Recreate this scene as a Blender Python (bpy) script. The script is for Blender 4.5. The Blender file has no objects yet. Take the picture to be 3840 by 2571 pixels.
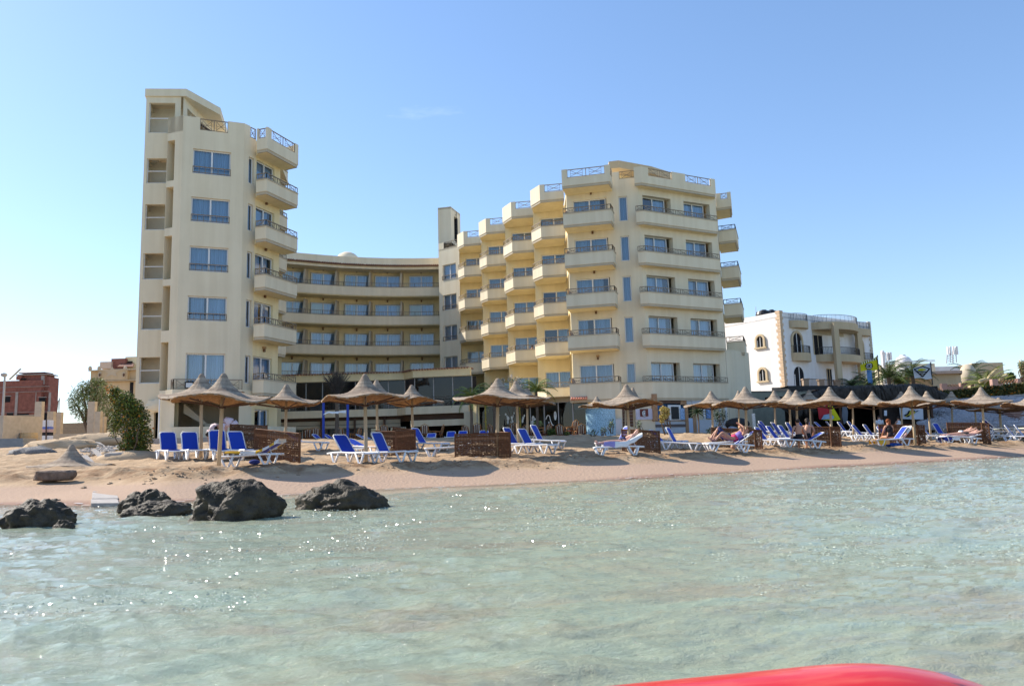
import bpy, math, random
import numpy as np
from mathutils import Vector, Matrix, noise
random.seed(7); rng = np.random.default_rng(7)
scene = bpy.context.scene
C = scene.collection
# ------------------------------------------------------------------ camera, world, sun, exposure
FPX, CX, CY = 2929.0, 1920.0, 1285.5
_p = math.atan(FPX / 21308.0); _r = math.atan(600 / 21300.0)
_F = np.array([0, math.cos(_p), math.sin(_p)]); _U0 = np.array([0, -math.sin(_p), math.cos(_p)]); _R0 = np.array([1.0, 0, 0])
_U = _U0 * math.cos(_r) + _R0 * math.sin(_r); _R = _R0 * math.cos(_r) - _U0 * math.sin(_r)
EYE = np.array([0, 0, 1.1])
cd = bpy.data.cameras.new('camera'); cam = bpy.data.objects.new('camera', cd); C.objects.link(cam)
M = Matrix([[_R[i], _U[i], -_F[i], EYE[i]] for i in range(3)] + [[0, 0, 0, 1]])
cam.matrix_world = M
cd.sensor_width = 36; cd.lens = FPX / 3840 * 36; cd.clip_start = 0.1; cd.clip_end = 9000
cd.dof.use_dof = True; cd.dof.focus_distance = 18; cd.dof.aperture_fstop = 11
scene.camera = cam
SUN_EL, SUN_PHI = math.radians(37), math.radians(26)     # sun stands to the left and a little behind the hotel
SUN_DIR = Vector((-math.cos(SUN_EL) * math.cos(SUN_PHI), math.cos(SUN_EL) * math.sin(SUN_PHI), math.sin(SUN_EL)))
w = bpy.data.worlds.new('World'); scene.world = w; w.use_nodes = True
nt = w.node_tree; bg = nt.nodes['Background']
sky = nt.nodes.new('ShaderNodeTexSky'); sky.sky_type = 'NISHITA'; sky.sun_disc = False
sky.sun_elevation = SUN_EL; sky.sun_rotation = math.atan2(SUN_DIR.x, SUN_DIR.y)
sky.altitude = 0; sky.air_density = 1.0; sky.dust_density = 0.25; sky.ozone_density = 2.2
# a few thin high clouds low over the left
tc = nt.nodes.new('ShaderNodeTexCoord'); mp = nt.nodes.new('ShaderNodeMapping'); mp.inputs['Scale'].default_value = (2.2, 2.2, 9.0)
nz = nt.nodes.new('ShaderNodeTexNoise'); nz.inputs['Scale'].default_value = 1.6; nz.inputs['Detail'].default_value = 7; nz.inputs['Roughness'].default_value = 0.6
cr = nt.nodes.new('ShaderNodeValToRGB'); cr.color_ramp.elements[0].position = 0.68; cr.color_ramp.elements[1].position = 0.9
cr.color_ramp.elements[0].color = (0, 0, 0, 1); cr.color_ramp.elements[1].color = (0.16, 0.16, 0.16, 1)
mx = nt.nodes.new('ShaderNodeMixRGB'); mx.inputs['Color2'].default_value = (11, 12, 13, 1)
nt.links.new(tc.outputs['Generated'], mp.inputs['Vector']); nt.links.new(mp.outputs[0], nz.inputs['Vector'])
nt.links.new(nz.outputs['Fac'], cr.inputs['Fac']); nt.links.new(cr.outputs[0], mx.inputs['Fac'])
nt.links.new(sky.outputs[0], mx.inputs['Color1']); hs = nt.nodes.new('ShaderNodeHueSaturation'); hs.inputs['Saturation'].default_value = 1.12; nt.links.new(mx.outputs[0], hs.inputs['Color']); gm_ = nt.nodes.new('ShaderNodeGamma'); gm_.inputs['Gamma'].default_value = 0.8; nt.links.new(hs.outputs[0], gm_.inputs['Color']); vm = nt.nodes.new('ShaderNodeVectorMath'); vm.operation = 'MULTIPLY'; vm.inputs[1].default_value = (1.25, 1.28, 1.40); nt.links.new(gm_.outputs[0], vm.inputs[0]); nt.links.new(vm.outputs[0], bg.inputs['Color'])
bg.inputs['Strength'].default_value = 0.145
sl = bpy.data.lights.new('sun', 'SUN'); so = bpy.data.objects.new('sun', sl); C.objects.link(so)
sl.energy = 5.0; sl.angle = math.radians(0.5); sl.color = (1.0, 0.93, 0.83)
so.rotation_euler = (-SUN_DIR).to_track_quat('-Z', 'Y').to_euler()
scene.view_settings.view_transform = 'Standard'; scene.view_settings.look = 'None'
scene.view_settings.gamma = 1.0; scene.view_settings.use_curve_mapping = False
scene.view_settings.exposure = 0.62
scene.render.engine = 'CYCLES'
scene.cycles.max_bounces = 8; scene.cycles.transparent_max_bounces = 24

def ray(x, y):
    d = _F + _R * (x - CX) / FPX - _U * (y - CY) / FPX
    return d / d[1]
def sx(px, py=1660): return ray(px, py)[0]
def at(px, py, Y):                       # point at depth Y seen at that pixel of the photograph
    return EYE + ray(px, py) * Y
def atz(px, py, z):
    d = ray(px, py); return EYE + d * ((z - 1.1) / d[2])
def zat(px, py, Y): return at(px, py, Y)[2]

# ------------------------------------------------------------------ mesh builder
class MB:
    def __init__(s): s.v = []; s.f = []; s.m = []
    def add(s, vs, fs, m=0):
        o = len(s.v); s.v.extend([tuple(map(float, p)) for p in vs]); s.f.extend([tuple(i + o for i in f) for f in fs]); s.m.extend([m] * len(fs)); return s
    def quad(s, a, b, c, d, m=0): return s.add([a, b, c, d], [(0, 1, 2, 3)], m)
    def box(s, x0, y0, z0, x1, y1, z1, m=0):
        v = [(x0, y0, z0), (x1, y0, z0), (x1, y1, z0), (x0, y1, z0), (x0, y0, z1), (x1, y0, z1), (x1, y1, z1), (x0, y1, z1)]
        return s.add(v, [(0, 3, 2, 1), (4, 5, 6, 7), (0, 1, 5, 4), (1, 2, 6, 5), (2, 3, 7, 6), (3, 0, 4, 7)], m)
    def prism(s, pts, z0, z1, m=0):
        n = len(pts); a = sum(pts[i][0] * pts[(i + 1) % n][1] - pts[(i + 1) % n][0] * pts[i][1] for i in range(n))
        zz0 = list(z0) if hasattr(z0, '__len__') else [z0] * n; zz1 = list(z1) if hasattr(z1, '__len__') else [z1] * n
        if a < 0: pts = pts[::-1]; zz0 = zz0[::-1]; zz1 = zz1[::-1]
        v = [(p[0], p[1], zz0[i]) for i, p in enumerate(pts)] + [(p[0], p[1], zz1[i]) for i, p in enumerate(pts)]
        f = [tuple(range(n))[::-1], tuple(range(n, 2 * n))] + [(i, (i + 1) % n, n + (i + 1) % n, n + i) for i in range(n)]
        return s.add(v, f, m)
    def bar(s, p, q, w, h=None, m=0):     # straight bar of rectangular section from p to q
        p = Vector(p); q = Vector(q); h = h or w; d = (q - p)
        if d.length < 1e-6: return s
        d.normalize(); up = Vector((0, 0, 1)) if abs(d.z) < 0.95 else Vector((0, 1, 0))
        a = d.cross(up).normalized() * (w / 2); b = a.cross(d).normalized() * (h / 2)
        v = [p - a - b, p + a - b, p + a + b, p - a + b, q - a - b, q + a - b, q + a + b, q - a + b]
        return s.add(v, [(0, 3, 2, 1), (4, 5, 6, 7), (0, 1, 5, 4), (1, 2, 6, 5), (2, 3, 7, 6), (3, 0, 4, 7)], m)
    def tube(s, pts, r, n=6, m=0, cap=True):
        pts = [Vector(p) for p in pts]; rs = r if hasattr(r, '__len__') else [r] * len(pts); o = len(s.v); prev = None
        for i, p in enumerate(pts):
            t = (pts[min(i + 1, len(pts) - 1)] - pts[max(i - 1, 0)])
            t = t.normalized() if t.length > 1e-9 else Vector((0, 0, 1))
            if prev is None: up = Vector((0, 0, 1)) if abs(t.z) < 0.9 else Vector((1, 0, 0)); a = t.cross(up).normalized()
            else: a = (prev - t * prev.dot(t)).normalized()
            prev = a; b = t.cross(a)
            for k in range(n):
                an = 2 * math.pi * k / n; s.v.append(tuple(p + (a * math.cos(an) + b * math.sin(an)) * rs[i]))
        for i in range(len(pts) - 1):
            for k in range(n):
                s.f.append((o + i * n + k, o + i * n + (k + 1) % n, o + (i + 1) * n + (k + 1) % n, o + (i + 1) * n + k)); s.m.append(m)
        if cap:
            s.f.append(tuple(o + k for k in range(n))[::-1]); s.m.append(m); e = o + (len(pts) - 1) * n; s.f.append(tuple(e + k for k in range(n))); s.m.append(m)
        return s
    def ell(s, c, r, nu=12, nv=8, m=0, fn=None):
        o = len(s.v)
        for j in range(nv + 1):
            th = math.pi * j / nv
            for i in range(nu):
                ph = 2 * math.pi * i / nu; d = Vector((math.sin(th) * math.cos(ph), math.sin(th) * math.sin(ph), math.cos(th)))
                k = fn(d) if fn else 1; s.v.append((c[0] + d.x * r[0] * k, c[1] + d.y * r[1] * k, c[2] + d.z * r[2] * k))
        for j in range(nv):
            for i in range(nu):
                s.f.append((o + j * nu + i, o + (j + 1) * nu + i, o + (j + 1) * nu + (i + 1) % nu, o + j * nu + (i + 1) % nu)); s.m.append(m)
        return s
    def mesh(s, name, mats, off=(0, 0, 0), smooth=False):
        me = bpy.data.meshes.new(name); ox, oy, oz = off
        me.from_pydata([(a - ox, b - oy, c - oz) for a, b, c in s.v], [], s.f)
        for mt in (mats if isinstance(mats, (list, tuple)) else [mats]): me.materials.append(mt)
        if any(s.m): me.polygons.foreach_set('material_index', s.m)
        if smooth: me.polygons.foreach_set('use_smooth', [True] * len(me.polygons))
        me.update(); return me
ORG = {}
def part(name, mb, mats, parent=None, smooth=False, kind=None, label=None, off=None, loc=None, rz=0):
    o0 = off if off is not None else (ORG.get(parent.name, (0, 0, 0)) if parent else (0, 0, 0))
    me = mb if isinstance(mb, bpy.types.Mesh) else mb.mesh(name, mats, o0, smooth)
    o = bpy.data.objects.new(name, me); C.objects.link(o)
    if parent: o.parent = parent
    if loc is not None: o.location = loc
    if rz: o.rotation_euler[2] = rz
    if kind: o['kind'] = kind
    if label: o['label'] = label
    ORG[o.name] = o0 if loc is None else (0, 0, 0)
    return o
def thing(name, label, cat, loc=(0, 0, 0), group=None, rz=0, world=True):
    o = bpy.data.objects.new(name, None); C.objects.link(o); o.location = loc; o.rotation_euler[2] = rz
    o.empty_display_size = 0.3; o['label'] = label; o['category'] = cat
    if group: o['group'] = group
    ORG[o.name] = tuple(loc) if world else (0, 0, 0)
    return o
def tag(o, label, cat, group=None):
    o['label'] = label; o['category'] = cat
    if group: o['group'] = group
    return o
def dup(o, loc=None, rz=None, parent=None, label=None, group=None, top=True):
    c = o.copy(); C.objects.link(c); c.parent = parent
    if loc is not None: c.location = loc
    if rz is not None: c.rotation_euler[2] = rz
    if label: c['label'] = label
    if group: c['group'] = group
    for ch in list(o.children): dup(ch, parent=c)
    return c

# ------------------------------------------------------------------ materials
def mat(name, col, rough=0.8, var=0.12, scale=3.0, bump=0.0, bscale=30.0, spec=0.3, col2=None, detail=6, metal=0.0, stretch=None, stripes=None, coords='Object'):
    m = bpy.data.materials.new(name); m.use_nodes = True; t = m.node_tree; n = t.nodes; b = n['Principled BSDF']
    b.inputs['Roughness'].default_value = rough; b.inputs['Specular IOR Level'].default_value = spec; b.inputs['Metallic'].default_value = metal
    c1 = [max(0, x * (1 - var)) for x in col]; c2 = [min(1, x * (1 + var)) for x in (col2 or col)]
    tcn = n.new('ShaderNodeTexCoord'); src = tcn.outputs[coords]
    if stretch:
        mpn = n.new('ShaderNodeMapping'); mpn.inputs['Scale'].default_value = stretch; t.links.new(src, mpn.inputs['Vector']); src = mpn.outputs[0]
    ns = n.new('ShaderNodeTexNoise'); ns.inputs['Scale'].default_value = scale; ns.inputs['Detail'].default_value = detail; ns.inputs['Roughness'].default_value = 0.6
    t.links.new(src, ns.inputs['Vector'])
    r = n.new('ShaderNodeValToRGB'); r.color_ramp.elements[0].position = 0.3; r.color_ramp.elements[1].position = 0.7
    r.color_ramp.elements[0].color = (*c1, 1); r.color_ramp.elements[1].color = (*c2, 1)
    t.links.new(ns.outputs['Fac'], r.inputs['Fac']); t.links.new(r.outputs[0], b.inputs['Base Color'])
    if bump:
        nb = n.new('ShaderNodeTexNoise'); nb.inputs['Scale'].default_value = bscale; nb.inputs['Detail'].default_value = 5; t.links.new(src, nb.inputs['Vector'])
        bp = n.new('ShaderNodeBump'); bp.inputs['Strength'].default_value = 1.0; bp.inputs['Distance'].default_value = bump
        t.links.new(nb.outputs['Fac'], bp.inputs['Height']); t.links.new(bp.outputs[0], b.inputs['Normal'])
    return m
def stucco(name, col, var=0.05):          # painted render with faint rain streaks and blotches
    m = mat(name, col, rough=0.9, var=var, scale=0.35, bump=0.004, bscale=25, spec=0.15, detail=8); t = m.node_tree; n = t.nodes; b = n['Principled BSDF']
    ramp = [x for x in n if x.type == 'VALTORGB'][0]; tcn = [x for x in n if x.type == 'TEX_COORD'][0]
    mp_ = n.new('ShaderNodeMapping'); mp_.inputs['Scale'].default_value = (2.2, 2.2, 0.12); ns = n.new('ShaderNodeTexNoise'); ns.inputs['Scale'].default_value = 1.0; ns.inputs['Detail'].default_value = 6
    r2 = n.new('ShaderNodeValToRGB'); r2.color_ramp.elements[0].position = 0.42; r2.color_ramp.elements[1].position = 0.62
    r2.color_ramp.elements[0].color = (0.86, 0.83, 0.78, 1); r2.color_ramp.elements[1].color = (1, 1, 1, 1)
    mm = n.new('ShaderNodeMixRGB'); mm.blend_type = 'MULTIPLY'; mm.inputs['Fac'].default_value = 0.42
    t.links.new(tcn.outputs['Object'], mp_.inputs['Vector']); t.links.new(mp_.outputs[0], ns.inputs['Vector']); t.links.new(ns.outputs['Fac'], r2.inputs['Fac'])
    t.links.new(ramp.outputs[0], mm.inputs['Color1']); t.links.new(r2.outputs[0], mm.inputs['Color2']); t.links.new(mm.outputs[0], b.inputs['Base Color'])
    return m
Mt = {}
Mt['cream'] = stucco('stucco_cream', (0.77, 0.67, 0.495))
Mt['yellow'] = stucco('stucco_yellow', (0.85, 0.72, 0.45))
Mt['trim'] = stucco('stucco_trim', (0.52, 0.45, 0.34))
Mt['white'] = stucco('house_white', (0.80, 0.78, 0.77))
Mt['tan'] = stucco('stucco_tan', (0.55, 0.44, 0.29))
Mt['rail'] = mat('railing_metal', (0.26, 0.20, 0.14), rough=0.55, var=0.2)
Mt['raildark'] = mat('railing_dark', (0.07, 0.06, 0.055), rough=0.55, var=0.2)
Mt['frame'] = mat('window_frame_white', (0.72, 0.72, 0.72), rough=0.4, var=0.03)
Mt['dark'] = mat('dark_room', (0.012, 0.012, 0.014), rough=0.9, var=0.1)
Mt['tile'] = mat('roof_tile', (0.24, 0.12, 0.08), rough=0.85, var=0.25, scale=6)
Mt['lampm'] = mat('wall_lamp_brown', (0.16, 0.08, 0.04), rough=0.5, var=0.2)
def glass(name, tint, refl=0.16, lo=0.25):
    m = bpy.data.materials.new(name); m.use_nodes = True; t = m.node_tree; n = t.nodes; n.remove(n['Principled BSDF']); out = n['Material Output']
    tr = n.new('ShaderNodeBsdfTransparent'); tr.inputs['Color'].default_value = (*tint, 1); gl = n.new('ShaderNodeBsdfGlossy'); gl.inputs['Roughness'].default_value = 0.02
    fr = n.new('ShaderNodeFresnel'); fr.inputs['IOR'].default_value = 1.5; ad = n.new('ShaderNodeMath'); ad.operation = 'ADD'; ad.use_clamp = True; ad.inputs[1].default_value = refl
    nb = n.new('ShaderNodeTexNoise'); nb.inputs['Scale'].default_value = 0.9; nb.inputs['Detail'].default_value = 1; bp = n.new('ShaderNodeBump'); bp.inputs['Distance'].default_value = 0.012
    t.links.new(nb.outputs['Fac'], bp.inputs['Height']); t.links.new(bp.outputs[0], gl.inputs['Normal'])
    ms = n.new('ShaderNodeMixShader'); t.links.new(fr.outputs[0], ad.inputs[0]); t.links.new(ad.outputs[0], ms.inputs['Fac'])
    t.links.new(tr.outputs[0], ms.inputs[1]); t.links.new(gl.outputs[0], ms.inputs[2]); t.links.new(ms.outputs[0], out.inputs['Surface'])
    return m
Mt['glass'] = glass('tinted_window_glass', (0.62, 0.78, 0.92), 0.10)
Mt['glassd'] = glass('dark_shop_glass', (0.25, 0.32, 0.42), 0.01)
Mt['curtain'] = mat('curtain_pale_blue', (0.50, 0.58, 0.66), rough=0.9, var=0.35, scale=2.6, stretch=(5, 5, 0.12))
Mt['wood'] = mat('pale_pole_wood', (0.52, 0.40, 0.25), rough=0.8, var=0.2, scale=5, stretch=(6, 6, 0.6))
Mt['brown'] = mat('brown_wood', (0.10, 0.055, 0.035), rough=0.7, var=0.35, scale=2, stretch=(1, 1, 8))
Mt['bluefab'] = mat('lounger_blue_mesh', (0.012, 0.052, 0.42), rough=0.55, var=0.08, bump=0.001, bscale=200)
Mt['plastic'] = mat('white_plastic', (0.80, 0.80, 0.80), rough=0.35, var=0.04, spec=0.5)
Mt['leaf'] = mat('leaf_green', (0.07, 0.13, 0.025), rough=0.6, var=0.5, scale=2.5, col2=(0.14, 0.18, 0.03))
Mt['leafd'] = mat('leaf_dark', (0.022, 0.05, 0.016), rough=0.6, var=0.5, scale=3)
Mt['leafl'] = mat('leaf_light', (0.15, 0.21, 0.09), rough=0.6, var=0.4, scale=2)
Mt['leafy'] = mat('leaf_yellow', (0.30, 0.22, 0.03), rough=0.6, var=0.4, scale=4)
Mt['orange'] = mat('flower_orange', (0.60, 0.20, 0.02), rough=0.6, var=0.2)
Mt['trunk'] = mat('trunk_bark', (0.14, 0.10, 0.07), rough=0.9, var=0.3, scale=8, bump=0.01)
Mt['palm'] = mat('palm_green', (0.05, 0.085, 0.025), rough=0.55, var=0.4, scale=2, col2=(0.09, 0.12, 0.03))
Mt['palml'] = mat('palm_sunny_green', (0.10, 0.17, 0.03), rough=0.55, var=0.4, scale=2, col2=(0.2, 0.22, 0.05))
Mt['dry'] = mat('dry_palm_leaf', (0.075, 0.066, 0.058), rough=0.95, var=0.4, scale=3)
Mt['steel'] = mat('grey_steel', (0.35, 0.36, 0.38), rough=0.5, var=0.1)
Mt['black'] = mat('black_plastic', (0.02, 0.02, 0.022), rough=0.6, var=0.2)
Mt['drysand'] = mat('dry_sand', (0.50, 0.37, 0.24), rough=0.95, var=0.12, scale=1.5, bump=0.02, bscale=12, spec=0.1)
Mt['concrete'] = mat('concrete_grey', (0.34, 0.31, 0.28), rough=0.9, var=0.2, scale=1.5, bump=0.01)
# ------------------------------------------------------------------ ground and sea
SHORE = np.array([(-2500, 300), (-300, 60), (-60, 26), (-25, 23), (-14.37, 22.1), (-10.5, 20.5), (-8.73, 21.0), (-7.33, 22.8), (-3.66, 24.9), (-0.33, 25.9), (4.03, 28.0),
                  (12.19, 33.96), (20.42, 38.9), (27.58, 43.2), (60, 66), (200, 190), (2500, 2600)], float) * 0.8
WL = 0.22                                # water level
def shore_d(x, y):
    x = np.asarray(x, float); y = np.asarray(y, float); best = np.full(x.shape, 1e9); sg = np.ones(x.shape)
    for i in range(len(SHORE) - 1):
        a, b = SHORE[i], SHORE[i + 1]; d = b - a; L = d @ d
        t = np.clip(((x - a[0]) * d[0] + (y - a[1]) * d[1]) / L, 0, 1); qx = a[0] + t * d[0]; qy = a[1] + t * d[1]
        dist = np.hypot(x - qx, y - qy); cr_ = d[0] * (y - a[1]) - d[1] * (x - a[0]); m_ = dist < best - 1e-9
        best = np.where(m_, dist, best); sg = np.where(m_, np.sign(cr_), sg)
    return best * sg
_perm = rng.permutation(256); _grad = rng.random(256) * 2 - 1
def vnoise(x, y):
    xi = np.floor(x).astype(int); yi = np.floor(y).astype(int); fx = x - xi; fy = y - yi; fx = fx * fx * (3 - 2 * fx); fy = fy * fy * (3 - 2 * fy)
    h = lambda a, b: _grad[_perm[(_perm[a & 255] + b) & 255]]
    return (h(xi, yi) * (1 - fx) + h(xi + 1, yi) * fx) * (1 - fy) + (h(xi, yi + 1) * (1 - fx) + h(xi + 1, yi + 1) * fx) * fy
def fbm(x, y, o=4):
    s = 0; a = 1.0
    for k in range(o): s = s + a * vnoise(x * 2 ** k + 17 * k, y * 2 ** k - 9 * k); a *= 0.5
    return s
PD = [-400, -60, -12, -3, 0, 1.0, 2.0, 3.0, 3.8, 5.5, 9, 12, 16, 22.5, 27, 34, 60, 400]
PZ = [-3, -1.9, -0.9, -0.3, 0.22, 0.35, 0.50, 0.66, 0.77, 0.84, 1.02, 1.30, 1.60, 1.95, 1.62, 1.7, 2.0, 2.2]
def ground(x, y, fine=True):
    x = np.asarray(x, float); y = np.asarray(y, float); d = shore_d(x, y) + 0.35 * fbm(x * 0.25, y * 0.25, 2) * (1 if fine else 1)
    z = np.interp(d, PD, PZ)
    if fine:
        k = np.clip((d - 2.3) / 1.2, 0, 1) * np.clip((60 - d) / 20, 0, 1)
        z = z + k * (0.05 * fbm(x * 0.7, y * 0.7, 3) + 0.045 * fbm(x * 2.2, y * 2.2, 3) + 0.028 * fbm(x * 5, y * 5, 2))
        bd = np.clip((d - 2.6) / .7, 0, 1) * np.clip((7.5 - d) / 2.5, 0, 1); z = z + bd * (0.035 * np.abs(fbm(x * 1.7 + 5, y * 3.1, 3)) + 0.03 * fbm(x * 4.1, y * 6.3, 2)); z = z + 0.07 * np.exp(-((d - 3.5) / 0.6) ** 2) * (0.5 + fbm(x * 1.3, y * 1.3, 2))
    return z
def gz(x, y): return float(ground(np.array([x]), np.array([y]))[0])
def grid_mesh(name, X, Y, Z, m, attrs=None, smooth=True):
    nr, nc = X.shape; me = bpy.data.meshes.new(name); me.vertices.add(nr * nc)
    me.vertices.foreach_set('co', np.stack([X, Y, Z], -1).reshape(-1).astype(np.float32))
    idx = np.arange(nr * nc).reshape(nr, nc); q = np.stack([idx[:-1, :-1], idx[:-1, 1:], idx[1:, 1:], idx[1:, :-1]], -1).reshape(-1)
    nf = (nr - 1) * (nc - 1); me.loops.add(nf * 4); me.loops.foreach_set('vertex_index', q.astype(np.int32))
    me.polygons.add(nf); me.polygons.foreach_set('loop_start', np.arange(0, nf * 4, 4, dtype=np.int32)); me.polygons.foreach_set('use_smooth', np.full(nf, smooth))
    me.update(calc_edges=True); me.materials.append(m)
    for k, v in (attrs or {}).items():
        at_ = me.attributes.new(k, 'FLOAT', 'POINT'); at_.data.foreach_set('value', v.reshape(-1).astype(np.float32))
    o = bpy.data.objects.new(name, me); C.objects.link(o); return o

# sand
ms = mat('beach_sand', (0.35, 0.235, 0.14), rough=0.95, var=0.10, scale=1.3, col2=(0.49, 0.355, 0.225), bump=0.03, bscale=11, spec=0.1, detail=9)
t = ms.node_tree; n = t.nodes; b = n['Principled BSDF']; ramp = [x for x in n if x.type == 'VALTORGB'][0]
an = n.new('ShaderNodeAttribute'); an.attribute_name = 'shore_distance'
mr = n.new('ShaderNodeMapRange'); mr.inputs['From Min'].default_value = 2.2; mr.inputs['From Max'].default_value = 3.0
n2 = n.new('ShaderNodeTexNoise'); n2.inputs['Scale'].default_value = 0.7; n2.inputs['Detail'].default_value = 6
tcn = [x for x in n if x.type == 'TEX_COORD'][0]; t.links.new(tcn.outputs['Object'], n2.inputs['Vector'])
sb = n.new('ShaderNodeMath'); sb.operation = 'MULTIPLY_ADD'; sb.inputs[1].default_value = 1.6; t.links.new(n2.outputs['Fac'], sb.inputs[0]); 
of = n.new('ShaderNodeMath'); of.operation = 'SUBTRACT'; of.inputs[1].default_value = 0.8; t.links.new(an.outputs['Fac'], of.inputs[0]); t.links.new(of.outputs[0], sb.inputs[2])
t.links.new(sb.outputs[0], mr.inputs['Value'])
wet = n.new('ShaderNodeMixRGB'); wet.inputs['Color1'].default_value = (0.42, 0.295, 0.21, 1); t.links.new(mr.outputs[0], wet.inputs['Fac']); t.links.new(ramp.outputs[0], wet.inputs['Color2'])
mr2 = n.new('ShaderNodeMapRange'); mr2.inputs['From Min'].default_value = 0.05; mr2.inputs['From Max'].default_value = 0.45; t.links.new(an.outputs['Fac'], mr2.inputs['Value'])
w2 = n.new('ShaderNodeMixRGB'); w2.inputs['Color1'].default_value = (0.30, 0.19, 0.14, 1); t.links.new(mr2.outputs[0], w2.inputs['Fac']); t.links.new(wet.outputs[0], w2.inputs['Color2'])
t.links.new(w2.outputs[0], b.inputs['Base Color'])
def axis(fine0, fine1, step, lo, hi, g=1.16):
    a = list(np.arange(fine0, fine1, step)); s = step; x = fine0
    while x > lo: s *= g; x -= s; a.insert(0, x)
    s = step; x = a[-1]
    while x < hi: s *= g; x += s; a.append(x)
    return np.array(a)
gx = axis(-24, 40, 0.13, -3200, 3200); gy = axis(15, 46, 0.11, -150, 4200)
GX, GY = np.meshgrid(gx, gy); GZ = ground(GX, GY)
# darker turned-over damp sand along the top of the berm
db = n.new('ShaderNodeMapRange'); db.inputs['From Min'].default_value = 2.6; db.inputs['From Max'].default_value = 3.4; t.links.new(an.outputs['Fac'], db.inputs['Value'])
dc = n.new('ShaderNodeMapRange'); dc.inputs['From Min'].default_value = 8.0; dc.inputs['From Max'].default_value = 4.8; t.links.new(an.outputs['Fac'], dc.inputs['Value'])
dn = n.new('ShaderNodeTexNoise'); dn.inputs['Scale'].default_value = 1.6; dn.inputs['Detail'].default_value = 8; dn.inputs['Roughness'].default_value = 0.7; t.links.new(tcn.outputs['Object'], dn.inputs['Vector'])
dr_ = n.new('ShaderNodeMapRange'); dr_.inputs['From Min'].default_value = 0.40; dr_.inputs['From Max'].default_value = 0.60; t.links.new(dn.outputs['Fac'], dr_.inputs['Value'])
p1_ = n.new('ShaderNodeMath'); p1_.operation = 'MULTIPLY'; t.links.new(db.outputs[0], p1_.inputs[0]); t.links.new(dc.outputs[0], p1_.inputs[1])
p2_ = n.new('ShaderNodeMath'); p2_.operation = 'MULTIPLY'; t.links.new(p1_.outputs[0], p2_.inputs[0]); t.links.new(dr_.outputs[0], p2_.inputs[1])
dm_ = n.new('ShaderNodeMixRGB'); dm_.inputs['Color2'].default_value = (0.24, 0.145, 0.08, 1); t.links.new(p2_.outputs[0], dm_.inputs['Fac']); t.links.new(w2.outputs[0], dm_.inputs['Color1']); t.links.new(dm_.outputs[0], b.inputs['Base Color'])
sand = grid_mesh('sand_ground', GX, GY, GZ, ms, {'shore_distance': shore_d(GX, GY)}); sand['kind'] = 'structure'

# sea
mw = bpy.data.materials.new('sea_water'); mw.use_nodes = True; t = mw.node_tree; n = t.nodes; b = n['Principled BSDF']; out = n['Material Output']
b.inputs['Roughness'].default_value = 0.05; b.inputs['IOR'].default_value = 1.33; b.inputs['Specular IOR Level'].default_value = 0.5
tcn = n.new('ShaderNodeTexCoord'); mpn = n.new('ShaderNodeMapping'); mpn.inputs['Scale'].default_value = (0.7, 1.9, 1); t.links.new(tcn.outputs['Object'], mpn.inputs['Vector'])
na = n.new('ShaderNodeTexNoise'); na.inputs['Scale'].default_value = 1.0; na.inputs['Detail'].default_value = 7; na.inputs['Roughness'].default_value = 0.62; na.inputs['Distortion'].default_value = 0.5; t.links.new(mpn.outputs[0], na.inputs['Vector'])
ra = n.new('ShaderNodeValToRGB'); e = ra.color_ramp.elements; e[0].position = 0.34; e[0].color = (0.32, 0.30, 0.205, 1); e[1].position = 0.66; e[1].color = (0.305, 0.37, 0.27, 1)
e2 = e.new(0.5); e2.color = (0.315, 0.35, 0.245, 1); t.links.new(na.outputs['Fac'], ra.inputs['Fac'])
ad = n.new('ShaderNodeAttribute'); ad.attribute_name = 'depth'
m1 = n.new('ShaderNodeMapRange'); m1.inputs['From Min'].default_value = 0.15; m1.inputs['From Max'].default_value = 0.75; t.links.new(ad.outputs['Fac'], m1.inputs['Value'])
mc = n.new('ShaderNodeMixRGB'); mc.inputs['Color1'].default_value = (0.36, 0.31, 0.20, 1); t.links.new(m1.outputs[0], mc.inputs['Fac']); t.links.new(ra.outputs[0], mc.inputs['Color2']); t.links.new(mc.outputs[0], b.inputs['Base Color'])
nb1 = n.new('ShaderNodeTexNoise'); nb1.inputs['Scale'].default_value = 11; nb1.inputs['Detail'].default_value = 8; nb1.inputs['Roughness'].default_value = 0.72; nb1.inputs['Distortion'].default_value = 0.2
mp2 = n.new('ShaderNodeMapping'); mp2.inputs['Scale'].default_value = (0.6, 1.1, 1); t.links.new(tcn.outputs['Object'], mp2.inputs['Vector']); t.links.new(mp2.outputs[0], nb1.inputs['Vector'])
bp = n.new('ShaderNodeBump'); bp.inputs['Distance'].default_value = 0.030; bp.inputs['Strength'].default_value = 0.9; t.links.new(nb1.outputs['Fac'], bp.inputs['Height']); t.links.new(bp.outputs[0], b.inputs['Normal'])
tr = n.new('ShaderNodeBsdfTransparent'); tr.inputs['Color'].default_value = (0.85, 0.9, 0.88, 1); m3 = n.new('ShaderNodeMapRange'); m3.inputs['From Min'].default_value = 0.0; m3.inputs['From Max'].default_value = 0.22; m3.inputs['To Min'].default_value = 0.25
t.links.new(ad.outputs['Fac'], m3.inputs['Value']); mxs = n.new('ShaderNodeMixShader'); t.links.new(m3.outputs[0], mxs.inputs['Fac']); t.links.new(tr.outputs[0], mxs.inputs[1]); t.links.new(b.outputs[0], mxs.inputs[2]); t.links.new(mxs.outputs[0], out.inputs['Surface'])
ys = list(np.linspace(-400, -30, 8)) + list(np.linspace(-25, 1.6, 14)) + [1.8 * 1.0082 ** k for k in range(440)]
ys = np.array(ys); ys = np.append(ys, [75, 90, 120, 200, 500, 1200, 2600])
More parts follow.
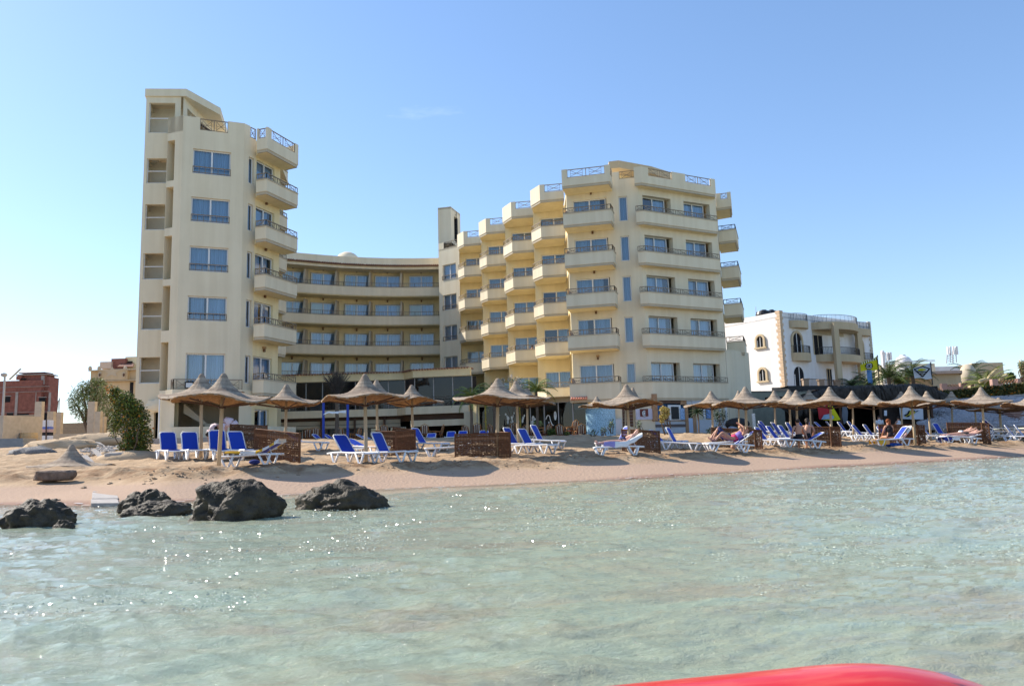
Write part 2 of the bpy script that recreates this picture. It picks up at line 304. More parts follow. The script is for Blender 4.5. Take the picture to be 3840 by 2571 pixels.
ss = np.concatenate([-np.geomspace(400, 0.8, 18), np.linspace(-0.78, 0.78, 620), np.geomspace(0.8, 400, 18)])
S, YY = np.meshgrid(ss, ys); XX = S * (np.maximum(YY, 1.6) + 0.6)
ZZ = np.zeros_like(XX); dsh = shore_d(XX, YY); fade = np.clip(-dsh / 2.5, 0.25, 1) * np.clip((80 - np.abs(YY)) / 30, 0, 1)
wr = np.random.default_rng(3)
for k in range(42):
    lam = 0.16 * (13 ** (k / 41.0)) * (0.9 + 0.2 * wr.random()); th = math.radians(-80 + wr.normal() * 24); kx, ky = math.cos(th) * 2 * math.pi / lam, math.sin(th) * 2 * math.pi / lam
    ph = wr.random() * 6.28; amp = 0.0058 * lam ** 0.6 * (1.0 if lam < 1.0 else 0.7)
    w_ = np.sin(kx * XX + ky * YY + ph + 2.2 * vnoise(XX * 0.7 / lam ** 0.6 + k, YY * 0.9 / lam ** 0.6)); w_ = w_ * np.clip(0.55 + vnoise(XX * 0.6 / lam ** 0.5 - 7 * k, YY * 0.9 / lam ** 0.5 + k), 0, 1.4)
    cell = np.maximum(0.0025 * np.maximum(YY, 1), 0.0082 * np.maximum(YY, 1))
    if k % 2: w_ = 1.0 - 1.9 * np.abs(w_) ** 0.8
    ZZ += amp * w_ * np.clip(lam / (cell * 2.5) - 0.4, 0, 1)
env = 0.55 + 0.45 * fbm(XX * 0.35, YY * 0.5, 3)
ZZ = ZZ * fade * np.clip(env + 0.35, 0.25, 1.5) + 0.010 * fbm(XX * 0.9, YY * 2.2, 3) * fade
sea = grid_mesh('sea', XX, YY, ZZ + WL, mw, {'depth': WL - ground(XX, YY, False)}); sea['kind'] = 'structure'

# small steep facets added over the water, tilted to make sun glints
mgl = mat('glint_facet_water', (.34, .38, .30), rough=.13, var=.05, spec=.6)
wv = MB(); rw_ = random.Random(19)
for _ in range(42000):
    Y = 4.6 * (7 ** rw_.random()); X = rw_.uniform(-.74, .74) * Y
    if float(noise.noise(Vector((X * .9, Y * .7, 3)))) + .5 * float(noise.noise(Vector((X * 3, Y * 3, 7)))) < .03 or len(wv.f) > 13000: continue
    if -float(shore_d(np.array([X]), np.array([Y]))[0]) < .6: continue
    az = rw_.gauss(-2.25, .55); tl = math.radians(rw_.uniform(24, 56)); nrm_ = Vector((math.cos(az) * math.sin(tl), math.sin(az) * math.sin(tl), math.cos(tl))); a_ = nrm_.cross(Vector((0, 0, 1))).normalized(); b2 = nrm_.cross(a_); s_ = (.003 + .0006 * Y) * rw_.uniform(.6, 1.5); c_ = Vector((X, Y, WL + .022))
    wv.add([c_ - a_ * s_ * 1.5, c_ - b2 * s_ * .6, c_ + a_ * s_ * 1.5, c_ + b2 * s_ * .6], [(0, 1, 2, 3)])
o = part('glint_facets', wv, mgl); o['kind'] = 'stuff'

# foam line where the ripples run out on the sand
mf = mat('foam', (0.8, 0.82, 0.82), rough=0.6, var=0.05)
fb = MB(); rf = random.Random(5)
for i in range(len(SHORE) - 1):
    a, b_ = SHORE[i], SHORE[i + 1]
    if a[0] < -26 or a[0] > 40: continue
    L = float(np.hypot(*(b_ - a))); k = 0
    while k < L:
        if rf.random() < 0.55:
            q = a + (b_ - a) * (k / L); nrm = np.array([-(b_ - a)[1], (b_ - a)[0]]) / L; off = -0.02 + rf.uniform(-0.25, 0.12) ; l_ = rf.uniform(0.08, 0.35); u = (b_ - a) / L
            p0 = q + nrm * off; p1 = p0 + u * l_ + nrm * rf.uniform(-0.04, 0.04); ww = rf.uniform(0.015, 0.045)
            z0 = max(gz(*p0), WL) + 0.022; z1 = max(gz(*p1), WL) + 0.022
            fb.quad((*(p0 - nrm * ww), z0), (*(p1 - nrm * ww * .4), z1), (*(p1 + nrm * ww), z1), (*(p0 + nrm * ww * .4), z0))
        k += 0.16
o = part('shore_foam', fb, mf); o['kind'] = 'stuff'

# rocks in the shallows
mrk = mat('dark_rock', (0.024, 0.017, 0.010), rough=0.65, var=0.5, scale=3.5, bump=0.035, bscale=16, spec=0.3, col2=(0.06, 0.046, 0.028), detail=9)
def rock(name, label, c, r, seed, group=None, sharp=1.0, m=None, flat=False, sub=5, rz=0.0, lump=0.32):
    import bmesh
    bm = bmesh.new(); bmesh.ops.create_icosphere(bm, subdivisions=sub, radius=1)
    sv = Vector((seed * 3.1, seed * 1.7, -seed))
    cr_, sr_ = math.cos(rz), math.sin(rz)
    for v in bm.verts:
        d = v.co.normalized(); k = 1 + lump * noise.fractal(d * 1.1 + sv, 0.8, 2.0, 2) * 1.2
        k += 0.13 * (abs(noise.noise(d * 2.6 + sv)) * 2 - 0.35) * sharp + 0.07 * noise.fractal(d * 6 + sv, 0.6, 2.2, 5)
        k -= 0.10 * max(0, noise.noise(d * 6.5 - sv) - 0.25) * 3
        if flat: d = Vector([math.copysign(abs(x) ** 0.45, x) for x in d]) * 0.8; k = 1 + (k - 1) * 0.35
        x, y, z = d.x * r[0] * k, d.y * r[1] * k, d.z * r[2] * k
        v.co = (x * cr_ - y * sr_, x * sr_ + y * cr_, z)
    me = bpy.data.meshes.new(name); bm.to_mesh(me); bm.free(); me.materials.append(m or mrk)
    for p in me.polygons: p.use_smooth = True
    o = bpy.data.objects.new(name, me); C.objects.link(o); o.location = c
    return tag(o, label, 'rock', group)
G_ = 'dark rocks standing in the shallow water'
def rp(px, py): return atz(px, py, WL)
for px, py, dy, dz, r_, sd, sh_, rz_, lab in [
    (840, 1954, .35, .02, (.64, .46, .52), 2, .6, .0, 'largest dark grey boulder in the shallows, flat-topped, middle of the group'),
    (572, 1940, .25, .02, (.50, .30, .24), 5, .35, .15, 'long low olive-grey boulder leaning on the left of the largest one'),
    (470, 1935, .75, .04, (.43, .32, .34), 9, .9, 0, 'black pitted boulder at the left end of the three joined rocks'),
    (1275, 1913, .35, .0, (.70, .42, .40), 52, .8, 0, 'lone pointed dark boulder standing apart to the right in the water'),
    (95, 1985, .3, .02, (.44, .34, .34), 15, .9, 0, 'craggy boulder cut by the left edge of the photograph'),
    (222, 1988, .1, .0, (.15, .12, .12), 17, 1.2, 0, 'small black rock beside the craggy boulder on the left'),
    (205, 1888, 0, .02, (.16, .11, .09), 21, 1, 0, 'small dark rock at the waterline left of the ramp'),
    (700, 1976, 0, -.10, (.2, .1, .08), 23, 1, 0, 'submerged dark rock just breaking the surface before the largest boulder')]:
    P = rp(px, py); rock('boulder', lab, (P[0], P[1] + dy, WL + dz), r_, sd, G_, sharp=sh_, rz=rz_, lump=.22)
mst = mat('block_stone', (0.17, 0.12, 0.09), rough=0.95, var=0.4, scale=5, bump=0.03, bscale=12)
X, Y = sx(208, 1760) * 20.6, 20.6; rock('stone_block', 'long rough brown stone block lying on the sand before the fallen thatch', (X, Y, gz(X, Y) + .17), (0.62, 0.25, 0.17), 31, None, m=mst, flat=True, sub=4)
X, Y = sx(440, 1700) * 29, 29; rock('stone_slab', 'broken grey concrete slab tilted on the sand beside the bush', (X, Y, gz(X, Y) + .08), (0.5, 0.35, 0.2), 33, None, m=Mt['concrete'], flat=True, sub=3)
for k, (px, py, r_) in enumerate([(2190, 1719, .1), (2160, 1717, .13), (2320, 1747, .09), (470, 1702, .2), (395, 1688, .22), (330, 1700, .15)]):
    Y = 27.5 if px > 2000 else 30; X = sx(px, 1700) * Y
    rock('beach_stone', ['small pale stone on the berm left of the striped-towel lounger', 'larger pale stone on the berm left of the striped-towel lounger', 'brown clump of weed on the berm below the striped-towel lounger', 'pale rubble stone on the sand nearest the bush', 'pale rubble stone in the middle of the rubble by the bush', 'pale rubble stone farthest from the bush'][k], (X, Y, gz(X, Y) + r_ * .2), (r_, r_ * .7, r_ * .6), 40 + k, None, m=mst if k == 2 else Mt['drysand'], sub=3)
# plank ramp into the water
mpl = mat('weathered_plank', (0.42, 0.38, 0.34), rough=0.9, var=0.2, scale=3, stretch=(2, 10, 1), bump=0.006)
rt = thing('plank_ramp', 'short ramp of four weathered grey boards running down the sand into the water', 'ramp', (-9.6, 19.0, 0.3))
pts = [atz(396, 1790, 0.60), atz(400, 1822, 0.46), atz(392, 1848, 0.38), atz(392, 1874, 0.30), atz(392, 1892, 0.25)]
for k in range(4):
    a, b_ = pts[k], pts[k + 1]; mb = MB(); wd = 0.28
    d = 0.02; mb.prism([(a[0] - wd, a[1] - d), (a[0] + wd, a[1] - d), (b_[0] + wd, b_[1] + d), (b_[0] - wd, b_[1] + d)], [a[2] - .03 + .0, a[2] - .03, b_[2] - .03, b_[2] - .03], [a[2] + .03, a[2] + .02, b_[2] + .03, b_[2] + .04])
    part('board', mb, mpl, rt)
# ------------------------------------------------------------------ hotel
HB = (0.0, 62.0, 2.0)
hotel = thing('hotel_building', 'large cream curved beach hotel with two stepped balcony wings and a tall left stair tower', 'building', HB)
def nrm_in(p, q):                      # unit vectors along and inward (away from the camera for left-to-right runs)
    dx, dy = q[0] - p[0], q[1] - p[1]; L = math.hypot(dx, dy); return (dx / L, dy / L), (-dy / L, dx / L), L
def wall(mb, p, q, z0, z1, holes=(), depth=0.3, m=0, back=None):
    """facade strip from p to q with real openings (u0,u1,z0,z1) and reveals of the given depth"""
    (ux, uy), (nx, ny), L = nrm_in(p, q)
    us = sorted({0, L, *[h[0] for h in holes], *[h[1] for h in holes]}); zs = sorted({z0, z1, *[h[2] for h in holes], *[h[3] for h in holes]})
    P = lambda u, z, d=0: (p[0] + ux * u + nx * d, p[1] + uy * u + ny * d, z)
    for i in range(len(us) - 1):
        for k in range(len(zs) - 1):
            uc, zc = (us[i] + us[i + 1]) / 2, (zs[k] + zs[k + 1]) / 2
            if any(h[0] < uc < h[1] and h[2] < zc < h[3] for h in holes): continue
            mb.quad(P(us[i], zs[k]), P(us[i + 1], zs[k]), P(us[i + 1], zs[k + 1]), P(us[i], zs[k + 1]), m)
    for (a, b, c, d) in [h[:4] for h in holes]:
        e = depth
        mb.quad(P(a, c), P(a, d), P(a, d, e), P(a, c, e), m); mb.quad(P(b, d), P(b, c), P(b, c, e), P(b, d, e), m)
        mb.quad(P(a, d), P(b, d), P(b, d, e), P(a, d, e), m); mb.quad(P(b, c), P(a, c), P(a, c, e), P(b, c, e), m)
def offset_line(pts, t):
    out = []
    for i, p in enumerate(pts):
        ns = []
        if i > 0: ns.append(nrm_in(pts[i - 1], p)[1])
        if i < len(pts) - 1: ns.append(nrm_in(p, pts[i + 1])[1])
        nx = sum(a[0] for a in ns) / len(ns); ny = sum(a[1] for a in ns) / len(ns); k = nx * nx + ny * ny
        out.append((p[0] + nx / k * t, p[1] + ny / k * t))
    return out
def strip(mb, pts, t, z0, z1, m=0, off=0.0):      # upright slab of thickness t following a plan polyline
    A = offset_line(pts, off) if off else list(pts); B = offset_line(pts, off + t)
    for i in range(len(pts) - 1):
        a, b, c, d = A[i], A[i + 1], B[i + 1], B[i]
        mb.add([(*a, z0), (*b, z0), (*c, z0), (*d, z0), (*a, z1), (*b, z1), (*c, z1), (*d, z1)], [(0, 3, 2, 1), (4, 5, 6, 7), (0, 1, 5, 4), (2, 3, 7, 6)] + ([(3, 0, 4, 7)] if i == 0 else []) + ([(1, 2, 6, 5)] if i == len(pts) - 2 else []), m)
def railing(parent, pts, z0, h, style=0, m=None, name='railing', step=1.05, off=0.06):
    pts = offset_line(pts, off); mb = MB()
    for i in range(len(pts) - 1):
        p, q = pts[i], pts[i + 1]; (ux, uy), _, L = nrm_in(p, q); n = max(1, round(L / step)); w_ = 0.035
        P = lambda u, z: (p[0] + ux * u, p[1] + uy * u, z)
        mb.bar(P(0, z0 + h), P(L, z0 + h), 0.06, 0.05); mb.bar(P(0, z0 + .06), P(L, z0 + .06), w_)
        for k in range(n + 1): mb.bar(P(L * k / n, z0), P(L * k / n, z0 + h), 0.045)
        for k in range(n):
            a, b = L * k / n, L * (k + 1) / n; c = (a + b) / 2; r_ = (b - a)
            if h > 0.5 or style == 0:
                mb.bar(P(a + r_ * .18, z0 + .06), P(a + r_ * .18, z0 + h), 0.022); mb.bar(P(b - r_ * .18, z0 + .06), P(b - r_ * .18, z0 + h), 0.022)
                mb.bar(P(a + r_ * .18, z0 + h * .9), P(c, z0 + h * .5), 0.025); mb.bar(P(c, z0 + h * .5), P(b - r_ * .18, z0 + h * .9), 0.025)
                mb.bar(P(a + r_ * .18, z0 + h * .18), P(c, z0 + h * .5), 0.025); mb.bar(P(c, z0 + h * .5), P(b - r_ * .18, z0 + h * .18), 0.025)
                mb.bar(P(a + r_ * .18, z0 + h * .5), P(b - r_ * .18, z0 + h * .5), 0.02)
            else:
                for j in range(1, 6): mb.bar(P(a + r_ * j / 6, z0), P(a + r_ * j / 6, z0 + h), 0.02)
    return part(name, mb, m or Mt['rail'], parent)
# windows: shared meshes for frame, pane, curtain
WM = {}
def win_meshes(W, H, var):
    key = (round(W, 2), round(H, 2), var)
    if key in WM: return WM[key]
    f = MB(); t = 0.07; y0, y1 = -0.04, 0.04
    f.box(0, y0, 0, t, y1, H); f.box(W - t, y0, 0, W, y1, H); f.box(t, y0, H - t, W - t, y1, H); f.box(t, y0, 0, W - t, y1, t)
    if W > 1.1: f.box(W / 2 - .05, y0 - .01, t, W / 2 + .05, y1 - .002, H - t)
    panes = []
    for a, b in ([(t, W / 2 - .05), (W / 2 + .05, W - t)] if W > 1.1 else [(t, W - t)]):
        pm = MB(); pm.quad((a, 0, t), (b, 0, t), (b, 0, H - t), (a, 0, H - t)); panes.append(pm.mesh('pane', Mt['glass']))
    cu = MB(); r_ = random.Random(hash((var, 3)) & 999)
    spans = {0: [(0, 1)], 1: [(0, .30), (.5, 1)], 2: [(.5, 1)], 3: [(0, .47), (.5, .86)], 4: [(0, .82)], 5: [(.08, .42), (.53, .97)]}[var]
    for a, b in spans:
        n = max(4, int((b - a) * W / 0.075)); xs = [a * W + (b - a) * W * i / n for i in range(n + 1)]; ysx = [0.16 + (0.035 if i % 2 else -0.035) * r_.uniform(.3, 1.3) for i in range(n + 1)]
        for i in range(n): cu.quad((xs[i], ysx[i], 0.03), (xs[i + 1], ysx[i + 1], 0.03), (xs[i + 1], ysx[i + 1], H - .03), (xs[i], ysx[i], H - .03))
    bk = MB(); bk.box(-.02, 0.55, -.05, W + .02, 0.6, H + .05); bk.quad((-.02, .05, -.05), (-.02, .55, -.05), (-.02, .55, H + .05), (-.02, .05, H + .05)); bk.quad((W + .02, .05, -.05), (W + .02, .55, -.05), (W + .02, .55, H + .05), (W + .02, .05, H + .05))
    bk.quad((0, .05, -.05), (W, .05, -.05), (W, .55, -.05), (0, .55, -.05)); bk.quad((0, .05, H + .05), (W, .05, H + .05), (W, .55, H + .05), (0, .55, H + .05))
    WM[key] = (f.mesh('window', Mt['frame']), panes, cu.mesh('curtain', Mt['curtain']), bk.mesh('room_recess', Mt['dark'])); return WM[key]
def window(parent, p, q, u, z, W, H, recess=0.22, var=0, name='window'):
    (ux, uy), (nx, ny), L = nrm_in(p, q); f, panes, cu, bk = win_meshes(W, H, var); o0 = ORG[parent.name]
    o = part(name, f, None, parent, loc=(p[0] + ux * u + nx * recess - o0[0], p[1] + uy * u + ny * recess - o0[1], z - o0[2]), rz=math.atan2(uy, ux))
    for pm in panes: part('pane', pm, None, o)
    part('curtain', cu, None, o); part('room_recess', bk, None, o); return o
lm = MB(); lm.box(-.11, -.16, .0, .11, .0, .14); lm.box(-.07, -.13, -.2, .07, -.03, -.01, 1); LAMP = lm.mesh('wall_lamp', [mat('lamp_terracotta', (.42, .26, .13), var=.1), Mt['lampm']])
def wlamp(parent, p, q, u, z):
    (ux, uy), (nx, ny), L = nrm_in(p, q); o0 = ORG[parent.name]
    return part('wall_lamp', LAMP, None, parent, loc=(p[0] + ux * u - nx * .003 - o0[0], p[1] + uy * u - ny * .003 - o0[1], z - o0[2]), rz=math.atan2(uy, ux))
def balcony(parent, pts, back, zt, zb, rail=0.38, m='cream', gaps=(), zg=None, soff='yellow', rm=None):
    """parapet on the polyline pts, floor slab out to back points; gaps = [(segment,u0,u1)] lowered to zg and railed"""
    b = MB(); t = 0.14
    if not gaps: strip(b, pts, t, zb, zt - .05)
    else:
        strip(b, pts, t, zb, zg)
        for i in range(len(pts) - 1):
            p, q = pts[i], pts[i + 1]; (ux, uy), _, L = nrm_in(p, q); cuts = sorted([(g[1] if g[1] >= 0 else L + g[1], g[2] if g[2] > 0 else L + g[2]) for g in gaps if g[0] == i]); u = 0; ends = []
            for a, c in cuts:
                if a > u + .02: ends.append((u, a))
                u = c
                railing(balcony.root if False else parent, [(p[0] + ux * a, p[1] + uy * a), (p[0] + ux * c, p[1] + uy * c)], zg, zt - zg - .06, m=rm, step=1.2)
            if u < L - .02: ends.append((u, L))
            for a, c in ends: strip(b, [(p[0] + ux * a, p[1] + uy * a), (p[0] + ux * c, p[1] + uy * c)], t, zg, zt)
    o = part('balcony', b, Mt[m], parent)
    s = MB(); inner = offset_line(pts, 0.12); s.prism(inner + list(back), zb - .16, zb + .16); part('soffit', s, Mt[soff], o)
    d = MB(); strip(d, pts, 0.1, zb - .17, zb - .002, off=0.05); part('drip_band', d, Mt['trim'], o)
    if not gaps:
        c = MB(); strip(c, pts, t + .08, zt - .05, zt + .01, off=-.04); part('coping', c, Mt['trim'], o)
        if rail: railing(o, pts, zt + .01, rail, m=rm)
    return o
vr = random.Random(11)
LT = {5: 20.2, 4: 17.1, 3: 14.0, 2: 10.9, 1: 7.4}; LL = {5: 18.57, 4: 15.5, 3: 12.4, 2: 9.3, 1: 5.83}
# --- left tower
ST0, ST1 = (-22.9, 47.2), (-20.75, 47.38)
M0, M1, M2, M3, M4, M5 = (-21.1, 46.4), (-20.0, 46.05), (-16.68, 47.45), (-16.22, 48.35), (-15.36, 50.77), (-16.3, 53.2)
wl = MB()
SW = 2.15; tops = {6: 23.7, 5: 20.0, 4: 17.0, 3: 13.85, 2: 10.75, 1: 7.35}; bots = {6: 21.7, 5: 18.38, 4: 15.35, 3: 12.2, 2: 9.05, 1: 5.75}
holes = [(.18, 1.80, bots[k], tops[k]) for k in tops]
wall(wl, ST0, ST1, 1.0, 24.6, holes + [(.0001 + 1.15, 1.95, 2.0, 4.1)], depth=0.28)
wall(wl, (-24.4, 52.5), ST0, 1, 24.6, [(3.3, 5.2, bots[k] - .2, tops[k]) for k in tops], depth=.25)
wl.quad((-24.4, 52.5, 1), (-24.4, 52.5, 24.6), (-20.6, 53.2, 24.6), (-20.6, 53.2, 1))
wall(wl, (-20.6, 47.38), (-20.45, 53.2), 22.0, 24.2, [(.6, 3.6, 22.5, 23.6)], depth=.2)
part('wall', wl, Mt['cream'], hotel)
# stair landings behind the openings: slabs and near walls, coloured pale to look sunlit
sb_ = MB(); sb_.quad((-22.8, 50.6, 1), (-20.7, 50.9, 1), (-20.7, 50.9, 20.6), (-22.8, 50.6, 20.6))
for k in tops:
    sb_.box(-22.85, 47.6, bots[k] - 1.1, -20.7, 50.6, bots[k] - .95); sb_.quad((-23.25, 48.7, bots[k] - 1), (-20.7, 48.9, bots[k] - 1), (-20.7, 48.9, tops[k] + .3), (-23.25, 48.7, tops[k] + .3)); sb_.quad((-23.02, 47.5, bots[k] - 1), (-23.25, 48.7, bots[k] - 1), (-23.25, 48.7, tops[k] + .3), (-23.02, 47.5, tops[k] + .3))
part('stair_recess', sb_, mat('stair_peach', (.85, .76, .62), var=.05), hotel)
for k in tops:
    b = MB(); (ux, uy), (nx, ny), L = nrm_in(ST0, ST1); P = lambda u, z: (ST0[0] + ux * u + nx * .12, ST0[1] + uy * u + ny * .12, z)
    zm = bots[k] + (tops[k] - bots[k]) * .5; b.bar(P(.18, zm), P(1.8, zm), .05, .05); b.bar(P(.2, bots[k]), P(.2, tops[k]), .05); b.bar(P(.19, bots[k] + .03), P(1.79, bots[k] + .03), .05); part('stair_window_bar', b, Mt['frame'], hotel)
    b = MB(); [b.bar((-21.7 + .16 * j, 48.2, bots[k] + .1 + .12 * j), (-21.7 + .16 * j, 48.2, bots[k] + .65 + .12 * j), .03) for j in range(4)]; b.bar((-21.75, 48.2, bots[k] + .65), (-21.1, 48.2, bots[k] + 1.1), .04); part('stair_handrail', b, Mt['raildark'], hotel)
cn = MB(); cn.prism([(-22.96, 47.12), (-20.4, 47.3), (-19.3, 50.2), (-20.2, 54.0), (-24.6, 53)], 24.12, 24.62); part('canopy_roof', cn, Mt['cream'], hotel)
pg = MB(); [pg.bar((-20.5 + .12 * j, 48.0 + .45 * j, 23.1 - .03 * j), (-19.6 + .12 * j, 50.8 + .3 * j, 22.75), .12, .05) for j in range(5)]; part('roof_pergola', pg, Mt['brown'], hotel)
# main block walls
wm_ = MB()
ntops = {5: 20.75, 4: 17.75, 3: 14.65, 2: 11.55, 1: 8.1}; nb_ = {5: 18.15, 4: 15.15, 3: 11.95, 2: 8.8, 1: 5.2}
wall(wm_, M0, M1, 1.8, 22.25, [(.02, .58, nb_[k], ntops[k]) for k in nb_], depth=1.0)
(ux, uy), (nx, ny), Lf = nrm_in(M1, M2)
for k in range(5, 0, -1): pass
h_ = [(.62, 2.83, 18.62, 20.2), (.60, 2.82, 15.55, 17.1), (.58, 2.80, 12.45, 14.0), (.56, 2.78, 9.40, 10.9), (.54, 2.76, 5.3, 7.4)]
wall(wm_, M1, M2, 1.8, 21.45, h_ + [(.0001, Lf - .0001, 2.9, 4.55)], depth=.22)
wall(wm_, M1, (M1[0] + ux * .98, M1[1] + uy * .98), 21.45, 22.25); wall(wm_, (M1[0] + ux * 2.62, M1[1] + uy * 2.62), M2, 21.45, 22.25)
(ux2, uy2), _, L2 = nrm_in(M2, M3)
wall(wm_, M2, M3, 1.8, 21.5, [(.42, .86, LT[k] - 1.75, LT[k] - .02) for k in LT], depth=.2); wall(wm_, M2, (M2[0] + ux2 * .5, M2[1] + uy2 * .5), 21.5, 22.25)
wm_.quad((M0[0], M0[1], 1.8), (M0[0], M0[1], 22.25), (-21.3, 47.4, 22.25), (-21.3, 47.4, 1.8))
part('wall', wm_, Mt['cream'], hotel)
wn = MB(); wn.quad((-20.6, 47.05, 5), (-21.0, 47.35, 5), (-21.0, 47.35, 21), (-20.6, 47.05, 21)); wn.quad((-21.2, 47.36, 2), (-20.2, 47.1, 2), (-20.2, 47.1, 21), (-21.2, 47.36, 21)); part('niche_back', wn, Mt['yellow'], hotel)
wy = MB(); (a1, a2), _, L3 = nrm_in(M3, M4)
wall(wy, M3, M4, 1.8, 21.45, [(.08, 1.95, LT[k] - 2.25, LT[k]) for k in LT] + [(.3, 1.7, 2.0, 4.1)], depth=.2)
part('wall', wy, Mt['yellow'], hotel)
rt_ = MB(); rt_.prism(offset_line([M0, M1, M2, M3, M4], .12) + [(-16.3, 56), (-24, 56), (-21.3, 47.5)], 21.1, 21.3); part('roof', rt_, Mt['cream'], hotel)
pi = MB(); strip(pi, [M0, M1], .16, 21.25, 22.25); part('parapet', pi, Mt['cream'], hotel)
railing(hotel, [(M1[0] + ux * .98, M1[1] + uy * .98), (M1[0] + ux * 2.62, M1[1] + uy * 2.62)], 21.45, .74)
railing(hotel, [(M2[0] + ux2 * .5, M2[1] + uy2 * .5), M3], 21.5, .7)
for i, (a, b_, c, d) in enumerate(h_):
    window(hotel, M1, M2, a, c, b_ - a, d - c, .2, 0 if i < 3 else 5)
    if i < 4: railing(hotel, [(M1[0] + ux * a, M1[1] + uy * a), (M1[0] + ux * b_, M1[1] + uy * b_)], c + .02, .42, style=1, off=.02, step=2.3)
for k in LT:
    window(hotel, M2, M3, .42, LT[k] - 1.75, .44, 1.73, .18, 0)
    window(hotel, M3, M4, .08, LT[k] - 2.25, 1.87, 2.25, .18, [0, 5, 3, 4, 0][k - 1]); wlamp(hotel, M3, M4, 1.05, LT[k] + .55)
window(hotel, M3, M4, .3, 2.0, 1.4, 2.1, .18, 2)
BL, BC, BR, BB = (-15.98, 47.75), (-15.22, 47.5), (-14.1, 50.6), (-15.1, 51.1)
for k in range(5, 0, -1): balcony(hotel, [BL, BC, BR], [BB, M4, M3], LL[k], LL[k] - .82, m='cream')
balcony(hotel, [BL, BC, BR, BB], [M4, M3], 22.0, 20.55, gaps=[(0, .12, .66), (1, .42, -.35)], zg=21.3, m='cream')
# first floor ledge and the open undercroft
Lg = offset_line([M0, M1, M2, M3], -.35); b = MB(); strip(b, [(-20.62, 46.1), Lg[1], Lg[2], Lg[3]], .35, 4.6, 5.2); part('ledge', b, Mt['cream'], hotel)
railing(hotel, [(-20.2, 45.85), (Lg[1][0], Lg[1][1]), (Lg[2][0], Lg[2][1])], 5.2, .6, m=Mt['rail'])
b = MB(); b.box(0, 0, 0, .5, .06, .38, 0); b.box(.07, -.01, .04, .43, 0, .3, 1); part('balcony_notice', b, [Mt['black'], mat('notice_paper', (.6, .65, .68), var=.2, scale=8)], hotel, off=(0, 0, 0), loc=(-19.35 - HB[0], 45.85 - HB[1], 5.28 - HB[2]), rz=.4)
uc = MB(); uc.quad((-20.4, 49.6, 2.3), (-16.4, 51.2, 2.3), (-16.4, 51.2, 5), (-20.4, 49.6, 5)); uc.quad((-20.0, 46.1, 2.4), (-16.6, 47.6, 2.4), (-16.4, 51.2, 2.4), (-20.4, 49.6, 2.4))
uc.quad((-20.0, 46.3, 4.6), (-16.7, 47.6, 4.6), (-16.4, 51.2, 4.6), (-20.4, 49.6, 4.6)); uc.prism([(-20.1, 47.6), (-18.9, 48.1), (-19.0, 48.9), (-20.2, 48.5)], [3.9, 3.1, 3.1, 3.9], [4.5, 3.3, 3.3, 4.5]); uc.box(-18.95, 48.0, 2.4, -17.8, 48.9, 3.25); part('undercroft', uc, Mt['trim'], hotel)
lw = MB(); strip(lw, [(-20.45, 45.75), (-19.9, 45.6), (-16.6, 47.0), (-15.0, 48.4), (-14.2, 51)], .2, 1.6, 3.0); part('low_wall', lw, Mt['cream'], hotel)
lw = MB(); strip(lw, [(-23.6, 45.0), (-19.9, 44.9), (-15.6, 46.0), (-13.4, 48.6)], .3, 1.2, 2.35); part('plinth_wall', lw, Mt['concrete'], hotel)
dr = MB(); dr.tube([(-20.95, 46.2, 2), (-20.95, 46.2, 4.9)], .04); part('drainpipe', dr, Mt['frame'], hotel)
sh = MB(); sh.ell((-21.5, 47.1, 4.35), (.75, .3, .42), 14, 8, fn=lambda d: 1 + .12 * math.sin(9 * math.atan2(d.z, d.x))); part('shell_ornament', sh, Mt['cream'], hotel)
dk = MB(); dk.box(-21.95, 47.9, 1.5, -20.8, 48, 4.2); part('doorway_dark', dk, Mt['dark'], hotel)
# second unit of the left wing, mostly hidden
w2_ = MB(); wall(w2_, (-18.6, 55.2), (-16.55, 55.6), 1.8, 21.2); wall(w2_, M4, M5, 1.8, 21.4); wall(w2_, (-16.55, 55.6), (-18.5, 60), 1.8, 21.2); wall(w2_, (-18.5, 60), (-21.5, 66), 1.8, 21.2); wall(w2_, (-21.5, 66), (-24.5, 74.5), 1.8, 21.2); part('wall', w2_, Mt['yellow'], hotel)
for k in (6, 5, 4, 3, 2):
    zt = {6: 21.9, 5: 18.4, 4: 15.3, 3: 12.25, 2: 9.15}[k]; balcony(hotel, [(-17.3, 54.1), (-16.55, 53.9), (-16.2, 55.4)], [(-16.6, 55.6), (-17.6, 55.3)], zt, zt - .85, rail=.3)
# --- right wing: four stepped units, then the wide end block
RT5 = 20.05; TT = {5: 20.05, 4: 16.95, 3: 13.85, 2: 10.75, 1: 7.28}; LD = {5: 18.58, 4: 15.48, 3: 12.4, 2: 9.3, 1: 5.78}
WU = [((-4.97, 75.65), (-2.5, 75.2), (-5.03, 73.8), (-4.36, 72.65), (-2.72, 72.3), -4.40), ((-2.62, 71.2), (-.1, 70.75), (-2.77, 69.9), (-2.07, 68.7), (-.30, 68.35), -2.03),
      ((-.34, 67.0), (2.3, 66.5), (-.52, 65.8), (.24, 64.15), (2.16, 63.8), .23), ((2.05, 62.85), (4.8, 62.3), (1.82, 61.4), (2.54, 60.0), (4.42, 59.65), 2.60)]
VAR = {5: [0, 0, 0, 0], 4: [0, 0, 0, 0], 3: [5, 0, 0, 2], 2: [0, 0, 3, 2], 1: [0, 0, 0, 0]}
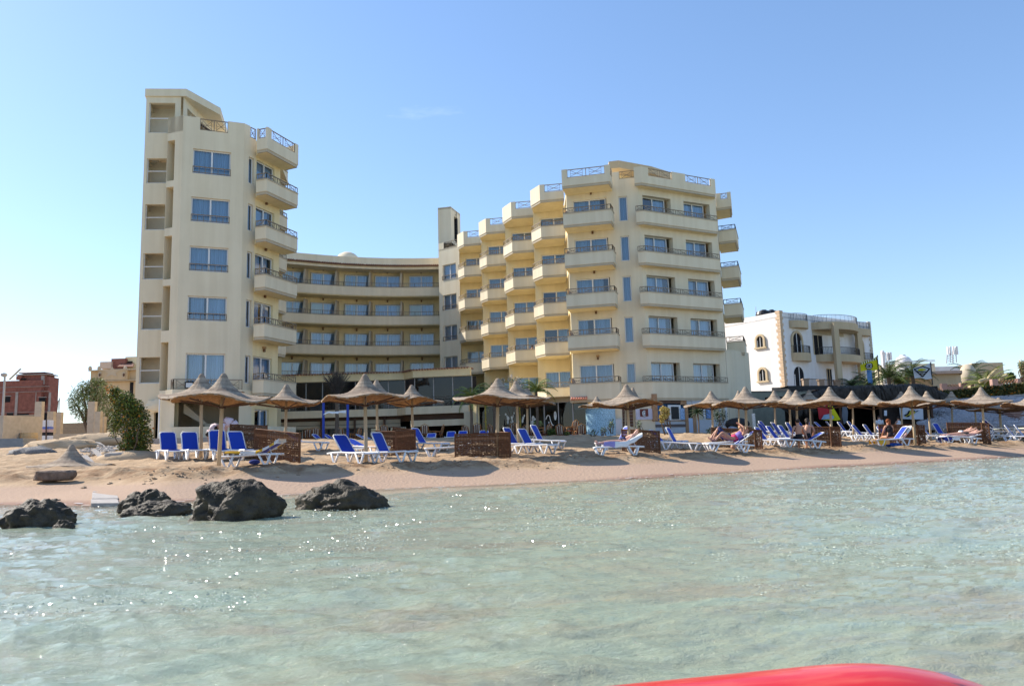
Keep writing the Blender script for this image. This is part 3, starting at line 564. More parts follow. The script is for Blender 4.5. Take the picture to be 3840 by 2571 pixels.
for i, (a, b_, lc, fc, rc, wx) in enumerate(WU):
    mb = MB(); (ux, uy), _, L = nrm_in(a, b_); u0 = (wx - a[0]) / ux; W = 2.25; nxt = [(-2.62, 71.2), (-.34, 67.0), (2.05, 62.85), (4.52, 58.5)][i]
    wmax = min(W, L - u0 - .05)
    wall(mb, a, b_, 1.9, 21.0, [(u0, u0 + wmax, TT[k] - 2.2, TT[k]) for k in TT], depth=.2)
    wall(mb, nxt, (nxt[0] + .15, b_[1] + .2) if False else (b_[0], b_[1] + .0), 1.9, 21.0) if False else None
    mb.quad((nxt[0], nxt[1], 1.9), (nxt[0], nxt[1], 21.0), (nxt[0] + .1, b_[1] + .5, 21.0), (nxt[0] + .1, b_[1] + .5, 1.9))
    part('wall', mb, Mt['yellow'], hotel)
    for k in TT: window(hotel, a, b_, u0, TT[k] - 2.2, W, 2.2, .18, VAR[k][i]); 
    bk = [(rc[0] + .05, b_[1] - .1), (a[0] + .03, a[1] - .03)]
    for k in range(5, 0, -1): balcony(hotel, [lc, fc, rc], bk, LD[k], LD[k] - .88)
    balcony(hotel, [lc, fc, rc], bk, 22.0, 20.7, gaps=[(1, .38, -.03)], zg=21.35)
# end block front: E face with balcony and small windows
E0, E1 = (4.52, 58.5), (9.9, 57.2); (ux, uy), _, LE = nrm_in(E0, E1)
mb = MB(); ue = lambda x: (x - E0[0]) / ux
eh = [(ue(5.0), ue(7.52), TT[k] - 2.2, TT[k]) for k in TT] + [(ue(8.42), ue(9.06), TT[k] - 1.95, TT[k] - .03) for k in TT]
wall(mb, E0, E1, 4.0, 21.4, eh, depth=.2); wall(mb, E0, E1, 21.4, 22.0, [(ue(8.55), LE - .25, 21.4, 21.999)], depth=.12)
part('wall', mb, Mt['cream'], hotel)
railing(hotel, [(E0[0] + ux * ue(8.55), E0[1] + uy * ue(8.55)), (E1[0] - ux * .25, E1[1] - uy * .25)], 21.4, .58)
for k in TT:
    window(hotel, E0, E1, ue(5.0), TT[k] - 2.2, 2.52, 2.2, .18, {5: 2, 4: 0, 3: 4, 2: 1, 1: 0}[k] if k != 5 else 4); window(hotel, E0, E1, ue(8.42), TT[k] - 1.95, .64, 1.92, .16, 0); wlamp(hotel, E0, E1, ue(6.4), TT[k] + .55)
EL, ER, EE = (4.1, 56.78), (7.62, 55.92), (7.95, 57.0)
for k in range(5, 1, -1): balcony(hotel, [EL, ER, EE], [(8.0, 57.65), E0], LD[k], LD[k] - .92)
balcony(hotel, [EL, ER, EE], [(8.0, 57.65), E0], 22.0, 20.7, gaps=[(0, .42, -.38), (1, .3, -.1)], zg=21.3)
# G face: long shallow balconies with two windows
G0, G1 = (9.9, 57.2), (16.62, 60.56); (gx_, gy_), (gnx, gny), LG = nrm_in(G0, G1); ug = lambda x: (x - G0[0]) / gx_
mb = MB(); gh = []
for k in TT: gh += [(ug(10.22), ug(12.6), TT[k] - 2.2, TT[k]), (ug(13.72), ug(16.05), TT[k] - 2.2, TT[k])]
wall(mb, G0, G1, 1.9, 20.75, gh, depth=.5)
part('wall', mb, Mt['cream'], hotel)
for k in TT:
    window(hotel, G0, G1, ug(10.22), TT[k] - 2.2, ug(12.6) - ug(10.22) - .3, 2.2, .46, {5: 2, 4: 0, 3: 4, 2: 3, 1: 0}[k]); window(hotel, G0, G1, ug(13.72), TT[k] - 2.2, ug(16.05) - ug(13.72) - .3, 2.2, .46, {5: 0, 4: 4, 3: 5, 2: 5, 1: 4}[k])
GA, GB, GC = (9.55, 56.65), (10.1, 56.5), (16.5, 59.85)
for k in range(5, 1, -1): balcony(hotel, [GA, GB, GC], [(G1[0] - .05, G1[1] - .1), (G0[0] + .1, G0[1] + .1)], LD[k], LD[k] - .88)
balcony(hotel, [GA, GB, GC], [(G1[0] - .05, G1[1] - .1), (G0[0] + .1, G0[1] + .1)], 22.0, 20.72, gaps=[(1, .62, 2.9), (1, 4.2, -.45)], zg=21.35)
# first-floor band wraps E and G
W1 = [EL, ER, (8.1, 56.35), (9.55, 56.45), GB, GC]
o = balcony(hotel, [EL, ER, EE, (9.2, 56.75), GB, GC], [(G1[0] - .05, G1[1] - .1), (9.95, 57.3), E0], LD[1], LD[1] - 1.2, rail=0)
railing(o, [EL, ER, EE], LD[1], .4); railing(o, [(9.45, 56.7), GB, GC], LD[1], .4)
# east side wall and its balconies
mb = MB(); ES = (18.35, 66.5)
wall(mb, G1, ES, 1.9, 21.3, [(2.0, 3.2, TT[k] - 1.9, TT[k]) for k in TT], depth=.2); wall(mb, G1, ES, 21.3, 22.0, [(1.0, 3.4, 21.3, 21.99)]); part('wall', mb, Mt['cream'], hotel)
mb = MB(); wall(mb, (17.2, 60.95), (19.3, 63.4), 1.9, 8.35); wall(mb, (16.65, 60.6), (17.2, 60.95), 1.9, 8.35); wall(mb, (19.3, 63.4), (20.4, 69), 1.9, 8.35, [(1.6, 2.8, 5.0, 7.2)], depth=.2); part('wall', mb, Mt['cream'], hotel)
mb = MB(); mb.prism([(17.2, 60.95), (19.3, 63.4), (20.4, 69), (18, 67), (16.65, 60.7)], 8.35, 8.45); part('side_roof', mb, Mt['cream'], hotel)
for k in range(5, 1, -1): dx = (5 - k) * .02; balcony(hotel, [(17.3 + dx, 62.75), (18.6 + dx, 62.25), (19.7 + dx, 65.4)], [(18.3, 66.0), (17.2, 62.9)], LD[k], LD[k] - .95, rm=Mt['raildark'])
balcony(hotel, [(17.2, 62.4), (18.3, 62.0), (19.1, 64.6)], [(18.0, 65.2), (17.0, 62.5)], 21.65, 20.4, gaps=[(0, .35, .9)], zg=21.1)
rf_ = MB(); RWP = [(-4.7, 75.9), (-2.3, 75.5), (-2.3, 71.5), (0, 71.1), (0, 67.3), (2.4, 66.8), (2.4, 63.2), (4.8, 62.6), (4.8, 58.8), (9.8, 57.5), (16.3, 60.7), (18.1, 66.5), (17, 80), (-4.6, 82)]; rf_.prism(RWP, 20.85, 20.96); part('roof', rf_, Mt['cream'], hotel)
rw = MB(); rw.quad((17, 80, 2), (18.3, 66.5, 2), (18.3, 66.5, 21), (17, 80, 21)); rw.quad((-24, 56, 2), (-24, 56, 21), (-21.3, 47.5, 21), (-21.3, 47.5, 2)); part('rear_wall', rw, Mt['cream'], hotel)
# roof canopy of the end block
P0, P1, P2, P3 = (8.0, 58.9), (8.75, 58.7), (11.55, 60.2), (14.0, 62.2)
cz = lambda px, py, p: 1.1 + ray(px, py)[2] * p[1]
cn = MB(); cn.prism([P0, P1, P2, P3, (13.5, 66), (8.3, 66)], 22.75, 23.35); part('canopy_roof', cn, Mt['tan'], hotel)
cw = MB(); wall(cw, (8.9, 60.3), (12.6, 62.3), 20.9, 22.75); wall(cw, (8.9, 66), (8.9, 60.3), 20.9, 22.75); part('canopy_wall', cw, Mt['yellow'], hotel)
# service tower between curved wing and stepped wing
C0, C1_ = (-7.17, 76.9), (-4.96, 75.25); (ux, uy), _, LC = nrm_in(C0, C1_)
mb = MB(); ch = [(.52, 2.28, z - 1.55, z) for z in (19.66, 16.6, 13.5, 10.4)]
wall(mb, C0, C1_, 1.9, 21.35, ch, depth=.22); wall(mb, C0, (C0[0] + ux * .72, C0[1] + uy * .72), 21.35, 22.0)
wall(mb, (-7.17, 81.5), C0, 1.9, 25.7); wall(mb, C1_, (-4.9, 76.6), 1.9, 22.0)
wall(mb, C0, (C0[0] + 1.35, C0[1] - .35), 22.0, 25.75); wall(mb, (C0[0] + 1.35, C0[1] - .35), (-5.05, 79.2), 22.0, 25.75, [(.9, 2.0, 22.4, 25.0)], depth=.3); mb.quad((-5.05, 79.2, 20), (-5.05, 79.2, 25.7), (-7.17, 81.5, 25.7), (-7.17, 81.5, 20))
mb.prism([C0, (C0[0] + 1.35, C0[1] - .35), (-5.05, 79.2), (-7.1, 81.4)], 25.55, 25.7); mb.prism([C0, C1_, (-4.9, 76.6), (-5.2, 79)], 21.2, 21.33)
part('service_tower', mb, Mt['cream'], hotel)
b = MB(); b.box(-5.9, 78.3, 22.2, -5.3, 78.4, 25.1); part('tower_opening', b, Mt['dark'], hotel)
b = MB(); [b.bar((-5.70, 77.3, 21.9), (-5.72, 77.6, 25.5), .05), b.bar((-5.3, 77.5, 21.9), (-5.35, 77.8, 25.5), .05)]; [b.bar((-5.70, 77.35 + .02 * j, 22.2 + .3 * j), (-5.32, 77.55 + .02 * j, 22.2 + .3 * j), .03) for j in range(11)]; part('roof_ladder', b, Mt['black'], hotel)
railing(hotel, [(C0[0] + ux * .72, C0[1] + uy * .72), C1_], 21.35, .65)
for i, z in enumerate((19.66, 16.6, 13.5, 10.4)):
    window(hotel, C0, C1_, .52, z - 1.55, 1.76, 1.55, .2, 0); railing(hotel, [(C0[0] + ux * .5, C0[1] + uy * .5), (C0[0] + ux * 2.3, C0[1] + uy * 2.3)], z - 1.52, .4, style=1, off=-.04, step=1.9)
# curved middle wing
cs = [(-.345, 73.0), (-.3017, 75.1), (-.2785, 75.9), (-.245, 77.05), (-.2181, 77.9), (-.187, 78.65), (-.1559, 79.2), (-.125, 79.5), (-.0944, 79.62), (-.088, 79.65)]
CP = [(s_ * Y, Y) for s_, Y in cs]; CW = offset_line(CP, 1.95); CLed = [18.14, 15.13, 12.05, 8.95]
b = MB(); [wall(b, CW[i], CW[i + 1], 2, 20.6) for i in range(len(CW) - 1)]; part('wall', b, Mt['yellow'], hotel)
for r_, zl in enumerate(CLed):
    b = MB(); strip(b, CP, .14, zl - .92, zl - .04); o = part('balcony', b, Mt['cream'], hotel)
    b = MB(); strip(b, CP, 1.86, zl - 1.0, zl - .7, off=.12); part('soffit', b, Mt['yellow'], o)
    b = MB(); strip(b, CP, .2, zl - .04, zl, off=-.03); part('coping', b, Mt['trim'], o); railing(o, CP, zl, .42, style=1)
    T = [19.7, 16.6, 13.5, 10.42][r_]
    for j, (sa, sb2) in enumerate([(-.3335, -.3045), (-.3000, -.2688), (-.2605, -.2284), (-.2164, -.1848), (-.1766, -.1444), (-.1318, -.1005)]):
        Ya = np.interp(sa, [c_[0] for c_ in cs], [c_[1] for c_ in cs]) + 1.82; Yb = np.interp(sb2, [c_[0] for c_ in cs], [c_[1] for c_ in cs]) + 1.82
        pa, pb = (sa * Ya, Ya), (sb2 * Yb, Yb); W = math.hypot(pb[0] - pa[0], pb[1] - pa[1]); window(hotel, pa, pb, 0, T - 2.0, round(W, 1), 2.0, -.06, vr.choice([0, 0, 0, 5, 2 if r_ == 1 else 0, 3]))
        wlamp(hotel, pa, pb, W / 2 - .02, T + .5)
        if j < 5:
            sf = sb2 + .0035; Yf = np.interp(sf, [c_[0] for c_ in cs], [c_[1] for c_ in cs]); f = MB(); x0 = sf * (Yf + 1.9); f.add([(x0 - .08, Yf + 1.9, zl - .6), (x0 - .08, Yf + .3, zl + .1), (x0 - .08, Yf + .9, T + .25), (x0 - .08, Yf + 1.9, T + .25), (x0 + .1, Yf + 1.9, zl - .6), (x0 + .1, Yf + .3, zl + .1), (x0 + .1, Yf + .9, T + .25), (x0 + .1, Yf + 1.9, T + .25)], [(0, 1, 2, 3), (7, 6, 5, 4), (0, 4, 5, 1), (1, 5, 6, 2), (2, 6, 7, 3)]); part('divider_fin', f, Mt['trim'], hotel)
b = MB(); strip(b, CP, .3, 20.45, 21.25, off=.1); strip(b, CP, 1.6, 20.05, 20.35, off=.1); part('parapet', b, Mt['cream'], hotel)
b = MB(); strip(b, CP, .5, 20.352, 20.45, off=-.12); part('eaves', b, Mt['tile'], hotel)
b = MB(); CE = offset_line(CP, 9); b.prism([CP[0], *CP[1:], *CE[::-1]], 20.5, 20.6); part('roof', b, Mt['cream'], hotel)
tb = MB()
for i in range(len(CP) - 1):
    (ux, uy), _, L = nrm_in(CP[i], CP[i + 1]); n_ = int(L / .22)
    for j in range(n_): x, y = CP[i][0] + ux * j * .22, CP[i][1] + uy * j * .22; tb.tube([(x, y - .22, 20.40), (x, y + .1, 20.5)], .085, 6)
o = part('eaves_tile', tb, Mt['tile'], hotel); o['kind'] = 'stuff'
cores = MB(); cores.prism([(-3.9, 76.9), (-1.5, 76.5), (-1.5, 72.5), (.8, 72.0), (.8, 68.3), (3.2, 67.8), (3.2, 64.2), (5.6, 63.6), (5.6, 59.6), (9.8, 58.6), (15.9, 61.7), (17.0, 66.5), (16.5, 79.5), (-3.6, 81)], 2, 20.84)
cores.prism([(-20.9, 48.9), (-19.9, 48.9), (-17.6, 48.9), (-17.0, 49.3), (-16.4, 51), (-17.4, 54.0), (-19.4, 56.5), (-20.6, 61), (-23, 66), (-26.2, 74.5), (-31, 74), (-26, 56), (-24.2, 53.4), (-20.6, 53.4)], 5, 21.0)
cores.prism(offset_line(CP, 2.75) + offset_line(CP, 8)[::-1], 2, 20.4); cores.prism([(-6.9, 78.1), (-5.0, 76.9), (-4.4, 77), (-4.4, 82), (-6.9, 82)], 2, 21.1); part('light_block_core', cores, Mt['cream'], hotel)  # unseen blocks added inside the walls to stop sun leaking through
P = at(1303, 945, 88); b = MB(); b.ell((P[0], 88, P[2] - 1.6), (1.55, 1.55, 1.6), 24, 10); part('roof_dome', b, Mt['cream'], hotel, smooth=True)
# ------------------------------------------------------------------ restaurant wing in the courtyard (part of the hotel ground floor)
rest = thing('restaurant_pavilion', 'two storey glazed restaurant terrace with tiled eaves in the hotel courtyard', 'building', (-12, 66, 2.2))
RA, RB, RC, RD = (-20.6, 66.4), (-9.3, 66.4), (-8.35, 65.0), (-3.5, 64.2)
def glazing(parent, p, q, z0, z1, n, off, dark=True, fm='steel'):
    (ux, uy), (nx, ny), L = nrm_in(p, q)
    P = lambda u, z, d=0: (p[0] + ux * u + nx * (off + d), p[1] + uy * u + ny * (off + d), z)
    for k in range(n):
        a, b_ = L * k / n + .04, L * (k + 1) / n - .04; m_ = MB(); m_.quad(P(a, z0), P(b_, z0), P(b_, z1), P(a, z1)); part('glass_panel', m_, Mt['glassd' if dark else 'glass'], parent)
    f = MB()
    for k in range(n + 1): f.bar(P(L * k / n, z0, -.02), P(L * k / n, z1, -.02), .07)
    f.bar(P(0, z0), P(L, z0), .06); f.bar(P(0, z1), P(L, z1), .06); part('glazing_frame', f, Mt[fm], parent)
b = MB(); strip(b, [RA, RB, RC, RD], .3, 7.35, 7.98); part('eaves_band', b, Mt['yellow'], rest)
b = MB(); strip(b, [RA, RB, RC, RD], .45, 4.25, 4.85, off=-.9); b.prism([RA, RB, RC, RD, (-3.5, 69), (-20, 69)], 4.3, 4.6); part('terrace_slab', b, Mt['cream'], rest)
tb = MB()
for p, q in ((RA, RB), (RB, RC), (RC, RD)):
    (ux, uy), (nx, ny), L = nrm_in(p, q)
    for j in range(int(L / .24)): x, y = p[0] + ux * (j + .5) * .24, p[1] + uy * (j + .5) * .24; tb.tube([(x - nx * .25, y - ny * .25, 7.98), (x + nx * 2, y + ny * 2, 8.1)], .07, 6)
part('roof_tile', tb, Mt['tile'], rest)['kind'] = 'stuff'
glazing(rest, RA, RB, 4.85, 7.35, 8, .5); glazing(rest, RC, RD, 4.85, 7.35, 3, .5)
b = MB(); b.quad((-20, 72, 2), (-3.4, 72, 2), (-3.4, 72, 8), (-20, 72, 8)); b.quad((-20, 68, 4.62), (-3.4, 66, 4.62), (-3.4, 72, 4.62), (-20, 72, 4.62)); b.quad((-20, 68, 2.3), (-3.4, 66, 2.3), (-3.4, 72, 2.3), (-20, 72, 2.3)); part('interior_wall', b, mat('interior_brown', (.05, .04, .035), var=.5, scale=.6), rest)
railing(rest, [(-20.6, 65.6), (-9.7, 65.6), (-8.6, 64.15), (-3.6, 63.35)], 4.85, .75, m=Mt['raildark'], off=0)
rs_ = random.Random(4)
for k in range(6):
    x = -17.5 + 2.1 * k; b = MB(); b.box(x, 67.2, 4.9, x + .9, 67.9, 5.62, 0); part('dining_table', b, mat('cloth_white%d' % k, (.5, .5, .5)) if k == 0 else bpy.data.materials['cloth_white0'], rest)
b = MB(); strip(b, [(-20.6, 66.1), (-9.6, 66.1)], .3, 3.35, 3.62); strip(b, [(-20.6, 66.1), (-9.6, 66.1)], .3, 3.66, 3.98); part('beam', b, Mt['trim'], rest)
b = MB(); strip(b, [(-8.5, 64.2), (-3.4, 63.3)], .3, 3.25, 3.75); part('beam', b, Mt['cream'], rest)
b = MB(); strip(b, [(-20.6, 66.3), (-9.6, 66.3), (-8.5, 64.6), (-3.4, 63.8)], .1, 3.75, 4.3); part('fascia_board', b, Mt['brown'], rest)
for x in (-19.2, -16.2, -13.4, -10.9, -8.6): b = MB(); b.bar((x, 65.9, 2), (x, 65.9, 4.25), .16); part('post', b, Mt['brown'], rest)
glazing(rest, (-19.9, 67.2), (-9.3, 67.2), 2.2, 3.35, 6, 0, dark=False, fm='frame')
b = MB(); b.quad((-19.9, 67.6, 2.2), (-12.3, 67.6, 2.2), (-12.3, 67.6, 3.4), (-19.9, 67.6, 3.4)); part('blue_blind', b, mat('blind_blue', (.05, .10, .19), var=.3, stretch=(1, 1, .2)), rest)
b = MB(); b.box(-4.0, 62.6, 2, -3.1, 63.6, 4.3); part('pillar', b, Mt['cream'], rest)
def clutter(x, y, z, txt=None): pass
# ------------------------------------------------------------------ beach cafe under the stepped wing
cafe = thing('beach_cafe', 'dark glass cafe front with painted white decorations under the stepped balconies', 'building', (1, 57.5, 2.1))
KA, KB, KC = (-2.9, 61.2), (.2, 60.2), (5.35, 56.9)
b = MB(); wall(b, (-3.2, 61.5), (-2.7, 61.1), 2, 5.0); wall(b, (5.3, 57.0), (6.15, 56.75), 1.9, 4.9); wall(b, (6.75, 56.6), (7.3, 56.5), 1.9, 4.9); wall(b, (6.15, 56.75), (6.75, 56.6), 4.3, 4.9); b.quad((-3.3, 58.6, 4.9), (7.6, 56.2, 4.9), (7.6, 59, 4.9), (-3.3, 62.6, 4.9)); part('wall', b, Mt['yellow'], cafe)
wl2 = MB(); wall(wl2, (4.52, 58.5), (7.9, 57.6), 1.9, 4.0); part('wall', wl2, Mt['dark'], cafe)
b = MB(); b.box(6.15, 56.85, 1.9, 6.75, 56.95, 4.3); part('door', b, mat('door_navy', (.02, .03, .06)), cafe)
b = MB(); strip(b, [KA, KB, KC], .25, 4.55, 5.0); part('glass_head_band', b, Mt['trim'], cafe)
glazing(cafe, KA, KB, 2.1, 4.55, 2, .05); glazing(cafe, KB, KC, 2.1, 4.55, 5, .05)
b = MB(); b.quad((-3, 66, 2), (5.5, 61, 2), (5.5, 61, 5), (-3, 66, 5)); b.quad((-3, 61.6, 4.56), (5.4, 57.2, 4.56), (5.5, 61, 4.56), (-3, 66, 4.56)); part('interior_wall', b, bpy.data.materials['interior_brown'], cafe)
for u in (.35, .72): x = KB[0] + (KC[0] - KB[0]) * u; y = KB[1] + (KC[1] - KB[1]) * u; b = MB(); b.bar((x, y + .5, 2), (x, y + .5, 4.6), .38); part('pillar', b, mat('orange_wood', (.30, .13, .05), var=.2) if u < .5 else bpy.data.materials['orange_wood'], cafe)
dm = mat('window_paint_white', (.75, .78, .76), var=.05)
(ux, uy), (nx, ny), LK = nrm_in(KA, KC)
def deco(px, py, r, h=None):
    s_ = sx(px, py); best = None
    for p, q in ((KA, KB), (KB, KC)):
        (ax, ay), (ex, ey), L = nrm_in(p, q); u = (s_ * p[1] - p[0]) / (ax - s_ * ay)
        if 0 <= u <= L: best = (p[0] + ax * u - ex * .03, p[1] + ay * u - ey * .03, ax, ay)
    if not best: return
    x, y, ax, ay = best; z = zat(px, py, y); m_ = MB(); n = 10; h = h or r
    m_.add([(x + ax * r * math.cos(6.283 * k / n), y + ay * r * math.cos(6.283 * k / n), z + h * math.sin(6.283 * k / n)) for k in range(n)], [tuple(range(n))]); part('window_decoration', m_, dm, cafe)
for px, py, r, h in [(1897, 1553, .07, .1), (1902, 1560, .06, .08), (1906, 1568, .11, .16), (1905, 1580, .07, .1), (1905, 1585, .06, .08), (1919, 1567, .1, .15), (1925, 1560, .07, .12), (1929, 1548, .06, .08), (1921, 1580, .1, .16), (1945, 1580, .09, .14), (1960, 1577, .1, .16), (1963, 1567, .08, .14), (1967, 1558, .06, .1), (2000, 1568, .13, .2), (2003, 1571, .18, .1), (1997, 1584, .12, .18), (2083, 1558, .12, .34), (2083, 1553, .07, .1), (1868, 1556, .16, .03), (2013, 1539, .06, .06), (1995, 1585, .1, .05), (2059, 1583, .05, .07)]: deco(px, py, r, h)
m_ = MB(); pts = []
for i in range(13):
    px = 2048 + (2078 - 2048) * i / 12; py = 1572 - 16 * math.sin(i * .42) + (6 if i > 6 else 0); s_ = sx(px, py); (ax, ay), (ex, ey), L = nrm_in(KB, KC); u = (s_ * KB[1] - KB[0]) / (ax - s_ * ay); y = KB[1] + ay * u - .06; pts.append((KB[0] + ax * u - .03, y, zat(px, py, y)))
m_.tube(pts, .035, 5); part('string_garland', m_, dm, cafe)
b = MB()
for j in range(7): b.tube([(4.2 + j * .17, 56.5 - .05 * j, 4.62), (4.3 + j * .17, 57.1 - .05 * j, 4.95)], .075, 6)
part('roof_tile', b, mat('tile_coral', (.55, .22, .15), var=.15), cafe)
# mosaic shower drum and bar front
mz = mat('blue_mosaic', (.16, .32, .46), rough=.4, var=.6, scale=24, spec=.4, col2=(.34, .52, .66), detail=3)
PX = atz(2255, 1628, 2.0); Yd = 49.5; xd = sx(2254, 1600) * Yd
b = MB(); n = 40; 
for k in range(n):
    a, c = math.pi * 2 * k / n, math.pi * 2 * (k + 1) / n; b.quad((xd + .93 * math.cos(a), Yd + .93 * math.sin(a), 1.2), (xd + .93 * math.cos(c), Yd + .93 * math.sin(c), 1.2), (xd + .93 * math.cos(c), Yd + .93 * math.sin(c), 3.55), (xd + .93 * math.cos(a), Yd + .93 * math.sin(a), 3.55))
b.prism([(xd + .93 * math.cos(6.283 * k / n), Yd + .93 * math.sin(6.283 * k / n)) for k in range(n)], 3.5, 3.56)
tag(part('shower_drum', b, mz), 'round pale blue mosaic shower drum standing beside the cafe', 'shower')
bar = thing('beach_bar', 'beach bar counter with dartboard wall and shutters under the hotel end block', 'building', (13, 57.5, 2))
wallbar = lambda px0, px1, y0, y1, m_, nm, d=0, pw=0: None
BP, BQ = (7.95, 56.65), (10.1, 56.55); BR_ = (16.45, 59.9)
def onG(px, py, d=0.0):                     # point on the bar front (line BQ-BR_) seen at the pixel
    s_ = sx(px, py); p, q = (BQ, BR_) if s_ > BQ[0] / BQ[1] else (BP, BQ); (ax, ay), (ex, ey), L = nrm_in(p, q); p = (p[0] + ex * d, p[1] + ey * d); u = (s_ * p[1] - p[0]) / (ax - s_ * ay)
    x, y = p[0] + ax * u, p[1] + ay * u; return (x, y, zat(px, py, y))
def panelG(name, px0, px1, py0, py1, m_, d=0, th=.06, parent=bar):
    a = onG(px0, py1, d); c = onG(px1, py0, d); mb = MB(); (ax, ay), (ex, ey), L = nrm_in(a, c)
    mb.add([(a[0], a[1], a[2]), (c[0], c[1], a[2]), (c[0], c[1], c[2]), (a[0], a[1], c[2]), (a[0] + ex * th, a[1] + ey * th, a[2]), (c[0] + ex * th, c[1] + ey * th, a[2]), (c[0] + ex * th, c[1] + ey * th, c[2]), (a[0] + ex * th, a[1] + ey * th, c[2])], [(0, 1, 2, 3), (7, 6, 5, 4), (0, 4, 5, 1), (1, 5, 6, 2), (2, 6, 7, 3), (3, 7, 4, 0)])
    return part(name, mb, m_, parent)
pale = mat('bar_wall_pale', (.50, .52, .55), var=.08); wood2 = mat('pine_board', (.38, .22, .12), var=.2)
panelG('wall', 2300, 2452, 1478, 1632, Mt['cream'], .02, .3); panelG('door_opening', 2336, 2380, 1532, 1600, Mt['brown'], .0); panelG('poster_board', 2386, 2446, 1532, 1573, mat('board_lilac', (.55, .55, .66), var=.05), -.03)
panelG('dartboard_backing', 2401, 2430, 1532, 1561, mat('dark_red_board', (.16, .05, .04)), -.08)
o = onG(2417, 1549, -.12); mb = MB(); (ax, ay), _, _ = nrm_in(BQ, BR_); n = 20
for r0, r1, mm_ in ((0, .06, 1), (.06, .17, 0), (.17, .21, 1), (.21, .24, 0)):
    for k in range(n):
        A = [2 * math.pi * k / n, 2 * math.pi * (k + 1) / n]; P = lambda r, a: (o[0] + ax * r * math.cos(a), o[1] + ay * r * math.cos(a), o[2] + r * math.sin(a)); mb.quad(P(r0, A[0]), P(r1, A[0]), P(r1, A[1]), P(r0, A[1]), mm_ if r0 != .06 else k % 2)
part('dartboard', mb, [Mt['black'], Mt['frame']], bar)
for yy in (1541, 1552, 1565, 1577, 1590): panelG('shelf', 2338, 2379, yy, yy + 1.6, Mt['frame'], -.05)
for i_, (x0, x1, y0, y1) in enumerate([(2312, 2332, 1570, 1636)]): panelG('cabinet', x0, x1, y0, y1, pale, -.4, .4)
panelG('post', 2451, 2463, 1476, 1577, wood2, -.15, .25)
panelG('rolled_shutter', 2463, 2551, 1480, 1512, Mt['brown'], .1); panelG('board_panel', 2552, 2574, 1480, 1516, wood2, .1); panelG('board_panel', 2574, 2596, 1478, 1516, pale, .1)
panelG('back_wall', 2463, 2560, 1512, 1576, mat('bar_back_blue', (.06, .16, .36), var=.8, scale=5), .5); panelG('hatch_frame', 2508, 2552, 1518, 1577, Mt['frame'], .05); panelG('hatch_glass', 2520, 2545, 1524, 1571, Mt['black'], .0)
panelG('menu_board', 2553, 2573, 1530, 1573, mat('menu_paper_blue', (.28, .42, .62), var=.5, scale=14), .0)
panelG('counter_wall', 2460, 2577, 1577, 1624, pale, .0, .3); panelG('counter_stripe', 2460, 2575, 1589, 1601, mat('stripe_brown', (.13, .10, .09)), -.04); panelG('counter_top', 2456, 2577, 1574, 1578, wood2, -.1, .4)
panelG('half_door', 2579, 2602, 1567, 1622, mat('door_pale_blue', (.42, .52, .68), var=.05), -.02); panelG('door_opening', 2579, 2600, 1520, 1566, Mt['dark'], .1); panelG('door_post', 2574, 2579, 1516, 1624, wood2, -.05); panelG('door_post', 2602, 2608, 1516, 1624, wood2, -.05)
panelG('wall', 2596, 2728, 1482, 1518, pale, .05, .2); panelG('back_wall', 2608, 2728, 1518, 1574, Mt['dark'], .8); panelG('low_wall', 2608, 2728, 1572, 1628, pale, .05, .2)
for x in (2640, 2700, 2722): panelG('window_mullion', x, x + 3, 1518, 1574, Mt['frame'], .03)
panelG('wall_poster', 2650, 2672, 1530, 1568, mat('poster_blue', (.20, .32, .55), var=.4, scale=6), .4)
# ------------------------------------------------------------------ white villa on the right
villa = thing('white_villa', 'white two storey villa with tan balconies, columns and quoined corners right of the hotel', 'building', (32, 84, 7))
VC = (27.8, 80.0); VL = (22.4, 88.3); VR = (41.6, 89.7); ZT = 14.6
(vx, vy), (vnx, vny), LV = nrm_in(VC, VR); (lx, ly), (lnx, lny), LL2 = nrm_in(VL, VC)
def vface(px, py, d=0.0):                  # u, z on the front facade line
    s_ = sx(px, py); p = (VC[0] + vnx * d, VC[1] + vny * d); u = (s_ * p[1] - p[0]) / (vx - s_ * vy); return u, zat(px, py, p[1] + vy * u)
def lface(px, py):
    s_ = sx(px, py); u = (s_ * VL[1] - VL[0]) / (lx - s_ * ly); return u, zat(px, py, VL[1] + ly * u)
J = lambda u, v: (2650 + u * .27754, 1100 + v * .27754)
def archpts(u0, u1, z0, z1, n=10):
    r_ = (u1 - u0) / 2; c = (u0 + u1) / 2; return [(u0, z0), (u1, z0)] + [(c + r_ * math.cos(math.pi * k / n), z1 - r_ + r_ * math.sin(math.pi * k / n)) for k in range(n + 1)]
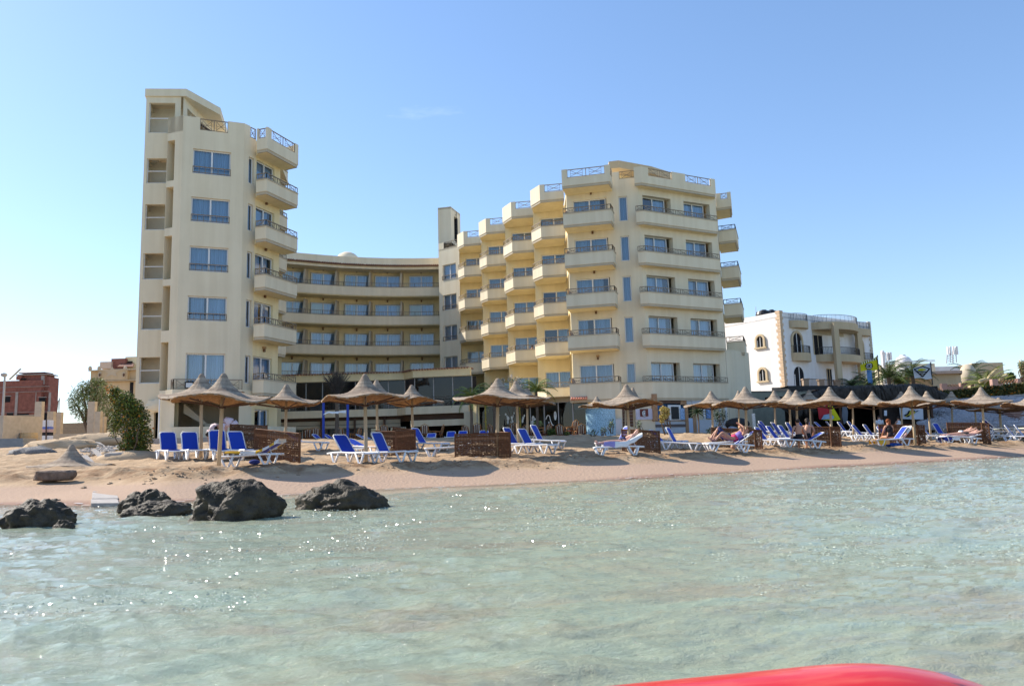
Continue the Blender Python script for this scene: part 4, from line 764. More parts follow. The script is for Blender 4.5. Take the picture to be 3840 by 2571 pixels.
def arch(parent, p, dirs, u0, u1, z0, z1, depth=.25, surround=True, name='window', sur='tan', sh=.22):
    (ax, ay), (ex, ey) = dirs; P = lambda u, z, d=0: (p[0] + ax * u + ex * d, p[1] + ay * u + ey * d, z)
    if surround:
        o_ = archpts(u0 - sh, u1 + sh, z0 - .0, z1 + sh); i_ = archpts(u0, u1, z0, z1); m_ = MB(); n = len(i_)
        for k in range(1, n):
            a, b_, c, d = i_[k], i_[(k + 1) % n], o_[(k + 1) % n], o_[k]; m_.quad(P(*a, -.18), P(*b_, -.18), P(*c, -.18), P(*d, -.18)); m_.quad(P(*d, -.18), P(*c, -.18), P(*c, 0), P(*d, 0)); m_.quad(P(*b_, -.18), P(*a, -.18), P(*a, .2), P(*b_, .2))
        part('arch_surround', m_, Mt[sur], parent)
    m_ = MB(); m_.add([P(u, z, -.02) for u, z in archpts(u0, u1, z0, z1)], [tuple(range(len(archpts(u0, u1, z0, z1))))]); w_ = part(name, m_, Mt['dark'], parent)
    m_ = MB(); c = (u0 + u1) / 2; m_.bar(P(c, z0, -.06), P(c, z1 - .03, -.06), .07); m_.bar(P(u0 + .05, z0, -.06), P(u0 + .05, z1 - (u1 - u0) / 2, -.06), .07); m_.bar(P(u1 - .05, z0, -.06), P(u1 - .05, z1 - (u1 - u0) / 2, -.06), .07); part('frame', m_, Mt['frame'], w_)
b = MB(); wall(b, VL, VC, 5.5, ZT); wall(b, VC, VR, 5.5, ZT); b.quad((*VR, 5.5), (*VR, ZT), (VR[0] - vnx * -9, VR[1] + vny * 9, ZT), (VR[0] + vnx * 9, VR[1] + vny * 9, 5.5)); b.prism([VL, VC, VR, (VR[0] + vnx * 9, VR[1] + vny * 9), (VL[0] + 6, VL[1] + 9)], ZT - .6, ZT - .5)
b.quad((VR[0], VR[1], 5.5), (VR[0] + vnx * 9, VR[1] + vny * 9, 5.5), (VR[0] + vnx * 9, VR[1] + vny * 9, ZT), (VR[0], VR[1], ZT)); part('wall', b, Mt['white'], villa)
for (a, c, bb) in ((J(680, 590), J(770, 590), J(720, 728)), (J(715, 1035), J(805, 1035), J(765, 1180))):
    u0, _ = lface(*a); u1, _ = lface(*c); z0 = lface(*bb)[1]; z1 = lface(*((a[0] + c[0]) / 2, a[1]))[1]; arch(villa, VL, ((lx, ly), (lnx, lny)), u0, u1, z0, z1 + .1); m_ = MB(); P = lambda u, z, d=0: (VL[0] + lx * u + lnx * d, VL[1] + ly * u + lny * d, z); m_.bar(P(u0 - .35, z0 - .08, -.08), P(u1 + .35, z0 - .08, -.08), .25, .16); part('sill', m_, Mt['tan'], villa)
qm = mat('quoin_stone', (.58, .42, .28), var=.15)
for k in range(26):
    z = 6.3 + k * .325; w_ = .55 if k % 2 else .38; m_ = MB(); m_.prism([(VC[0] - lx * w_ - .0, VC[1] - ly * w_ - .06), (VC[0] + .0, VC[1] - .09), (VC[0] + vx * w_ * .9 + .05, VC[1] + vy * w_ * .9 - .06), (VC[0], VC[1] + .2)], z, z + .29); part('quoin', m_, qm, villa)
for k in range(26):
    z = 6.3 + k * .325; w_ = .5 if k % 2 else .3; m_ = MB(); m_.prism([(VR[0] - vx * w_, VR[1] - vy * w_ - .06), (VR[0] + .06, VR[1] - .06), (VR[0] + .04, VR[1] + .2), (VR[0] - vx * w_, VR[1] + .1)], z, z + .29); part('quoin', m_, Mt['trim'], villa)
def VP(u, z, d=0): return (VC[0] + vx * u + vnx * d, VC[1] + vy * u + vny * d, z)
def vbalcony(u0, u1, z0, z1, dep, n=12, m='tan', round_=1.0, rail=.75, railm='raildark'):
    pts = [];
    for k in range(n + 1):
        a = math.pi * (1 - k / n); c, h = (u0 + u1) / 2, (u1 - u0) / 2; u = c + h * math.cos(a); d = -dep * (math.sin(a) ** round_ if 0 < k < n else 0); pts.append(VP(u, 0, d)[:2])
    m_ = MB(); m_.prism([*pts, VP(u1, 0, .1)[:2], VP(u0, 0, .1)[:2]], z0, z1); o = part('balcony', m_, Mt[m], villa)
    r_ = MB(); q = offset_line(pts, .06)
    for k in range(len(q) - 1):
        a, c = q[k], q[k + 1]; r_.bar((*a, z1 + rail), (*c, z1 + rail), .05); r_.bar((*a, z1 + .08), (*c, z1 + .08), .03); nn = max(1, int(math.hypot(c[0] - a[0], c[1] - a[1]) / .14))
        for j in range(nn + 1): f = j / nn; r_.bar((a[0] + (c[0] - a[0]) * f, a[1] + (c[1] - a[1]) * f, z1), (a[0] + (c[0] - a[0]) * f, a[1] + (c[1] - a[1]) * f, z1 + rail), .028)
    part('railing', r_, Mt[railm], o); return o
ual, _ = vface(*J(1155, 700)); uar, _ = vface(*J(1285, 700)); arch(villa, VC, ((vx, vy), (vnx, vny)), ual, uar - .15, 10.3, 12.5, name='balcony_door')
vbalcony(vface(*J(1140, 800))[0], vface(*J(1375, 800))[0], 9.5, 10.35, .85, 10)
vbalcony(vface(*J(1105, 350))[0], vface(*J(1335, 350))[0], 13.0, 13.75, .8, 10, railm='steel')
g = MB(); u_ = vface(*J(1120, 350))[0]; g.box(0, 0, 0, .01, .01, .01); 
uA, uB = vface(*J(1185, 1180))[0], vface(*J(1325, 1180))[0]; arch(villa, VC, ((vx, vy), (vnx, vny)), uA, uB - .1, 6.9, 8.95, surround=False, name='balcony_door')
u0, u1 = vface(*J(1425, 600))[0], vface(*J(2065, 800))[0] - 1.2
vbalcony(u0, u1, 13.0, 13.8, 2.1, 18, railm='steel'); vbalcony(u0 + .4, u1 + .2, 9.55, 10.35, 1.9, 18)
for (a, c, z0, z1, nm) in ((1440, 1565, 10.35, 12.5, 'sliding_door'), (1715, 1800, 10.35, 12.1, 'balcony_door'), (1590, 1655, 6.9, 8.9, 'shuttered_window'), (1750, 1795, 6.9, 8.85, 'shuttered_window')):
    ua, ub = vface(*J(a, 700))[0], vface(*J(c, 700))[0]; m_ = MB(); m_.add([VP(ua, z0, -.02), VP(ub, z0, -.02), VP(ub, z1, -.02), VP(ua, z1, -.02)], [(0, 1, 2, 3)]); w_ = part(nm, m_, Mt['dark'], villa)
    m_ = MB(); m_.bar(VP(ua, z0, -.05), VP(ua, z1, -.05), .08); m_.bar(VP((ua + ub) / 2, z0, -.05), VP((ua + ub) / 2, z1, -.05), .06); m_.bar(VP(ua, z1, -.05), VP(ub, z1, -.05), .08); part('frame', m_, Mt['tan'], w_)
m_ = MB(); ua, ub = vface(*J(1435, 700))[0], vface(*J(1860, 700))[0]; m_.add([VP(ua, 12.6, -.015), VP(ub, 12.6, -.015), VP(ub, 13.0, -.015), VP(ua, 13.0, -.015)], [(0, 1, 2, 3)]); part('loggia_band', m_, Mt['trim'], villa)
for a, d_ in ((1665, 1.9), (2015, .9)):
    u_ = vface(*J(a, 700))[0] + (-1.6 if a < 1800 else -.6); m_ = MB(); x, y, _ = VP(u_, 0, -d_); m_.prism([(x - .33, y - .25), (x + .33, y + .1), (x + .2, y + .5), (x - .45, y + .2)], 6.3, 13.6); part('column', m_, Mt['tan'], villa)
ua = vface(*J(2035, 700))[0]; arch(villa, VC, ((vx, vy), (vnx, vny)), ua - .2, ua + .9, 10.2, 12.4, name='balcony_door'); vbalcony(ua - .4, LV - .35, 9.4, 10.15, .8, 8); vbalcony(ua - .5, LV - .6, 12.9, 13.65, .8, 8, railm='steel')
tk = mat('tank_black', (.018, .019, .022), rough=.4)
for i, (x, y, z, r_, h) in enumerate(((2863, 1165, 84.6, .85, 1.6), (2893, 1164, 85.2, .65, 1.0))):
    P = at(x, y, z); m_ = MB(); n = 20; zb = ZT - .3; pts_ = []
    for zz, rr in ((zb, r_), (P[2] - .5, r_), (P[2] - .45, r_ * 1.05), (P[2] - .35, r_), (P[2] - .1, r_ * .9), (P[2], r_ * .4), (P[2] + .08, r_ * .4), (P[2] + .1, .01)): pts_.append((P[0], P[1], zz)); 
    m_.tube([(P[0], P[1], zz) for zz, _ in ((zb, 0), (P[2] - .5, 0), (P[2] - .45, 0), (P[2] - .35, 0), (P[2] - .1, 0), (P[2], 0), (P[2] + .08, 0))], [r_, r_, r_ * 1.05, r_, r_ * .88, r_ * .4, r_ * .38], 20)
    tag(part('water_tank', m_, tk), ['larger black ribbed water tank on the villa roof', 'smaller black water tank on the villa roof'][i], 'water tank')
m_ = MB(); m_.tube([(*at(2834, 1185, 85)[:2], 14), tuple(at(2834, 1150, 85))], .03, 5); tag(part('roof_aerial', m_, Mt['steel']), 'thin upright aerial on the villa roof left of the tanks', 'aerial')
m_ = MB(); P = at(2812, 1182, 86); m_.ell((P[0], P[1], ZT - .3), (1.9, 1.5, .75), 16, 8); part('roof_dome', m_, Mt['trim'], villa)
# terrace balustrade before the villa
ter = thing('terrace_wall', 'grey green retaining wall with iron balustrade and stone piers below the villa', 'wall', (30, 74, 5))
TW = [at(2745, 1500, 66)[:2], at(3140, 1500, 70)[:2]]; TW = [(float(a), float(b_)) for a, b_ in TW]
m_ = MB(); T2 = [(19.6, 66), (24.5, 67), (29.5, 69.5), (34.5, 72)]; strip(m_, T2, .4, 1.9, 5.5); part('wall', m_, mat('wall_green_grey', (.27, .27, .21), var=.12), ter)
m_ = MB(); m_.prism(T2 + [(40, 80), (30, 84), (20, 84)], 5.35, 5.5); part('terrace', m_, Mt['concrete'], ter)
TB = [(24.8, 74.5), (28.0, 75.5), (32.3, 78.3), (36.5, 81.5)]; m_ = MB(); strip(m_, TB, .25, 5.4, 6.35); part('wall', m_, mat('terrace_stone', (.30, .22, .16), var=.2), ter)
for i_ in range(1, 3):
    p, q = TB[i_], TB[i_ + 1]; (ax, ay), _, L = nrm_in(p, q); r_ = MB(); nn = int(L / .16)
    for j in range(nn): r_.bar((p[0] + ax * L * j / nn, p[1] + ay * L * j / nn, 6.35), (p[0] + ax * L * j / nn, p[1] + ay * L * j / nn, 7.2), .035)
    r_.bar((*p, 7.2), (*q, 7.2), .05); part('railing', r_, Mt['raildark'], ter)
for (x, y) in ((28.2, 75.3), (30.2, 76.6), (32.4, 78.1), (34.6, 79.8)): m_ = MB(); m_.box(x - .26, y - .26, 5.4, x + .26, y + .26, 7.05); m_.box(x - .33, y - .33, 7.05, x + .33, y + .33, 7.17); part('pier', m_, bpy.data.materials['terrace_stone'], ter)
# ------------------------------------------------------------------ reed parasols
mcan = mat('reed_thatch', (0.36, 0.295, 0.23), rough=0.95, var=0.25, scale=7, bump=0.02, bscale=60, spec=0.05, detail=8)
t = mcan.node_tree; n = t.nodes; b = n['Principled BSDF']; ramp = [x for x in n if x.type == 'VALTORGB'][0]; tcn = [x for x in n if x.type == 'TEX_COORD'][0]
sp = n.new('ShaderNodeSeparateXYZ'); t.links.new(tcn.outputs['Object'], sp.inputs[0])
oi = n.new('ShaderNodeObjectInfo'); cmb = n.new('ShaderNodeCombineXYZ'); mu = n.new('ShaderNodeMath'); mu.operation = 'MULTIPLY'; mu.inputs[1].default_value = 9; t.links.new(sp.outputs['Z'], mu.inputs[0])
m100 = n.new('ShaderNodeMath'); m100.operation = 'MULTIPLY'; m100.inputs[1].default_value = 50; t.links.new(oi.outputs['Random'], m100.inputs[0]); t.links.new(mu.outputs[0], cmb.inputs['Z']); t.links.new(m100.outputs[0], cmb.inputs['X'])
nsb = n.new('ShaderNodeTexNoise'); nsb.inputs['Scale'].default_value = 1.3; nsb.inputs['Detail'].default_value = 3; t.links.new(cmb.outputs[0], nsb.inputs['Vector'])
rb = n.new('ShaderNodeValToRGB'); rb.color_ramp.elements[0].position = .40; rb.color_ramp.elements[0].color = (.74, .70, .68, 1); rb.color_ramp.elements[1].position = .62; rb.color_ramp.elements[1].color = (1.18, 1.16, 1.12, 1)
t.links.new(nsb.outputs['Fac'], rb.inputs['Fac']); mm = n.new('ShaderNodeMixRGB'); mm.blend_type = 'MULTIPLY'; mm.inputs['Fac'].default_value = 1; t.links.new(ramp.outputs[0], mm.inputs['Color1']); t.links.new(rb.outputs[0], mm.inputs['Color2']); t.links.new(mm.outputs[0], b.inputs['Base Color'])
mund = mat('reed_underside_bounce', (0.31, 0.19, 0.10), rough=0.95, var=0.5, scale=14, bump=0.02, bscale=40, spec=0.05)  # underside reed tinted orange for the light bounced up from the sand
PROF = [(0.015, 2.78), (.055, 2.76), (.10, 2.70), (.135, 2.62), (.19, 2.54), (.245, 2.46), (.31, 2.38), (.38, 2.31), (.46, 2.25), (.56, 2.195), (.67, 2.15), (.79, 2.115), (.92, 2.085), (1.05, 2.06), (1.18, 2.04), (1.30, 2.025), (1.40, 2.01)]
def canopy_mesh(seed, kf, amp, small=1.0):
    r = random.Random(seed); mb = MB(); N = 88; ph = r.random() * 6.28; ph2 = r.random() * 6.28; rows = []
    fine = []
    for i in range(len(PROF) - 1):
        for k in range(2): f = k / 2; fine.append((PROF[i][0] * (1 - f) + PROF[i + 1][0] * f, PROF[i][1] * (1 - f) + PROF[i + 1][1] * f))
    fine.append(PROF[-1]); tot = len(fine)
    for i, (rr, z) in enumerate(fine):
        row = []
        for k in range(N):
            a = 2 * math.pi * k / N; e = (rr / 1.4) ** 2.2; R_ = rr * (1 + .035 * math.sin(3 * a + ph2) * e) * small
            zz = z + amp * e * (math.sin(kf * a + ph) + .35 * math.sin((kf + 2) * a + ph2)) + (0.010 if i % 2 else 0) + (.006 if k % 4 == 0 else 0) * min(1, rr * 3) + r.uniform(-.003, .003)
            row.append((R_ * math.cos(a), R_ * math.sin(a), zz))
        rows.append(row)
    o = 0
    for row in rows: mb.v.extend(row)
    for i in range(tot - 1):
        for k in range(N): mb.f.append((i * N + k, (i + 1) * N + k, (i + 1) * N + (k + 1) % N, i * N + (k + 1) % N)); mb.m.append(0)
    base = len(mb.v)
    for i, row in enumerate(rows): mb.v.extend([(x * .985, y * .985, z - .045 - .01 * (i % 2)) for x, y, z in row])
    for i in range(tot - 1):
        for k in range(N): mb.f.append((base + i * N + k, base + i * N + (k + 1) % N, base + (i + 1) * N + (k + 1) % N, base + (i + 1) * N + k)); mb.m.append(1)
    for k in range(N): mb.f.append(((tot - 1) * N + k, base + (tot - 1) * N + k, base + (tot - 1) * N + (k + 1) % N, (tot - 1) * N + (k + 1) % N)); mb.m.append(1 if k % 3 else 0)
    return mb.mesh('canopy', [mcan, mund], smooth=True)
CAN = [canopy_mesh(1, 3, .07), canopy_mesh(2, 4, .065), canopy_mesh(3, 3, .09), canopy_mesh(4, 5, .055), canopy_mesh(5, 2, .10)]
pm_ = MB(); pm_.tube([(0, 0, -.4), (0, 0, .8), (0, 0, 2.5)], [.062, .058, .05], 10); POLE = pm_.mesh('pole', Mt['wood'], smooth=True)
rm_ = MB()
rm_.bar((.05, 0, 1.78), (1.28, 0, 1.96), .035); RIB = rm_.mesh('rib', Mt['brown'])
hm_ = MB(); hm_.tube([(0, 0, 1.74), (0, 0, 1.80)], .11, 10); HUB = hm_.mesh('hub', Mt['brown'])
U = {}
def umbrella(key, px, py_apex, Y, label, px_base=None, sc=1.0, zg=None, can=0, rz=0.0, G='reed parasols on the beach'):
    s_ = sx(px_base or px, 1650); x = s_ * Y; z = gz(x, Y) if zg is None else zg
    H = (zat(px, py_apex, Y) - z) / 2.78
    o = thing('reed_parasol', label, 'parasol', (x, Y, z), G, rz=rz, world=False); o.scale = (sc, sc, H)
    tx = (sx(px, py_apex) * Y - x) / 2.7; o.rotation_euler = (0, math.atan(tx) if abs(tx) < .2 else 0, 0)
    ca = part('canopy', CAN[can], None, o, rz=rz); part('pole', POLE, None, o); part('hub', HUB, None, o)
    for k in range(8): part('rib', RIB, None, o, rz=rz + k * math.pi / 4)
    U[key] = (x, Y, z); return o
umbrella(1, 839, 1399, 23.2, 'nearest parasol, grey-brown, at the left with the yellow towel lounger at its foot', 822, can=2, rz=.4)
umbrella(2, 757, 1400, 28.6, 'parasol half hidden behind the nearest one, the farthest left', 755, can=4, rz=1.0, sc=1.05)
umbrella(3, 1075, 1440, 31.0, 'parasol behind the left windbreak with a long drooping right brim', 1070, can=0, rz=2.2, sc=.98)
umbrella(4, 1368, 1402, 24.9, 'broad parasol showing its whole underside above the pair of light and dark blue loungers', 1373, can=3, rz=.2)
umbrella(5, 1412, 1423, 33.0, 'parasol tucked behind the broad one, only its tip and pole showing', 1416, can=1, sc=.95)
umbrella(6, 1544, 1442, 34.0, 'steep-capped parasol in front of the restaurant, right of the broad one', 1548, can=2, rz=3.0, sc=.98)
umbrella(7, 1867, 1418, 27.6, 'wide parasol above the rectangular windbreak in the middle', 1863, can=1, rz=.9, sc=1.12)
umbrella(8, 1935, 1427, 31.4, 'parasol directly behind the wide middle one with blue loungers under it', 1944, can=3, rz=1.4, sc=.96)
umbrella(9, 1977, 1455, 37.5, 'shaded dark parasol before the cafe, third of the middle cluster', 1978, can=0, rz=2.5)
umbrella(10, 2348, 1441, 30.2, 'banded parasol standing on the berm above the sunbather on a striped towel', 2361, can=2, rz=5.2, sc=.97)
umbrella(11, 2373, 1452, 35.5, 'parasol whose tip shows just right of the banded one', 2380, can=1, sc=.7)
umbrella(12, 2344, 1456, 38.0, 'parasol hidden behind the banded one with only its pole visible', 2346, can=0, sc=.7)
umbrella(13, 2666, 1466, 41.0, 'parasol at the left end of the right-hand row, partly covered by its neighbour', 2676, can=0, rz=2, sc=1.0)
umbrella(14, 2769, 1463, 42.0, 'parasol peeping out behind the one above the couple on the lounger', 2773, can=1, sc=.7)
umbrella(15, 2794, 1449, 33.6, 'parasol with a dark topknot above the two people lying with bent knees', 2799, can=1, rz=.3, sc=.98)
umbrella(16, 2902, 1464, 47.0, 'parasol behind the rows of close-set blue loungers, left one', 2911, can=0, sc=.95)
umbrella(17, 2958, 1460, 43.0, 'parasol behind the rows of close-set blue loungers, middle one', 2967, can=2, sc=.95)
umbrella(18, 2985, 1463, 40.5, 'parasol just behind the seated bare-backed pair', 2991, can=3, sc=1.0)
umbrella(19, 3033, 1462, 51.0, 'parasol in the shade before the red and yellow sail', 3044, can=0)
umbrella(20, 3110, 1450, 35.6, 'parasol whose pole stands at the windbreak corner beside the seated pair', 3119, can=1, rz=2.1, sc=.96)
umbrella(21, 3195, 1464, 47.0, 'parasol in front of the thatched hut, left one', 3202, can=2, sc=.95)
umbrella(22, 3271, 1467, 43.5, 'parasol in front of the thatched hut, right one', 3285, can=0, rz=1.1, sc=.97)
umbrella(23, 3378, 1467, 50.0, 'dark shaded parasol against the thatched hut', 3385, can=1)
umbrella(24, 3413, 1447, 37.0, 'parasol above the seated person in the black top', 3431, can=3, rz=.6, sc=1.04)
umbrella(25, 3474, 1466, 45.0, 'parasol beside the white banner with the yellow bird', 3492, can=2, rz=2.6, sc=.97)
umbrella(26, 3566, 1466, 52.0, 'dark shaded parasol in front of the hedge', 3574, can=0)
umbrella(27, 3677, 1451, 40.6, 'parasol with a down-swept left brim above the two prone sunbathers', 3694, can=4, rz=4.0, sc=1.0)
umbrella(28, 3650, 1480, 50.0, 'shaded dark parasol behind the hedge foot, left of two reddish poles', 3667, can=1, sc=.9)
umbrella(30, 3745, 1490, 47.0, 'wide dark shaded parasol in front of the brick steps', 3757, can=3, sc=1.25)
umbrella(29, 3862, 1470, 44.0, 'parasol cut by the right edge of the photograph', 3870, can=2, rz=1.0)
# cap on the shower drum, and the fallen thatch on the left
m_ = part('drum_cap', CAN[3], None, None); m_.location = (xd - .2, 49.5, 3.55 - 1.93 * .75 + .02); m_.scale = (.85, .85, .80); tag(m_, 'small pointed reed cap roofing the blue shower drum', 'thatch cap')
X, Y = sx(268, 1700) * 26.5, 26.5
m_ = part('fallen_canopy', CAN[3], None, None); m_.location = (X, Y, gz(X, Y) - 1.97); m_.scale = (.95, .95, .98); tag(m_, 'parasol canopy without a pole lying on the sand at the far left', 'parasol canopy')
m_ = MB(); z0 = U[15][2]; m_.ell((U[15][0] - .02, U[15][1], z0 + 2.92), (.10, .10, .035), 8, 5); m_.ell((U[15][0] - .02, U[15][1], z0 + 2.86), (.05, .05, .06), 8, 5)
# ------------------------------------------------------------------ sun loungers
def lounger_mesh(ang):
    bx_, bz_ = -.22, .36; ca, sa = math.cos(ang), math.sin(ang); LB = .78; hx, hz = bx_ - LB * ca, bz_ + LB * sa
    fr = MB()
    for y in (-.31, .31):
        fr.tube([(.97, y, .33), (.99, y, .36), (.9, y, .375), (.3, y, .355), (-.25, y, .36), (-.60, y, .345), (-.95, y, .31)], .034, 7)
        fr.tube([(bx_, y * .9, bz_), (hx + .06 * ca, y * .9, hz - .06 * sa), (hx, y * .74, hz)], .024, 7)
    fr.tube([(hx, -.23, hz), (hx, .23, hz)], .026, 7); fr.tube([(.97, -.31, .345), (.97, .31, .345)], .028, 7); fr.tube([(-.93, -.31, .31), (-.93, .31, .31)], .025, 7); fr.tube([(.2, -.31, .34), (.2, .31, .34)], .02, 6)
    legs = []
    for cx_, sgn in ((.72, 1), (-.52, -1)):
        for y in (-.31, .31):
            l_ = MB(); l_.tube([(cx_ + .22 * sgn, y, .34), (cx_ + .10 * sgn, y * 1.0, .03), (cx_ - .02 * sgn, y, .03), (cx_ - .18 * sgn, y, .34)], .038, 7); legs.append(l_.mesh('leg', Mt['plastic'], smooth=True))
    st_ = MB(); n = 8
    for i in range(n):
        x0, x1 = bx_ + (0.95 - bx_) * i / n, bx_ + (.95 - bx_) * (i + 1) / n; f = lambda x: .372 - .025 * math.sin(math.pi * (x - bx_) / (.95 - bx_)); st_.box(x0, -.285, f(x0) - .012, x1, .285, f(x0) + .008)
    bk = MB(); P = lambda u, y, d=0: (bx_ - ca * u + sa * d, y, bz_ + sa * u + ca * d)
    outl = [(0.03, -.27), (LB - .09, -.27), (LB - .01, -.19), (LB - .01, .19), (LB - .09, .27), (.03, .27)]
    bk.add([P(u, y, .012) for u, y in outl] + [P(u, y, -.012) for u, y in outl], [tuple(range(6)), tuple(range(6, 12))[::-1]] + [(i, 6 + i, 6 + (i + 1) % 6, (i + 1) % 6) for i in range(6)])
    pr = MB(); pr.tube([(bx_ - ca * .4, 0, bz_ + sa * .4), (-.66, 0, .34)], .016, 5)
    return fr.mesh('frame', Mt['plastic'], smooth=True), legs, st_.mesh('seat', Mt['bluefab']), bk.mesh('backrest', Mt['bluefab']), pr.mesh('prop', Mt['plastic'])
LMS = {}
def lounger(px, Y, rz, ang, label, zoff=0.0, tilt=None, x=None):
    k = int(ang)
    if k not in LMS: LMS[k] = lounger_mesh(math.radians(k))
    fr, legs, st_, bk, pr = LMS[k]; x = sx(px, 1680) * Y if x is None else x; r_ = math.radians(rz)
    zf, zb = gz(x + .7 * math.cos(r_), Y + .7 * math.sin(r_)), gz(x - .7 * math.cos(r_), Y - .7 * math.sin(r_))
    o = thing('sun_lounger', label, 'sun lounger', (x, Y, (zf + zb) / 2 + zoff), 'blue and white sun loungers on the beach', world=False)
    o.rotation_euler = (0, math.atan2(zb - zf, 1.4), r_); o.scale = (.90, .96, .92)
    part('frame', fr, None, o); [part('leg', l_, None, o) for l_ in legs]; part('seat', st_, None, o); part('backrest', bk, None, o); part('prop', pr, None, o); return o
L_ = [
 (645, 27.6, -52, 62, 'blue lounger nearest the flowering bush, raised back towards the hotel'),
 (720, 27.4, -55, 64, 'blue lounger between the bush-side one and the first pole, raised back'),
 (822, 27.0, -58, 64, 'blue lounger directly behind the nearest parasol pole'),
 (902, 26.4, -45, 60, 'blue lounger with raised back just left of the left windbreak'),
 (950, 23.9, 176, 24, 'lounger lying sideways under the nearest parasol with a yellow and white towel'),
 (1142, 33.5, -8, 30, 'lounger showing only its foot end right of the left windbreak'),
 (1322, 25.3, -38, 48, 'sunlit pale blue lounger left of the broad parasol pole'),
 (1462, 25.9, -28, 62, 'deep blue lounger right of the broad parasol pole'),
 (1368, 28.0, -30, 20, 'lounger covered by an orange and white towel behind the pale blue one'),
 (1600, 31.5, -24, 55, 'blue lounger standing alone right of the second windbreak'),
 (1685, 30.6, 180, 10, 'flat lounger poking out left of the rectangular windbreak'),
 (1945, 30.2, -30, 58, 'blue lounger left of the pole beside the rectangular windbreak'),
 (1995, 29.8, -36, 60, 'blue lounger right of the pole beside the rectangular windbreak'),
 (2040, 33.5, -28, 58, 'blue lounger behind the pair at the rectangular windbreak'),
 (2300, 33.0, 200, 60, 'lounger with its back hidden by the curved windbreak, left side'),
 (2322, 29.5, 178, 32, 'lounger with the striped white towel and the sunbather'),
 (2548, 33.6, -28, 60, 'blue lounger standing clear right of the curved windbreak'),
 (2500, 34.4, -28, 45, 'blue lounger half hidden behind the clear-standing one right of the curved windbreak'),
 (2738, 33.0, 176, 34, 'front lounger with the person in the pink and purple bikini'),
 (2722, 34.0, 176, 34, 'rear lounger with the person whose knees are raised'),
 (2885, 38.5, -38, 55, 'front row left lounger of the close-set group'), (2925, 38.8, -38, 55, 'front row middle lounger of the close-set group'), (2972, 39.2, -38, 55, 'front row right lounger of the close-set group'),
 (2890, 42.5, -38, 55, 'second row left lounger of the close-set group'), (2940, 42.8, -38, 55, 'second row middle lounger of the close-set group'), (2990, 43.2, -38, 55, 'second row right lounger of the close-set group'),
 (2892, 46.0, -38, 55, 'back row left lounger of the close-set group'), (2940, 47.0, -38, 50, 'back row right lounger of the close-set group'),
 (3012, 34.6, 180, 30, 'lounger on which the bare-backed pair sits'),
 (3030, 52.0, -38, 50, 'shaded lounger before the sail, first from the left'), (3072, 52.0, -38, 50, 'shaded lounger before the sail, second from the left'), (3102, 51.5, -38, 40, 'shaded lounger before the sail, third from the left'), (3142, 50.5, -14, 50, 'shaded lounger before the sail, at the right end'),
 (3187, 47.5, -38, 52, 'rear lounger of the staggered row by the hut, left'), (3222, 47.0, -38, 52, 'rear lounger of the staggered row by the hut, right'), (3248, 43.0, -40, 52, 'front lounger of the staggered row by the hut, left'), (3286, 43.4, -40, 52, 'front lounger of the staggered row by the hut, right'),
 (3350, 36.2, 180, 48, 'lounger with the yellow and pink towel beside the person in black'),
 (3500, 43.8, -36, 50, 'blue lounger under the parasol beside the bird banner'), (3545, 47.5, -60, 58, 'blue lounger with a raised back left of the last windbreak'),
 (3606, 39.4, 180, 14, 'front lounger of the two prone sunbathers'), (3590, 40.6, 180, 14, 'rear lounger of the two prone sunbathers'),
 (3745, 46.0, -10, 45, 'lowest lounger of the stack right of the last windbreak'),
 (3822, 43.0, -38, 55, 'blue lounger near the right edge of the photograph, left one of two'), (3858, 43.2, -38, 55, 'blue lounger cut by the right edge of the photograph'),
 (3775, 48.5, -38, 20, 'dark blue lounger behind the stack'),
 (3330, 47.5, -90, 30, 'lounger before the hut showing a strip of blue over the windbreak'),
 (1215, 49.0, -20, 35, 'lounger on the shaded terrace sand left of the blue posts'), (1262, 49.0, -15, 35, 'lounger on the shaded terrace sand between the blue posts, left'), (1318, 49.5, -15, 25, 'lounger on the shaded terrace sand between the blue posts, right'),
 (1390, 47.0, -8, 30, 'pale lounger on the terrace sand right of the blue posts'), (1410, 50.0, -5, 20, 'lounger behind the pale one right of the blue posts'),
 (1615, 49, -90, 25, 'terrace lounger seen end-on left of the rectangular windbreak'), (1690, 50, -90, 40, 'terrace lounger with an arched white frame, left of three'), (1735, 50, -90, 40, 'terrace lounger with an arched white frame, middle of three'), (1815, 50, -90, 40, 'terrace lounger with an arched white frame, right of three'),
]
def foot(px, py, y0=19.0, y1=62.0):
    """first point of the beach on the sight line of that pixel, smoothed terrain"""
    d = ray(px, py); Y = np.arange(y0, y1, .1); h = 1.1 + d[2] * Y - ground(d[0] * Y, Y, False); k = np.argmax(h < 0.0); return float(Y[k]) if h[k] < 0 else None
FEET = [(640, 1706), (720, 1703), (822, 1701), (905, 1696), (950, 1744), (1142, 1690), (1322, 1740), (1460, 1735), (1368, 1702), (1600, 1682), (1690, 1724), (1945, 1696), (2000, 1700), (2040, 1672), (2315, 1672), (2322, 1712), (2548, 1682), (2500, 1681), (2738, 1701), (2722, 1691), (2888, 1675), (2930, 1673), (2975, 1674), (2890, 1655), (2940, 1654), (2990, 1654), (2892, 1640), (2940, 1640), (3012, 1686), (3030, 1612), (3072, 1612), (3102, 1613), (3142, 1614), (3187, 1638), (3222, 1638), (3248, 1657), (3286, 1656), (3350, 1670), (3506, 1648), (3545, 1630), (3606, 1659), (3590, 1650), (3745, 1638), (3822, 1650), (3858, 1650), (3775, 1632)]
FY = {}
for a, (fx, fy) in zip(L_, FEET):
    Yf_ = foot(fx, fy); Yn = min(max(Yf_ or a[1], a[1] - 2.4), a[1] + .2); FY[a[0]] = Yn; lounger(fx, Yn, *a[2:])
for a in L_[len(FEET):]: lounger(*a)

